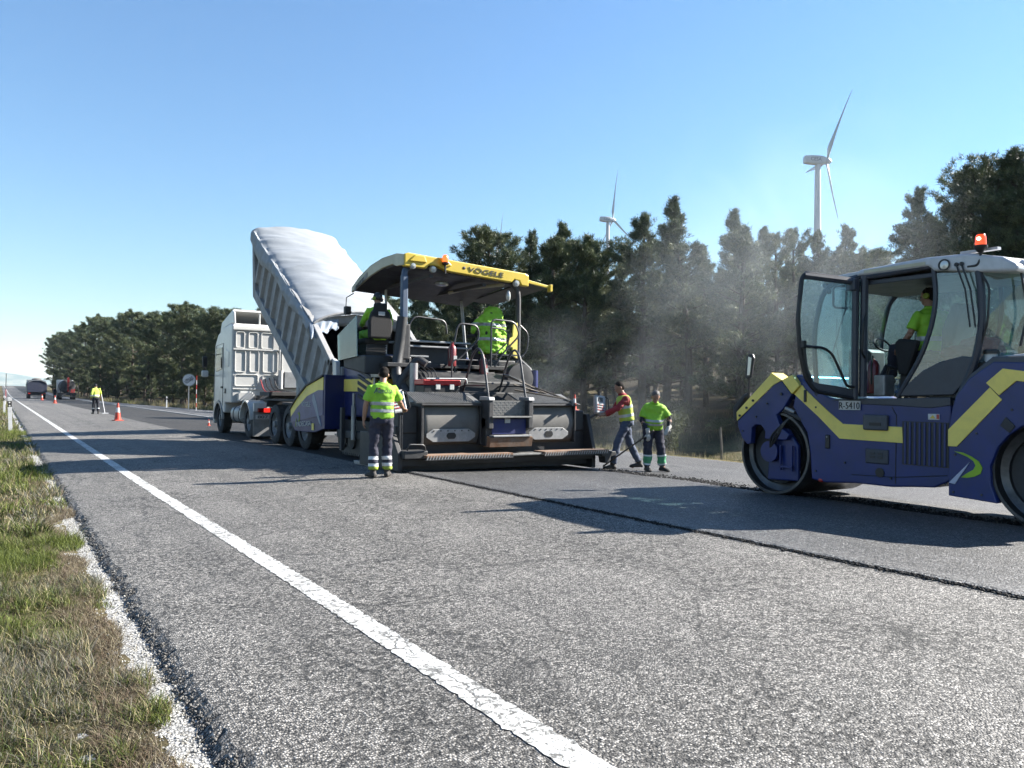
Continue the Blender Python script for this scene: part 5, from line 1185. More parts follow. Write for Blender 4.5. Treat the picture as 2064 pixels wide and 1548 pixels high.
# canopy
tz = lambda x: -.055*(x-6.35)
def can(x, pts): return [(x, y_, z_+tz(x)) for y_, z_ in pts]
top_ = [(13.70, 3.935), (13.95, 3.985), (14.6, 3.99), (15.2, 3.92), (15.8, 3.76), (16.22, 3.58)]; bot = [(16.22, 3.50), (15.8, 3.60), (15.2, 3.72), (14.6, 3.77), (13.95, 3.76), (13.70, 3.70)]
b = MB(); n_ = len(top_)+len(bot); xs_ = [6.36, 6.40, 7.3, 8.2, 9.10, 9.14]
vs = [v for x in xs_ for v in can(x, top_+bot)]
b.add(vs, [(i*n_+k, (i+1)*n_+k, (i+1)*n_+(k+1) % n_, i*n_+(k+1) % n_) for i in range(len(xs_)-1) for k in range(n_)]+[tuple(range(n_)), tuple((len(xs_)-1)*n_+k for k in range(n_))])
P(b, 'canopy_roof', m_dk, bevel=.02)
b = MB(); b.prism([(6.34, 3.70), (6.34, 3.935), (6.42, 3.965), (9.08, 3.965+tz(9.08)), (9.16, 3.93+tz(9.16)), (9.16, 3.70+tz(9.16)), (8.98, 3.70+tz(8.98)), (8.93, 3.79+tz(8.93)), (8.80, 3.80+tz(8.8)), (8.74, 3.73+tz(8.74)), (7.35, 3.73+tz(7.3)), (7.22, 3.74+tz(7.2)), (7.05, 3.80+tz(7.05)), (6.86, 3.80+tz(6.86)), (6.80, 3.72+tz(6.8))], 'y', 13.60, 13.715)
fa = P(b, 'canopy_rear_fascia', m_yelr, bevel=.02)
b = MB(); b.grid(10, 12, lambda u, v: (6.36+2.78*u, float(np.interp(v, [i/5 for i in range(6)], [q[0] for q in top_])), float(np.interp(v, [i/5 for i in range(6)], [q[1] for q in top_]))+tz(6.36+2.78*u)+.008)); P(b, 'canopy_skin', m_yelr, smooth=True)
for x in (6.345,):
    P(MB().prism([(13.62, 3.72), (13.62, 3.93), (13.95, 3.99), (14.6, 3.995), (15.2, 3.925), (15.8, 3.765), (16.22, 3.585), (16.24, 3.47), (15.8, 3.58), (15.2, 3.71), (14.6, 3.79), (14.1, 3.80), (13.95, 3.74), (13.85, 3.74)], 'x', x-.02, x+.03), 'canopy_side_fascia', m_cream, bevel=.012)
P(MB().prism([(15.35, 3.70), (15.35, 3.80), (16.05, 3.56), (16.05, 3.48)], 'x', 6.315, 6.33), 'side_sticker', M('sticker_grey', (.3, .3, .28), .6))
text('BIETZ', .07, (6.312, 15.95, 3.515), (0, -1, .30), (0, 0, 1), m_ink, PV, w=.45)
P(MB().prism([(9.16, 3.86+tz(9.16)), (9.76, 3.80+tz(9.76)), (9.76, 3.75+tz(9.76)), (9.16, 3.79+tz(9.16))], 'y', 13.66, 13.72).prism([(9.72, 3.83+tz(9.7)), (9.78, 3.83+tz(9.7)), (9.78, 3.68+tz(9.7)), (9.72, 3.68+tz(9.7))], 'y', 13.62, 13.74), 'canopy_extension_edge', m_yelr, bevel=.008)
P(MB().add([(9.1, 13.7, 3.80+tz(9.1)), (9.74, 13.7, 3.78+tz(9.74)), (9.74, 15.9, 3.62+tz(9.74)), (9.1, 15.9, 3.62+tz(9.1))], [(0, 1, 2, 3)]), 'canopy_extension', m_dk, solid=.03)
text('VÖGELE', .115, (7.72, 13.592, 3.80+tz(7.72)), (1, 0, -.055), (0, 0, 1), m_ink, fa, w=.82, shear=.1)
P(MB().ell((7.62, 13.598, 3.855+tz(7.6)), (.035, .008, .03), 12), 'emblem', m_ink)
for x_, s_ in ((6.52, .06), (6.95, .065), (8.86, .065)): 
    P(MB().lathe([(0, 0), (s_, 0), (s_*1.1, .02), (s_*.9, .07), (0, .08)], (x_, 13.66, 3.735+tz(x_)), (0, -1, -.15), 16), 'roof_lamp', m_lens, smooth=True)
P(MB().prism([(6.42, 3.80), (6.55, 3.93), (6.75, 3.93), (6.80, 3.80)], 'y', 13.57, 13.61).prism([(7.02, 3.93), (7.2, 3.93), (7.34, 3.80), (7.20, 3.76)], 'y', 13.57, 13.61), 'fascia_moulding', m_yelr, bevel=.015)
bc = P(MB().cyl((7.16, 13.52, 3.62), (7.16, 13.52, 3.80), .018, 8), 'beacon_stem', m_blk)
MB().lathe([(0, 0), (.05, 0), (.065, .02), (.065, .05), (0, .05)], (7.16, 13.52, 3.79), (0, 0, 1), 16).build('beacon_base', m_blk, bc, smooth=True)
MB().lathe([(.055, 0), (.06, .02), (.055, .11), (.035, .14), (0, .145)], (7.16, 13.52, 3.84), (0, 0, 1), 18).build('beacon_lens', m_orl, bc, smooth=True)
for x_ in (7.0, 8.2): P(MB().box(x_-.04, x_+.04, 13.8, 16.0, 3.60+tz(x_), 3.66+tz(x_)), 'roof_beam', m_dks)
P(MB().tube([(8.7, 13.85, 3.58), (8.3, 14.6, 3.55), (8.15, 15.2, 3.5)], .035, 8), 'roof_brace', m_cream)
P(MB().ell((7.55, 14.4, 3.56), (.16, .12, .06), 14), 'ceiling_lamp', m_lens)
# posts
P(MB().box(6.345, 6.465, 13.68, 13.80, 2.55, 3.55), 'canopy_post', m_bl2, bevel=.02)
P(MB().tube(rnd_path([(6.405, 13.74, 3.45), (6.41, 13.74, 3.66), (6.56, 13.8, 3.74)], .12), .06, 12), 'canopy_post', m_bl2, smooth=True)
P(MB().box(6.33, 6.50, 13.66, 13.84, 1.95, 2.62), 'post_hinge', m_dk, bevel=.02)
P(MB().box(6.32, 6.34, 13.70, 13.75, 2.0, 2.5).box(6.49, 6.51, 13.70, 13.75, 2.0, 2.5), 'post_rod', m_alu)
P(MB().tube(rnd_path([(9.0, 13.75, 1.85), (9.0, 13.75, 3.30), (8.97, 13.75, 3.5), (8.78, 13.8, 3.66)], .18), .055, 12), 'canopy_post', m_dks, smooth=True)
P(MB().prism([(8.86, 2.1), (8.96, 2.05), (8.96, 2.8), (8.86, 2.75), (8.84, 2.5), (8.74, 2.45), (8.76, 2.3), (8.84, 2.28)], 'y', 13.70, 13.74), 'yellow_lock_plate', m_yel, bevel=.006)
P(MB().cyl((7.0, 15.9, 1.95), (6.98, 15.9, 3.6), .03, 8), 'canopy_post', m_alu); P(MB().tube([(9.05, 15.9, 1.95), (8.95, 15.9, 2.5), (8.84, 15.9, 3.5)], .035, 8), 'canopy_post', m_alu)
P(MB().ell((8.72, 13.70, 3.33), (.05, .05, .12), 12), 'work_lamp', m_lens, smooth=True)
P(MB().tube([(6.36, 16.2, 3.45), (6.30, 16.45, 3.38), (6.28, 16.45, 3.0), (6.32, 16.2, 3.05)], .012, 6), 'mirror_bracket', m_blk); P(MB().box(6.22, 6.36, 16.3, 16.42, 3.0, 3.18), 'mirror', m_dk, bevel=.02)
# handrails
HR_ = lambda pts, r=.019, rr=.12, nm='handrail': P(MB().tube(rnd_path(pts, rr, 6), r, 8), nm, m_tube_, smooth=True)
HR_([(6.60, 13.9, 1.9), (6.60, 13.9, 2.66), (6.72, 13.9, 2.80), (7.38, 13.9, 2.76), (7.42, 13.9, 2.5)])
HR_([(7.30, 13.45, 2.1), (7.42, 13.45, 2.68), (7.86, 13.45, 2.66), (7.90, 13.45, 2.40), (7.35, 13.45, 1.9), (7.36, 13.45, 1.5)])
HR_([(8.05, 13.25, 1.85), (8.05, 13.25, 2.78), (8.6, 13.25, 2.76), (8.72, 13.25, 2.5), (8.30, 13.25, 2.1), (8.14, 13.25, 1.85)])
HR_([(8.07, 13.30, 2.62), (8.42, 13.30, 2.60), (8.52, 13.30, 2.4), (8.0, 13.30, 1.95)], .016)
HR_([(8.72, 13.25, 2.7), (8.92, 13.25, 2.55), (8.90, 13.25, 2.2), (8.6, 13.25, 1.9)], .017)
P(MB().box(8.05, 8.85, 13.28, 13.32, 2.08, 2.11), 'rail_bar', m_tube_)
for x_ in (7.27, 8.06): HR_([(x_, 12.02, 1.20), (x_+.005, 12.25, 2.02), (x_, 12.42, 2.17), (x_, 12.62, 2.02), (x_, 13.02, 1.22)], .021, .22); P(MB().box(x_-.012, x_+.012, 12.1, 12.98, 1.45, 1.475), 'rail_bar', m_tube_)
HR_([(7.05, 13.0, 1.2), (7.05, 13.0, 1.95), (7.6, 13.0, 1.95)], .015); HR_([(7.0, 12.9, 1.55), (7.9, 12.9, 1.52)], .015)
# screed
P(MB().box(5.60, 9.62, 12.28, 13.0, .03, .75), 'screed_frame', m_dk, bevel=.015)
P(MB().box(5.62, 9.60, 12.18, 12.32, -.005+road_z(7, 12)+.03, .20), 'screed_plate', m_dks, bevel=.01)
for x0, x1 in ((6.0, 7.19), (8.12, 9.28)):
    b = MB(); b.grid(10, 10, lambda u, v: (x0+.04+(x1-x0-.06)*u, 12.24-.03+.10*(1-v)*0+.16*((v-.55)**2)-.05*math.sin(PI*v), .43+.70*v)); P(b, 'screed_hood', m_conc, solid=.02, smooth=True)
    P(MB().box(x0, x0+.05, 12.12, 12.4, .42, 1.16).box(x1-.03, x1, 12.12, 12.4, .42, 1.16), 'hood_cheek', m_dk, bevel=.01)
    P(MB().box(x0, x1, 12.10, 12.18, 1.105, 1.135), 'hood_lip', m_dks, bevel=.006)
    m4 = Matrix.Translation((0, 12.12, 1.14)) @ Matrix.Rotation(R(20), 4, 'X')
    tp_ = P(MB().box(x0-.10, x1-.02, 0, .50, 0, .02, m4), 'tread_plate', m_tread)
    b = MB()
    for k in range(int((x1-x0)/.045)): b.box(x0-.09+.045*k, x0-.09+.045*k+.016, .01, .49, .02, .030, m4)
    b.build('tread_ribs', m_tread, tp_)
    xa, xb = (6.10, 7.06) if x0 < 7 else (8.20, 9.10)
    oc = [(xa, .56), (xa, .62), (xa+.13, .70), (xb-.13, .70), (xb, .62), (xb, .56), (xb-.13, .48), (xa+.13, .48)]
    op = P(MB().prism(oc, 'y', 12.12, 12.145), 'steel_plate', m_steelp, bevel=.004)
    xc = (xa+xb)/2; MB().prism([(xc-.09, .565), (xc-.06, .53), (xc+.06, .53), (xc+.09, .565), (xc+.09, .60), (xc+.06, .635), (xc-.06, .635), (xc-.09, .60)], 'y', 12.112, 12.122).build('slot', m_blk, op)
    for k in range(6):
        xx = xa+.14+k*(xb-xa-.28)/5
        MB().cyl((xx, 12.12, .67), (xx, 12.11, .67), .012, 8).build('bolt', m_dks, op)
# centre ladder unit
P(MB().box(7.19, 8.12, 11.98, 12.4, .40, .90), 'step_box', m_dk, bevel=.01)
for x0 in (7.19, 8.03):
    P(MB().box(x0, x0+.10, 11.88, 12.45, .70, 1.20), 'step_cheek', m_dks, bevel=.015); P(MB().prism([(11.86, 1.20), (11.88, 1.26), (12.2, 1.27), (12.2, 1.20)], 'x', x0-.01, x0+.11), 'cheek_cap', m_steelp, bevel=.01)
tr2 = P(MB().box(7.29, 8.03, 12.0, 12.02, .93, 1.20), 'step_riser', m_tread); b = MB()
for i in range(17):
    for j in range(6):
        cx_, cz = 7.31+i*.043, .95+j*.045; a_ = .014 if (i+j) % 2 else -.014
        b.add([(cx_-.014, 11.996, cz-a_), (cx_+.014, 11.996, cz+a_), (cx_+.012, 11.99, cz+a_+.006), (cx_-.016, 11.99, cz-a_+.006)], [(0, 1, 2, 3)])
b.build('tread_ribs', m_steelp, tr2)
P(MB().box(7.24, 8.08, 11.84, 12.0, .895, .925), 'step_tread', m_tread, bevel=.004)
P(MB().box(7.30, 8.02, 11.95, 11.97, .60, .88), 'step_panel', m_blue, bevel=.01)
P(MB().box(7.56, 7.67, 11.935, 11.95, .80, .88), 'label', m_wht)
P(MB().box(7.26, 8.06, 11.82, 11.98, .56, .59), 'step_tread', m_steelp, bevel=.004)
P(MB().prism([(11.88, .38), (11.84, .55), (12.1, .58), (12.1, .38)], 'x', 7.21, 8.10), 'lower_skirt', m_rust, bevel=.006)
# walkway along the screed
for x0, x1, mm in ((5.92, 7.62, m_rust), (8.30, 9.80, m_rust)):
    wk = P(MB().box(x0, x1, 11.74, 12.10, .245, .285), 'walkway_board', mm, bevel=.006)
    b = MB()
    for k in range(int((x1-x0)/.055)): b.add([(x0+.055*k, 11.737, .215), (x0+.055*k+.02, 11.737, .215), (x0+.055*k+.045, 11.737, .275), (x0+.055*k+.025, 11.737, .275)], [(0, 1, 2, 3)])
    MB().box(x0, x1, 11.745, 11.76, .20, .246).build('walkway_edge', m_dks, wk); b.build('tread_ribs', m_steelp, wk)
P(MB().box(7.62, 8.30, 11.80, 12.14, .225, .26), 'walkway_board', m_tread, bevel=.006)
P(MB().box(5.55, 9.65, 12.0, 12.2, .10, .20), 'walkway_support', m_dk)
P(MB().prism([(11.95, .02), (11.95, .30), (12.2, .62), (13.6, .62), (13.6, .02)], 'x', 5.50, 5.58), 'end_plate', m_dk, bevel=.01); P(MB().prism([(12.0, -.08), (12.0, .30), (12.2, .95), (13.6, .95), (13.6, -.08)], 'x', 9.60, 9.68), 'end_plate', m_dk, bevel=.01)
P(MB().box(5.56, 6.0, 11.85, 12.2, .22, .36), 'end_bracket', m_dk, bevel=.02); P(MB().tube(rnd_path([(5.62, 11.85, .37), (5.62, 11.80, .47), (5.9, 11.80, .46), (5.95, 11.85, .36)], .05), .014, 6), 'end_handle', m_dks)
P(MB().prism([(9.66, .26), (10.02, .24), (10.04, .16), (9.90, .14), (9.86, .02), (9.76, .02), (9.74, .14), (9.66, .16)], 'y', 11.8, 12.0), 'end_foot', m_dk, bevel=.015)
P(MB().box(5.64, 6.0, 12.25, 12.7, .62, 1.10), 'screed_side_box', m_dk, bevel=.03); P(MB().box(9.30, 9.58, 12.25, 12.7, .62, 1.02), 'screed_side_box', m_dk, bevel=.03)
P(MB().tube(rnd_path([(5.60, 12.1, .1), (5.60, 12.1, 1.02), (5.60, 12.5, 1.12)], .1), .014, 6).tube(rnd_path([(5.66, 12.15, .1), (5.66, 12.15, 1.0), (5.66, 12.5, 1.1)], .1), .012, 6), 'sensor_cable', m_tube_)
# control boxes at both ends of the screed
def ctrl(x, y, z, flip, nm='control_panel'):
    m4 = Matrix.Translation((x, y, z)) @ Matrix.Rotation(R(-8*flip), 4, 'Y') @ Matrix.Rotation(R(-12), 4, 'X')
    c = P(MB().box(-.13, .13, -.03, .06, -.19, .19, m4), nm, m_wpl if flip > 0 else m_steelp, bevel=.03)
    MB().box(-.07, .04, -.04, -.03, .06, .14, m4).build('screen', m_blk, c, bevel=.004)
    for i in range(5):
        for j in range(3): MB().box(-.09+i*.036, -.068+i*.036, -.038, -.03, -.12+j*.05, -.10+j*.05, m4).build('button', (m_red, m_dks, m_ink)[(i*j) % 3], c)
    MB().tube([m4 @ Vector(q) for q in rnd_path([(.10, -.03, .17), (.16, -.06, .14), (.17, -.06, -.14), (.10, -.03, -.18)], .04)], .012, 6).build('guard_bar', m_blk, c)
    return c
ctrl(5.50, 11.98, 1.17, 1); ctrl(9.86, 12.1, 1.13, -1)
P(MB().tube([(5.62, 12.0, 1.02), (5.70, 12.3, .9)], .02, 6), 'panel_arm', m_dks); P(MB().tube([(9.84, 12.1, .98), (9.6, 12.3, .8)], .025, 8).cyl((9.84, 12.1, 1.32), (9.84, 12.1, 1.37), .03, 10), 'panel_arm', m_dks)

# ---- things lying and standing on the paver
CB = thing('cooler_box', 'black cooler box on wheels with a red lid, on the screed', 'cooler box', (6.62, 12.75, 1.20))
c0 = MB().box(6.28, 7.00, 12.60, 12.95, 1.19, 1.46).build('box', m_blk, CB, bevel=.02)
MB().box(6.26, 7.02, 12.58, 12.97, 1.46, 1.56).build('lid', M('red_lid', (.62, .02, .025), .35, coat=.3), CB, bevel=.02)
MB().tube(rnd_path([(6.30, 12.55, 1.57), (7.10, 12.55, 1.585), (7.12, 12.55, 1.50)], .03), .018, 8).build('handle', m_alu, CB)
for x_ in (6.55, 6.83): MB().box(x_-.045, x_+.045, 12.575, 12.60, 1.38, 1.48).build('latch', m_wht, CB, bevel=.008)
for x_ in (6.30, 7.0):
    w_2 = MB().lathe([(.035, 0), (.09, 0), (.09, .04), (.035, .04)], (x_+.12 if x_ < 6.6 else x_-.05, 12.57, 1.27), (0, 1, 0), 20).build('wheel', m_blk, CB)
    for k in range(5):
        a_ = k*2*PI/5; xx = x_+.12 if x_ < 6.6 else x_-.05; MB().tube([(xx, 12.56, 1.27), (xx+.07*math.cos(a_), 12.56, 1.27+.07*math.sin(a_))], .009, 5).build('spoke', m_steelp, w_2)
def tool(label, a_, b_, kind, name='shovel'):
    a_, b_ = Vector(a_), Vector(b_); T_ = thing(name, label, 'tool', a_); MB().tube([a_, b_], .016, 8).build('shaft', m_post2, T_)
    d = (b_-a_).normalized(); f_ = frame(d)[0]; n_2 = d.cross(f_)
    if kind == 'blade': MB().add([b_-f_*.11, b_+f_*.11, b_+f_*.12+d*.26, b_+d*.32, b_-f_*.12+d*.26], [(0, 1, 2, 3, 4)]).build('blade', m_steelp, T_, solid=.008)
    elif kind == 'rake': MB().add([b_-f_*.28, b_+f_*.28, b_+f_*.28+n_2*.1, b_-f_*.28+n_2*.1], [(0, 1, 2, 3)]).build('head', m_steelp, T_, solid=.01)
m_post2 = M('dirty_ash_shaft', (.16, .13, .10), .7, dirt=.7, dirtcol=(.03, .03, .03), scale=10)
tool('long shovel lying across the screed, blade towards the tread plate', (8.35, 12.95, 1.62), (9.15, 12.3, 1.24), 'blade')
tool('shovel with a pale blade end resting beside the handrail arch', (9.3, 12.6, 1.20), (8.32, 12.7, 1.58), 'blade')
tool('rake lying over the right screed plate with its head down', (8.25, 12.7, 1.40), (9.25, 12.25, 1.22), 'rake', 'rake')
tool('thin bar lying furthest back among the tools on the screed', (8.3, 12.8, 1.5), (9.4, 12.75, 1.25), 'rake', 'rake')
cone(9.48, 12.45, 1.02, .30, 'small faded orange cone standing on the right end of the screed', (0, R(6)))
tool('rake held down towards the road by the stocky man', (10.45, 11.22, .66), (9.95, 12.1, -.07), 'none', 'rake')
# hi-vis coat thrown over the right seat
b = MB(); ring_loft(b, [((8.58, 14.08, z_), rx, ry, (1, 0, 0), (0, 1, 0)) for z_, rx, ry in ((2.16, .31, .14), (2.4, .33, .15), (2.7, .31, .14), (2.95, .25, .12), (3.10, .15, .10), (3.13, .08, .06))], 22)
b.tube([(8.34, 14.1, 2.85), (8.2, 14.15, 2.72), (8.12, 14.15, 2.58)], [.09, .075, .05], 12)
CT = thing('hi_vis_coat', 'yellow green hi-vis coat hung over the empty right seat', 'coat', (0, 0, 0), local=True)
co = blob('coat', b, m_hv, CT, .016, 2, .035, 7, 3)
for z0 in (2.42, 2.72): band(co, 'reflective_band', m_band, co, (8.58, 14.08, z0), (8.58, 14.08, z0+.06), (0, 0, 1), .5, .006)
# ------------------------------------------------------------------ tandem roller
m_drum = M('polished_drum_steel', (.16, .16, .165), .38, .85, dirt=.55, dirtcol=(.035, .035, .04), scale=5)
m_rb = M('roller_blue_paint', (.003, .026, .20), .4, dirt=.5, dirtcol=(.045, .055, .09), scale=2.4, var=.1, coat=.1)
m_fr = M('dark_blue_grey_cab_frame', (.030, .038, .06), .4, dirt=.3, dirtcol=(.10, .11, .12), scale=5)
m_roofw = M('white_roof_shell', (.70, .71, .73), .35, dirt=.25, scale=3, coat=.3)
m_hood = M('grey_hood_shell', (.055, .065, .085), .5, dirt=.45, dirtcol=(.16, .16, .16), scale=4)
m_gl = glass('cab_glass', (.62, .86, .90), .20, (.30, .44, .48), .3)
m_gld = glass('dusty_door_glass', (.70, .92, .96), .26, (.38, .58, .62), .3)
m_glf = glass('far_glass', (.7, .9, .93), .16, (.3, .42, .45), 0., .12)
m_beam = M('lit_orange_beacon', (.9, .10, .02), .2, emit=(1., .09, .02), estr=.3); m_beamc = M('beacon_core', (1, .8, .6), .2, emit=(1., .75, .5), estr=2.)
m_grn = M('lime_logo', (.36, .60, .02), .5); m_lilw = M('pale_logo', (.62, .65, .80), .5)
RX = 9.50; RZ = -.105
RO = thing('tandem_roller', 'blue and yellow tandem roller with glazed cab and open door, cut by the right edge', 'road roller', (10.3, 6.0, RZ))
Q = lambda mb, name, mat, **k: mb.build(name, mat, k.pop('parent', RO), **k)
W0, W1 = 9.50, 11.15
for yc in (7.66, 4.04):
    b = MB(); b.lathe([(.600, 0), (.612, .02), (.612, W1-W0-.02), (.600, W1-W0), (.565, W1-W0), (.565, W1-W0-.10), (.0, W1-W0-.14)], (W0, yc, RZ+.612), (1, 0, 0), 72)
    b.lathe([(.600, 0), (.565, .0), (.560, .12), (.50, .16), (.0, .18)], (W0, yc, RZ+.612), (1, 0, 0), 72)
    dr = Q(b, 'drum', m_drum, smooth=True)
    MB().lathe([(.45, .10), (.45, .16), (.40, .18), (0, .18)], (W0-.02, yc, RZ+.61), (1, 0, 0), 32).build('drum_disc', m_dk, dr, smooth=True)
    # hub plate and vibrator motor on the yoke leg
    Q(MB().prism([(yc-.38, .12), (yc-.38, .62), (yc-.20, .86), (yc+.10, .86), (yc+.16, .10)], 'x', W0+.05, W0+.12), 'drum_bracket', m_rb, bevel=.02)
    Q(MB().lathe([(0, 0), (.13, 0), (.15, .03), (.15, .10), (0, .1)], (W0+.06, yc+.06, .52), (-1, 0, 0), 24), 'drum_motor', m_rb, smooth=True)
    Q(MB().box(W0-.01, W0+.03, yc-.32, yc-.30, .26, .62).box(W0-.01, W0+.03, yc-.12, yc-.10, .26, .62).box(W0-.01, W0+.03, yc-.32, yc-.1, .30, .33), 'hose_guard', m_rb, bevel=.005)
    for k in range(3): Q(MB().tube(rnd_path([(W0-.02, yc+.05, .55), (W0-.05, yc-.1+.06*k, .75), (W0-.01, yc-.22, .98), (W0+.1, yc-.35, 1.12)], .15), .017, 7), 'hydraulic_hose', m_blk, smooth=True)
    Q(MB().box(W0+.1, W1-.1, yc+.58, yc+.66, .55, .62), 'scraper', m_dk)
# front yoke side plates
yoke = [(8.31, .95), (8.30, .86), (8.22, .69), (8.12, .60), (8.05, .62), (8.04, .85), (7.98, .90), (7.87, .90), (7.79, .81), (7.80, .70), (7.42, .70), (7.36, .78), (7.52, .88), (7.59, 1.05), (7.47, 1.15), (7.33, 1.35), (7.51, 1.55), (7.64, 1.49)]
for x0, x1 in ((RX-.04, RX+.06), (W1-.06, W1+.04)): Q(MB().prism(yoke, 'x', x0, x1), 'front_yoke', m_rb, bevel=.012)
Q(MB().prism([(8.30, .98), (7.60, 1.60), (7.36, 1.36), (7.42, 1.28), (8.2, 1.26), (8.25, .95)], 'x', RX+.06, W1-.06), 'front_deck', m_rb, bevel=.02)
for x0, x1 in ((RX-.055, RX-.038),): Q(MB().prism([(8.31, .95), (8.32, 1.08), (7.67, 1.66), (7.51, 1.55), (7.64, 1.49)], 'x', x0, x1), 'yellow_front_band', m_yel, bevel=.004)
Q(MB().prism([(7.70, 1.64), (7.67, 1.67), (7.49, 1.565), (7.52, 1.54)], 'x', RX-.06, RX+.2), 'deck_edge', m_yel, bevel=.005)
for y_, z_ in ((8.25, 1.03), (8.12, 1.15), (8.0, 1.26)): Q(MB().cyl((RX-.055, y_, z_), (RX-.072, y_, z_), .018, 12), 'bolt', m_dk)
Q(MB().cyl((RX-.05, 7.5, 1.36), (RX-.06, 7.5, 1.36), .022, 12), 'bolt', m_dk)
Q(MB().prism([(8.33, .93), (8.40, .97), (8.41, 1.16), (8.20, 1.36), (8.08, 1.38), (8.32, 1.10)], 'x', RX-.05, W1+.05), 'front_bumper', m_dk, bevel=.03)
# front mirror on its stalk
mr = Q(MB().tube([(RX-.02, 8.11, 1.33), (RX-.02, 8.11, 1.62)], .014, 8), 'mirror_stalk', m_blk)
MB().prism([(8.17, 1.60), (8.13, 1.58), (8.05, 1.61), (8.00, 1.90), (8.03, 1.96), (8.10, 1.96), (8.14, 1.92)], 'x', RX-.05, RX-.01).build('mirror_head', m_blk, mr, bevel=.012)
MB().prism([(8.12, 1.64), (8.07, 1.64), (8.035, 1.90), (8.10, 1.92)], 'x', RX-.056, RX-.048).build('mirror_glass', m_lens, mr)
MB().cyl((RX-.02, 8.11, 1.30), (RX-.02, 8.11, 1.38), .035, 10).build('stalk_boot', m_blk, mr)
Q(MB().prism([(7.50, 1.53), (7.30, 1.64), (7.08, 1.62), (7.03, 1.45), (7.32, 1.34)], 'x', RX+.03, W1-.03), 'shoulder', m_rb, bevel=.03)
Q(MB().prism([(7.5, 1.56), (7.32, 1.635), (7.19, 1.48), (7.32, 1.36)], 'x', RX-.05, RX+.035), 'yellow_patch', m_yel, bevel=.01)
# articulation, ram
Q(MB().prism([(7.34, 1.34), (7.05, 1.40), (7.02, .95), (7.30, .98), (7.42, 1.18)], 'x', RX+.10, RX+.16), 'recess_plate', M('tan_primer', (.22, .15, .09), .7, dirt=.5), bevel=.01)
Q(MB().tube([(RX+.02, 7.50, 1.13), (RX+.03, 7.20, 1.00)], .035, 12).tube([(RX+.04, 7.26, 1.16), (RX+.03, 7.08, .98)], .028, 10), 'steering_ram', m_chas, smooth=True); Q(MB().cyl((RX, 7.46, 1.16), (RX+.02, 7.32, 1.10), .028, 12), 'ram_rod', m_steelp, smooth=True)
# central body
body = [(7.18, 1.58), (7.03, 1.45), (6.75, 1.32), (6.36, 1.26), (5.74, 1.25), (5.10, 1.25), (5.10, .34), (5.30, .24), (5.56, .22), (5.85, .19), (6.35, .19), (6.79, .155), (7.02, .18), (7.05, .56), (7.10, .82), (7.24, 1.02), (7.34, 1.18), (7.30, 1.36)]
Q(MB().prism(body, 'x', RX, W1-.02), 'centre_body', m_rb, bevel=.02)
Q(MB().prism([(7.31, 1.36), (7.18, 1.49), (7.13, 1.43), (6.76, 1.13), (6.53, .965), (5.70, .955), (5.69, .755), (6.58, .765), (6.91, 1.05)], 'x', RX-.012, RX+.005), 'yellow_stripe', m_yel, bevel=.004)
Q(MB().prism([(6.62, 1.30), (5.1, 1.33), (5.1, 1.235), (5.35, 1.20), (5.74, 1.22), (6.36, 1.235), (6.72, 1.285)], 'x', RX-.014, RX+.05), 'sill', m_fr, bevel=.008)
Q(MB().box(RX-.05, RX+.01, 5.88, 6.22, .90, 1.10), 'step_handle', m_hood, bevel=.02); Q(MB().box(RX-.056, RX-.048, 5.96, 6.12, .96, 1.0), 'handle_slot', m_blk)
sp_ = Q(MB().box(RX-.02, RX+.01, 5.88, 6.20, .47, .66), 'foot_recess', m_fr, bevel=.02)
for y_ in (5.99, 6.10):
    for z_ in (.555, .60): MB().box(RX-.026, RX-.018, y_-.04, y_+.03, z_-.014, z_+.014).build('slot', m_dks, sp_, bevel=.004)
Q(MB().cyl((RX-.012, 6.0, .36), (RX+.02, 6.0, .36), .06, 18), 'drain_hole', m_blk)
Q(MB().box(RX-.02, RX+.01, 6.73, 6.80, .62, .81), 'latch_recess', m_blk, bevel=.02); Q(MB().cyl((RX-.026, 6.765, .78), (RX-.02, 6.765, .78), .012, 8), 'latch_pin', m_steelp)
Q(MB().box(RX-.03, RX-.005, 7.10, 7.14, 1.25, 1.42), 'side_marker', m_blk, bevel=.01)
Q(MB().tube([(RX-.003, 5.79, .24), (RX-.003, 5.78, 1.10), (RX-.003, 5.84, 1.2)], .006, 5), 'panel_seam', m_blk); Q(MB().tube([(RX-.003, 6.40, .30), (RX-.003, 5.78, .32), (RX-.003, 5.14, .40)], .005, 5), 'panel_seam', m_blk)
Q(MB().box(RX-.008, RX+.02, 5.12, 5.70, .49, 1.03), 'grille_recess', m_dk)
for k in range(9): Q(MB().box(RX-.02, RX+.0, 5.15+.062*k, 5.175+.062*k, .50, 1.02), 'grille_slat', m_rb, bevel=.004)
lb = Q(MB().box(RX-.012, RX-.002, 5.23, 5.37, 1.06, 1.13), 'warning_sticker', m_wht); MB().prism([(5.35, 1.075), (5.31, 1.115), (5.28, 1.075)], 'x', RX-.016, RX-.012).build('warning_triangle', m_yelr, lb); MB().box(RX-.016, RX-.012, 5.235, 5.265, 1.07, 1.125).build('red_square', m_red, lb)
pl = Q(MB().box(RX-.022, RX-.012, 6.27, 6.585, 1.155, 1.275), 'number_plate', m_plate)
text('R-5410', .088, (RX-.024, 6.578, 1.168), (0, -1, 0), (0, 0, 1), m_ink, pl, w=.30)
Q(MB().ell((RX+.02, 6.88, .18), (.03, .05, .03), 10), 'red_reflector', m_red)
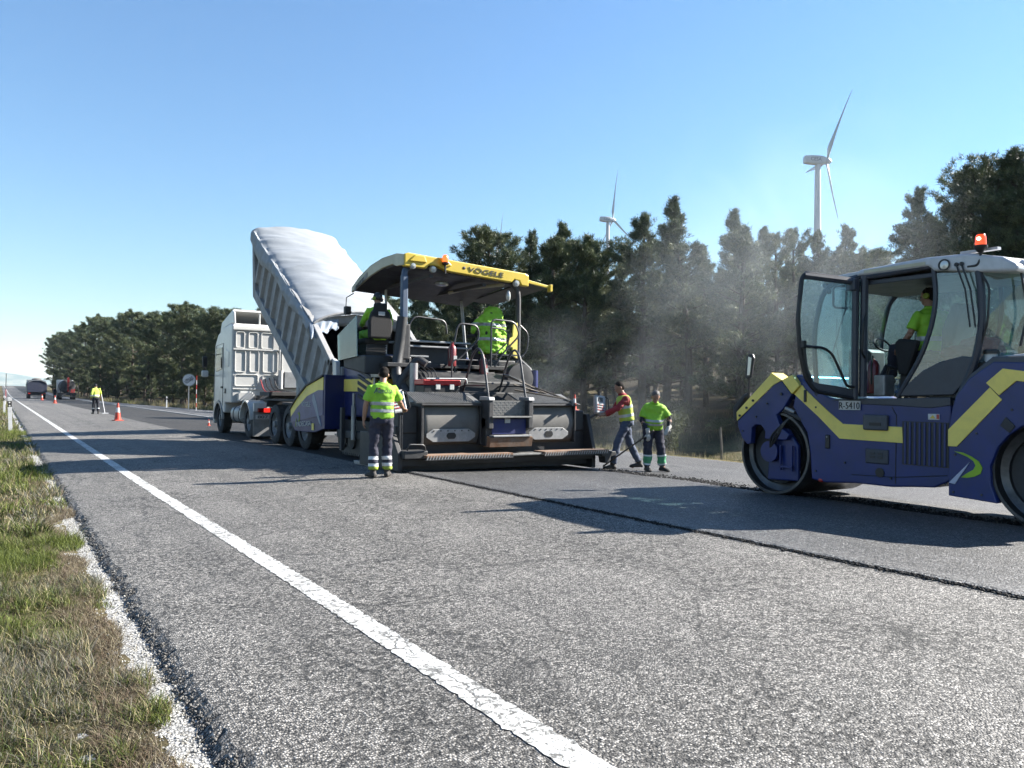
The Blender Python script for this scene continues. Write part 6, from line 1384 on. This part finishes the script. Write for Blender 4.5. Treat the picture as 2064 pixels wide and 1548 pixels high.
# rear yoke
rear = [(5.10, .17), (5.10, .95), (5.06, 1.20), (5.02, 1.34), (4.87, 1.55), (4.60, 1.74), (4.2, 1.72), (3.7, 1.62), (3.30, 1.35), (3.30, .95), (3.6, .95), (3.75, 1.05), (4.30, 1.02), (4.44, .91), (4.55, .77), (4.63, .55), (4.62, .34), (4.55, .14)]
for x0, x1 in ((RX-.05, RX+.06), (W1-.06, W1+.04)): Q(MB().prism(rear, 'x', x0, x1), 'rear_yoke', m_rb, bevel=.012)
Q(MB().prism([(5.09, 1.0), (5.06, 1.22), (5.0, 1.36), (4.87, 1.56), (4.6, 1.74), (3.7, 1.66), (3.3, 1.36), (3.3, 1.25), (5.0, 1.22)], 'x', RX+.06, W1-.06), 'rear_deck', m_rb, bevel=.02)
Q(MB().prism([(5.10, .95), (4.63, 1.45), (4.50, 1.31), (5.0, .755), (5.10, .755)], 'x', RX-.064, RX-.048), 'yellow_stripe', m_yel, bevel=.004)
Q(MB().prism([(4.67, 1.50), (4.49, 1.66), (4.1, 1.60), (4.2, 1.50), (4.35, 1.52), (4.53, 1.36)], 'x', RX-.070, RX-.048), 'yellow_patch', m_yel, bevel=.004)
Q(MB().prism([(5.03, .70), (4.93, .69), (4.83, .65), (4.75, .60), (4.71, .53), (4.73, .46), (4.80, .42), (4.88, .40), (4.95, .40), (4.88, .455), (4.81, .50), (4.785, .55), (4.81, .60), (4.88, .645)], 'x', RX-.060, RX-.048), 'green_swoosh', m_grn)
Q(MB().prism([(4.85, .585), (5.09, .325), (5.02, .315)], 'x', RX-.062, RX-.048), 'pale_wedge', m_lilw)
Q(MB().prism([(4.52, 1.02), (4.46, 1.12), (4.36, 1.02), (4.42, .94)], 'x', RX-.07, RX-.04), 'lift_eye', m_chas, bevel=.01)
for y_, z_ in ((7.95, 1.02), (7.75, 1.22), (8.2, .80), (7.55, .80), (6.95, .30), (6.95, 1.18), (6.5, .45), (5.85, .30), (5.15, .30), (5.04, .22), (5.02, .66), (4.72, .22), (4.78, .92), (4.62, 1.2), (4.4, 1.2)):
    Q(MB().cyl((RX-.045 if y_ > 7.4 or y_ < 5.08 else RX-.002, y_, z_), (RX-.060 if y_ > 7.4 or y_ < 5.08 else RX-.016, y_, z_), .014, 8), 'bolt', m_dks)
# engine hood behind the cab, rising in a curve
Q(MB().prism([(5.05, 1.18), (5.04, 1.36), (4.87, 1.60), (4.62, 1.80), (4.30, 1.80), (3.6, 1.70), (3.25, 1.45), (3.25, 1.35), (3.7, 1.62), (4.3, 1.70), (4.6, 1.66), (4.85, 1.44), (4.98, 1.2)], 'x', RX-.03, W1+.01), 'hood_edge', m_hood, bevel=.02)
Q(MB().prism([(4.68, 1.80), (4.3, 1.83), (3.6, 1.72), (3.25, 1.48), (3.25, 1.3), (4.68, 1.3)], 'x', RX+.02, W1-.02), 'engine_hood', m_roofw, bevel=.05, seg=3)
for k in range(3): Q(MB().box(RX+.1+.16*k, RX+.19+.16*k, 3.75, 4.4, 1.80, 1.825), 'hood_slot', m_dk, bevel=.01)
cp = Q(MB().cyl((RX+.14, 4.72, 1.72), (RX+.14, 4.72, 1.84), .07, 18), 'filler_neck', m_roofw, smooth=True); MB().lathe([(0, .05), (.085, .05), (.09, .03), (.09, 0), (0, 0)], (RX+.14, 4.72, 1.84), (0, 0, 1), 16).build('filler_cap', m_blk, cp)
# ---- cab
CX0, CX1 = RX+.02, W1-.04
flo = 1.33
Q(MB().prism([(6.95, 1.30), (5.0, 1.30), (5.0, 1.24), (6.95, 1.24)], 'x', CX0+.02, CX1-.02), 'cab_floor', m_dk)
# lower rear cab shell, dark, curving up behind the seat
Q(MB().prism([(5.78, 1.34), (5.62, 1.52), (5.45, 1.66), (5.25, 1.76), (4.98, 1.82), (4.80, 1.80), (4.90, 1.58), (5.08, 1.36)], 'x', CX0-.01, CX0+.03), 'rear_quarter_shell', m_fr, bevel=.012)
def bar(path, r=.034, nm='cab_pillar', mt=None, rr=.08, sq=True): return Q(MB().tube(rnd_path(path, rr, 5), r, 8), nm, mt or m_fr, smooth=True)
for cx_ in (CX0, CX1):
    bar([(cx_, 6.26, 1.33), (cx_, 6.24, 2.92)], .05)                                        # front door pillar
    bar([(cx_, 5.78, 1.33), (cx_, 5.47, 1.84), (cx_, 5.34, 2.22), (cx_, 5.29, 2.55), (cx_, 5.33, 2.95)], .030, rr=.3)
    bar([(cx_, 4.98, 1.40), (cx_, 4.84, 1.72), (cx_, 4.755, 2.15), (cx_, 4.76, 2.5), (cx_, 4.80, 2.86)], .045, rr=.4)   # rear corner
bx = (CX0+CX1)/2
for s in (-1, 1): bar([(bx+s*.42, 4.42, 1.72), (bx+s*.45, 4.36, 2.2), (bx+s*.43, 4.40, 2.78)], .035, rr=.3)
bar([(CX0, 6.24, 2.90), (CX0, 5.34, 2.93)], .038); bar([(CX1, 6.24, 2.90), (CX1, 5.34, 2.93)], .038)
for s, cx_ in ((-1, CX0), (1, CX1)): bar([(cx_, 6.95, 1.35), (cx_, 7.02, 2.2), (cx_, 6.85, 2.86), (cx_, 6.24, 2.93)], .035, rr=.25)
bar([(CX0, 6.85, 2.86), (CX1, 6.85, 2.86)], .035); bar([(CX0, 6.95, 1.36), (CX1, 6.95, 1.36)], .04)
# roof shell
rf = [(6.35, 2.92), (6.30, 3.00), (5.40, 3.04), (4.90, 3.02), (4.52, 2.93), (4.36, 2.82), (4.36, 2.74), (4.75, 2.78), (5.30, 2.86), (5.36, 2.92)]
Q(MB().prism(rf, 'x', CX0-.05, CX1+.05), 'cab_roof', m_roofw, bevel=.035, seg=3)
Q(MB().prism([(6.9, 2.90), (6.85, 2.965), (6.2, 3.0), (6.2, 2.92)], 'x', CX0, CX1), 'roof_front', m_roofw, bevel=.02)
Q(MB().box(CX0+.05, CX1-.05, 4.5, 6.7, 2.80, 2.86), 'roof_lining', m_fr, bevel=.01)
Q(MB().box(CX0-.055, CX0-.03, 5.40, 6.22, 2.945, 2.985), 'door_gutter', m_cream)
Q(MB().box(CX0+.02, CX0+.10, 4.60, 5.02, 3.03, 3.06), 'roof_rail', m_roofw); Q(MB().tube([(CX0-.02, 4.85, 3.0), (CX0+.8, 4.42, 2.93)], .012, 6), 'roof_rail', m_steelp)
lp = Q(MB().lathe([(.058, 0), (.070, .01), (.070, .02), (.055, .02)], (CX0-.052, 5.165, 2.915), (-1, 0, 0), 24), 'lamp_ring', m_blk); MB().lathe([(0, 0), (.055, 0), (.05, .012), (0, .018)], (CX0-.052, 5.165, 2.915), (-1, 0, 0), 20).build('lamp_glass', m_lens, lp, smooth=True)
for y_ in (5.02, 4.96): 
    w_3 = Q(MB().cyl((CX0-.07, y_, 2.90), (CX0-.04, y_, 2.90), .025, 10), 'wiper_pivot', m_blk); MB().tube([(CX0-.07, y_, 2.90), (CX0-.06, y_-.10, 2.6), (CX0-.06, y_-.16, 2.15)], .010, 6).build('wiper_arm', m_blk, w_3)
for x0 in (CX0+.2, CX0+.55, CX1-.6, CX1-.25): Q(MB().lathe([(0, 0), (.055, 0), (.065, .02), (.05, .09), (0, .10)], (x0, 4.47-.03, 2.84), (0, -1, -.2), 16), 'rear_work_lamp', m_roofw, smooth=True)
bar([(CX0+.10, 4.60, 2.86), (CX0+.16, 4.42, 2.80), (CX0+.2, 4.36, 2.3), (CX0+.16, 4.42, 1.92)], .014, 'grab_handle', m_blk)
bar([(CX0-.02, 4.80, 2.84), (CX0-.03, 4.66, 2.6), (CX0-.03, 4.68, 2.2), (CX0, 4.78, 1.9)], .013, 'grab_handle', m_blk)
# glass
gq = lambda pts, nm='window', mt=None: Q(MB().add(pts, [tuple(range(len(pts)))]), nm, mt or m_gl)
for cx_ in (CX0, CX1): gq([(cx_, 5.30, 2.84), (cx_, 4.82, 2.79), (cx_, 4.77, 2.35), (cx_, 4.80, 2.0), (cx_, 4.92, 1.62), (cx_, 5.06, 1.40), (cx_, 5.70, 1.40), (cx_, 5.46, 1.84), (cx_, 5.33, 2.22), (cx_, 5.28, 2.55)])
gq([(CX0, 4.78, 2.80), (bx-.43, 4.40, 2.76), (bx-.45, 4.36, 2.2), (bx-.42, 4.42, 1.74), (CX0, 4.84, 1.74), (CX0, 4.76, 2.2)], 'rear_corner_window'); gq([(CX1, 4.78, 2.80), (bx+.43, 4.40, 2.76), (bx+.45, 4.36, 2.2), (bx+.42, 4.42, 1.74), (CX1, 4.84, 1.74), (CX1, 4.76, 2.2)], 'rear_corner_window')
gq([(bx-.43, 4.40, 2.76), (bx+.43, 4.40, 2.76), (bx+.45, 4.36, 2.2), (bx+.42, 4.42, 1.74), (bx-.42, 4.42, 1.74), (bx-.45, 4.36, 2.2)], 'rear_window')
gq([(CX1, 6.20, 1.36), (CX1, 6.20, 2.88), (CX1, 5.36, 2.88), (CX1, 5.34, 2.25), (CX1, 5.5, 1.84), (CX1, 5.74, 1.38)], 'far_door_window', m_glf)
for cx_ in (CX0, CX1): gq([(cx_, 6.26, 1.38), (cx_, 6.95, 1.40), (cx_, 7.0, 2.2), (cx_, 6.84, 2.84), (cx_, 6.28, 2.88)])
b = MB(); b.grid(10, 8, lambda u, v: (CX0+(CX1-CX0)*u, 6.95+.09*math.sin(PI*u)+.06*math.sin(PI*v)-.12*v*v, 1.38+1.46*v)); Q(b, 'windscreen', MATS['far_glass'], smooth=True)
fw_ = Q(MB().tube([(bx, 7.08, 1.5), (bx-.2, 7.08, 2.1), (bx-.22, 7.05, 2.45)], .012, 6), 'front_wiper', m_blk)
# the open door: hinged on the front pillar, swung out
hd_ = Vector((RX-.02, 6.30, 0)); fe = Vector((8.72, 6.64, 0)); dd_ = (fe-hd_).normalized(); Ld = (fe-hd_).length; nn_ = dd_.cross(Vector((0, 0, 1)))
dq = lambda a_, z_, o_=0: tuple(hd_+dd_*a_+nn_*o_+Vector((0, 0, z_)))
outl = [(0.02, 2.86), (Ld*.9, 2.93), (Ld*.97, 2.86), (Ld*1.03, 2.35), (Ld*1.0, 1.95), (Ld*.90, 1.58), (Ld*.74, 1.40), (.04, 1.30)]
Q(MB().tube(rnd_path([dq(*p_) for p_ in outl+outl[:1]], .08), .030, 8), 'door_frame', m_blk, smooth=True)
Q(MB().tube([dq(.05, 1.3), dq(.05, 2.88)], .045, 8), 'door_post', m_fr); Q(MB().tube([dq(.05, 2.84), dq(Ld*.93, 2.90)], .045, 8), 'door_top_bar', m_fr)
Q(MB().add([dq(*p_) for p_ in outl], [tuple(range(len(outl)))]), 'door_glass', m_gld)
Q(MB().add([dq(*p_) for p_ in [(0.05, 1.28), (Ld*.76, 1.40), (Ld*.88, 1.56), (Ld*.7, 1.50), (Ld*.4, 1.47), (.05, 1.42)]], [tuple(range(6))]), 'door_bottom_panel', m_fr, solid=.02)
Q(MB().tube(rnd_path([dq(Ld*.96, 1.98, -.03), dq(Ld*.62, 1.96, -.05), dq(Ld*.48, 1.88, -.05), dq(Ld*.22, 1.46, -.04), dq(.08, 1.46, -.03)], .1), .018, 8), 'door_inner_handle', m_blk, smooth=True)
Q(MB().box(-.035, .035, -.04, .04, -.05, .05, Matrix.Translation(dq(Ld*.96, 2.0, -.02))), 'door_latch', m_blk, bevel=.01)
Q(MB().tube(rnd_path([dq(Ld*.93, 1.95, .0), dq(Ld*.90, 1.70), dq(Ld*.80, 1.52)], .1), .03, 8), 'latch_guide', m_blk, smooth=True)
bar([(RX-.08, 6.16, 2.40), (RX-.16, 6.14, 2.32), (RX-.16, 6.16, 1.9), (RX-.06, 6.18, 1.84)], .016, 'grab_handle', m_blk, .05)
cm = Q(MB().box(RX-.14, RX-.02, 6.28, 6.42, 2.72, 2.88), 'hinge_block', m_fr, bevel=.02); MB().tube(rnd_path([(RX-.1, 6.45, 2.80), (RX-.16, 6.58, 2.80), (RX-.16, 6.58, 2.52), (RX-.08, 6.42, 2.50)], .05), .016, 7).build('mirror_bracket', m_blk, cm); MB().ell((RX-.2, 6.62, 2.74), (.035, .035, .045), 12).build('mirror_pod', m_blk, cm, smooth=True)
bw = Q(MB().tube([(RX+.0, 6.5, 2.75), (RX+.02, 6.52, 2.5), (RX+.1, 6.8, 1.85)], .012, 6), 'door_stay', m_blk)
# interior
sx2 = 10.20
s_ = Q(MB().box(sx2-.26, sx2+.26, 5.46, 5.98, 1.78, 1.88), 'driver_seat', m_seat, bevel=.05, seg=3)
MB().prism([(5.50, 1.86), (5.38, 1.90), (5.22, 2.42), (5.25, 2.52), (5.36, 2.50), (5.48, 2.2)], 'x', sx2-.24, sx2+.24).build('backrest', m_seat, s_, bevel=.05, seg=3)
MB().box(sx2-.2, sx2+.2, 5.65, 6.05, 1.34, 1.78).build('seat_base', m_dk, s_, bevel=.03); MB().prism([(5.7, 2.06), (5.98, 2.10), (6.04, 2.04), (5.98, 1.62), (5.86, 1.60)], 'x', sx2-.36, sx2-.26).build('armrest', m_seat, s_, bevel=.04)
Q(MB().box(sx2-.3, sx2+.3, 6.55, 6.75, 1.34, 2.0), 'dashboard', m_dk, bevel=.05)
Q(MB().tube([(sx2+.17*math.cos(a_), 6.42+.05*math.sin(a_), 2.05+.17*math.sin(a_)*.5) for a_ in np.linspace(0, 2*PI, 24)], .014, 6, closed=True), 'steering_wheel', m_blk, smooth=True)
e = Q(MB().lathe([(0, 0), (.075, 0), (.08, .02), (.08, .36), (.05, .43), (.025, .45), (0, .47)], (9.86, 6.33, 1.38), (0, 0, 1), 18), 'fire_extinguisher', m_fire, smooth=True)
MB().tube([(9.86, 6.33, 1.86), (9.80, 6.30, 1.88), (9.77, 6.30, 1.75), (9.77, 6.30, 1.5)], .011, 6).build('hose', m_blk, e)
Q(MB().box(9.72, 9.95, 6.08, 6.24, 1.34, 1.62), 'grey_toolbox', m_steelp, bevel=.02)
for k in range(4): Q(MB().tube([(9.75+.05*k, 6.15, 1.62), (9.8+.04*k, 6.12, 1.75), (9.9, 6.0+.03*k, 1.70)], .016, 6), 'cable_bundle', m_blk, smooth=True)
JK = thing('red_jacket', 'dark red jacket lying behind the driver seat in the roller cab', 'jacket', (0, 0, 0), local=True)
b = MB(); b.ell((9.98, 5.0, 1.92), (.26, .26, .16), 14); b.ell((9.82, 5.16, 1.86), (.20, .22, .12), 14); blob('jacket', b, m_redc, JK, .02, 2, .03, 9)
Q(MB().prism([(5.2, 1.72), (4.6, 1.78), (4.55, 1.3), (5.4, 1.3)], 'x', CX0+.05, CX1-.05), 'rear_shelf', m_dk, bevel=.03)
Q(MB().add([(9.75, 4.72, 1.80), (9.98, 4.60, 1.84), (10.0, 4.55, 2.10), (9.8, 4.66, 2.16)], [(0, 1, 2, 3)]), 'paper_sheet', m_gp)
# beacon on its bent stem
bc = Q(MB().tube(rnd_path([(CX0-.04, 4.90, 2.86), (CX0-.05, 4.78, 2.86), (CX0-.03, 4.76, 2.95), (CX0-.03, 4.76, 3.04)], .05), .016, 8), 'beacon_stem', m_chas, smooth=True)
MB().lathe([(0, 0), (.03, 0), (.07, .05), (.072, .08), (0, .08)], (CX0-.03, 4.76, 3.01), (0, 0, 1), 18).build('beacon_base', m_blk, bc, smooth=True)
MB().lathe([(.058, 0), (.060, .02), (.055, .10), (.042, .125), (0, .13)], (CX0-.03, 4.76, 3.09), (0, 0, 1), 20).build('beacon_lens', m_beam, bc, smooth=True)
MB().ell((CX0-.095, 4.75, 3.16), (.02, .024, .02), 12).build('flashing_bulb', m_beamc, bc, smooth=True)

# ------------------------------------------------------------------ far vehicles up the road
m_navy2 = M('dark_blue_tailgate', (.022, .03, .07), .5, dirt=.3)
L1 = thing('dark_lorry', 'distant dark lorry seen from behind with a rounded load cover', 'lorry', (4.7, 141, road_z(4.7, 141)))
z = road_z(4.7, 141); P_ = lambda mb, n, m, **k: mb.build(n, m, L1, **k)
P_(MB().prism([(3.4, z+.95), (3.4, z+2.2), (3.6, z+2.65), (4.2, z+2.85), (5.2, z+2.85), (5.8, z+2.65), (6.0, z+2.2), (6.0, z+.95)], 'y', 139, 146), 'tipper_body', m_navy2, bevel=.05)
P_(MB().prism([(3.45, z+2.25), (3.65, z+2.62), (4.2, z+2.82), (5.2, z+2.82), (5.75, z+2.62), (5.95, z+2.25), (5.75, z+2.45), (5.2, z+2.7), (4.2, z+2.7), (3.65, z+2.45)], 'y', 138.9, 139.02), 'body_rim', m_alu)
P_(MB().box(3.6, 5.8, 139.2, 147, z+.55, z+.95), 'chassis', m_chas); P_(MB().box(3.5, 5.9, 146.2, 148.2, z+.6, z+2.7), 'cab', m_cab, bevel=.1)
for y_ in (140, 141.4, 147): 
    for x_ in (3.72, 5.68): P_(MB().lathe([(0, -.17), (.5, -.17), (.52, 0), (.5, .17), (0, .17)], (x_, y_, z+.5), (1, 0, 0), 18), 'wheel', m_tyre)
P_(MB().box(3.55, 3.85, 138.95, 139.02, z+.7, z+.85).box(5.55, 5.85, 138.95, 139.02, z+.7, z+.85), 'tail_lamp', m_red)
L2 = thing('pale_lorry', 'farthest lorry with pale boxy front beyond the dark lorry', 'lorry', (6.0, 196, road_z(6, 196)))
z = road_z(6, 196); P_ = lambda mb, n, m, **k: mb.build(n, m, L2, **k)
P_(MB().box(4.9, 7.2, 196, 198.4, z+.8, z+3.0), 'cab', m_conc, bevel=.12); P_(MB().box(5.05, 7.05, 195.96, 196.02, z+1.9, z+2.65), 'windscreen', m_gls); P_(MB().box(4.9, 7.3, 198.6, 205, z+1.0, z+3.35), 'load_body', m_alu, bevel=.08)
P_(MB().box(5.0, 7.1, 195.93, 196.0, z+.5, z+.85), 'bumper', m_dk); P_(MB().ell((6.6, 199, z+3.4), (.9, 1.2, .35), 14), 'rolled_cover', m_conc, smooth=True)
for y_ in (197, 203):
    for x_ in (5.1, 7.0): P_(MB().lathe([(0, -.17), (.5, -.17), (.5, .17), (0, .17)], (x_, y_, z+.5), (1, 0, 0), 18), 'wheel', m_tyre)
L3 = thing('tank_lorry', 'distant tank lorry with round tank end and striped board, at the forest edge', 'lorry', (8.6, 138, road_z(8.6, 138)))
z = road_z(8.6, 138); P_ = lambda mb, n, m, **k: mb.build(n, m, L3, **k)
P_(MB().lathe([(0, -.15), (.7, -.1), (1.0, 0), (1.02, .2), (1.02, 5), (.9, 5.2), (0, 5.3)], (8.6, 136.5, z+2.0), (0, 1, 0), 28), 'tank', m_chas, smooth=True)
P_(MB().box(7.55, 9.75, 136.2, 143.5, z+.6, z+1.0), 'chassis', m_chas); P_(MB().box(7.5, 9.7, 142.4, 144.6, z+.8, z+3.0), 'cab', m_cab, bevel=.1)
P_(MB().box(8.45, 8.75, 136.1, 136.3, z+1.2, z+3.3), 'red_ladder_post', MATS['dark_red_lens'])
sb = P_(MB().box(8.9, 9.5, 136.05, 136.15, z+1.0, z+1.6), 'striped_board', m_conc)
for k in range(3): MB().prism([(8.92+.2*k, z+1.02), (9.02+.2*k, z+1.02), (9.12+.2*k, z+1.58), (9.02+.2*k, z+1.58)], 'y', 136.03, 136.05).build('stripe', m_red, sb)
P_(MB().box(7.5, 9.8, 136.0, 136.1, z+.35, z+.5).box(7.55, 7.65, 136, 136.1, z+.3, z+2.2).box(9.9, 9.98, 136, 136.1, z+.3, z+2.6), 'spray_bar', m_dks)
for y_ in (137.6, 138.9, 143.3):
    for x_ in (7.7, 9.5): P_(MB().lathe([(0, -.17), (.5, -.17), (.52, 0), (.5, .17), (0, .17)], (x_, y_, z+.5), (1, 0, 0), 18), 'wheel', m_tyre)
person('distant worker standing between the dark lorry and the tank lorry', (6.9, 137, road_z(6.9, 137)), R(170), stand(), shirt=m_navyd, trousers=m_navyd, sleeve='long', cap=m_navyd, vox=2.)
# ------------------------------------------------------------------ haze and steam
def volume_mat(name, density, col=(1, 1, 1), aniso=.3):
    m = bpy.data.materials.new(name); t = NT(m)
    v = t.n('ShaderNodeVolumePrincipled'); v.inputs['Color'].default_value = (*col, 1); v.inputs['Anisotropy'].default_value = aniso
    if isinstance(density, float): v.inputs['Density'].default_value = density
    t.out(None, v.outputs[0]); return m, t, v
HAZE = True
if HAZE:
    m, t, v = volume_mat('haze_air', 6.0e-5, (.72, .86, 1.), .1)
    o = MB().box(-7000, 8600, -400, 11500, -90, 230).build('haze', m); tag(o, 'thin blue air over the far hills', 'haze', None, 'stuff')
def steam(name, c, size, dens, seed, label, rot=0., thr=.45, lean=(0, 0)):
    m, t, v = volume_mat(name, 0, (.88, .95, 1.), .55)
    p = t.pos()                                   # object space, box is -1..1 scaled
    n = t.n('ShaderNodeTexNoise'); n.inputs['Scale'].default_value = 2.3; n.inputs['Detail'].default_value = 5; n.inputs['Distortion'].default_value = 1.1
    mp = t.n('ShaderNodeMapping'); mp.inputs['Location'].default_value = (seed*3.1, seed, 0); mp.inputs['Scale'].default_value = (1, 1, .8)
    t.t.links.new(p, mp.inputs['Vector']); t.t.links.new(mp.outputs[0], n.inputs['Vector'])
    sp = t.n('ShaderNodeSeparateXYZ'); t.t.links.new(p, sp.inputs[0])
    # radius about a rising axis that leans
    ax_ = t.math('SUBTRACT', sp.outputs[0], t.math('MULTIPLY', sp.outputs[2], lean[0])); ay = t.math('SUBTRACT', sp.outputs[1], t.math('MULTIPLY', sp.outputs[2], lean[1]))
    rr = t.math('SQRT', t.math('ADD', t.math('MULTIPLY', ax_, ax_), t.math('MULTIPLY', ay, ay)))
    rad = t.math('ADD', .30, t.math('MULTIPLY', t.math('ADD', sp.outputs[2], 1.), .14))
    fall = t.math('SUBTRACT', 1., t.math('DIVIDE', rr, rad), True)
    zf = t.math('MULTIPLY', t.math('SUBTRACT', 1., sp.outputs[2], True), 1.2, True)
    zb = t.math('MULTIPLY', t.math('ADD', sp.outputs[2], 1.), 6., True)
    d = t.math('MULTIPLY', t.math('MULTIPLY', fall, zf), zb)
    d = t.math('MULTIPLY', d, t.ramp(n.outputs[0], [(thr, 0.), (thr+.20, 1.)]))
    t.t.links.new(t.math('MULTIPLY', d, dens), v.inputs['Density'])
    o = MB().box(-1, 1, -1, 1, -1, 1).build(name, m); o.location = c; o.scale = size; o.rotation_euler = (0, 0, rot)
    return tag(o, label, 'steam', None, 'stuff')
steam('steam', (15.5, 14.2, 3.9), (7.2, 4.8, 5.0), .085, 1, 'pale steam drifting up from the fresh asphalt before the pines', R(-40), .42, (.42, .05))
steam('steam', (14.6, 10.2, 3.0), (4.2, 3.0, 3.2), .085, 7, 'steam hanging behind the roller and its open door', R(-35), .36, (.3, .1))
steam('steam', (9.4, 13.4, 1.5), (3.0, 2.0, 1.7), .10, 4, 'thin steam curling behind the screed and the two workers', 0., .38, (.2, 0))
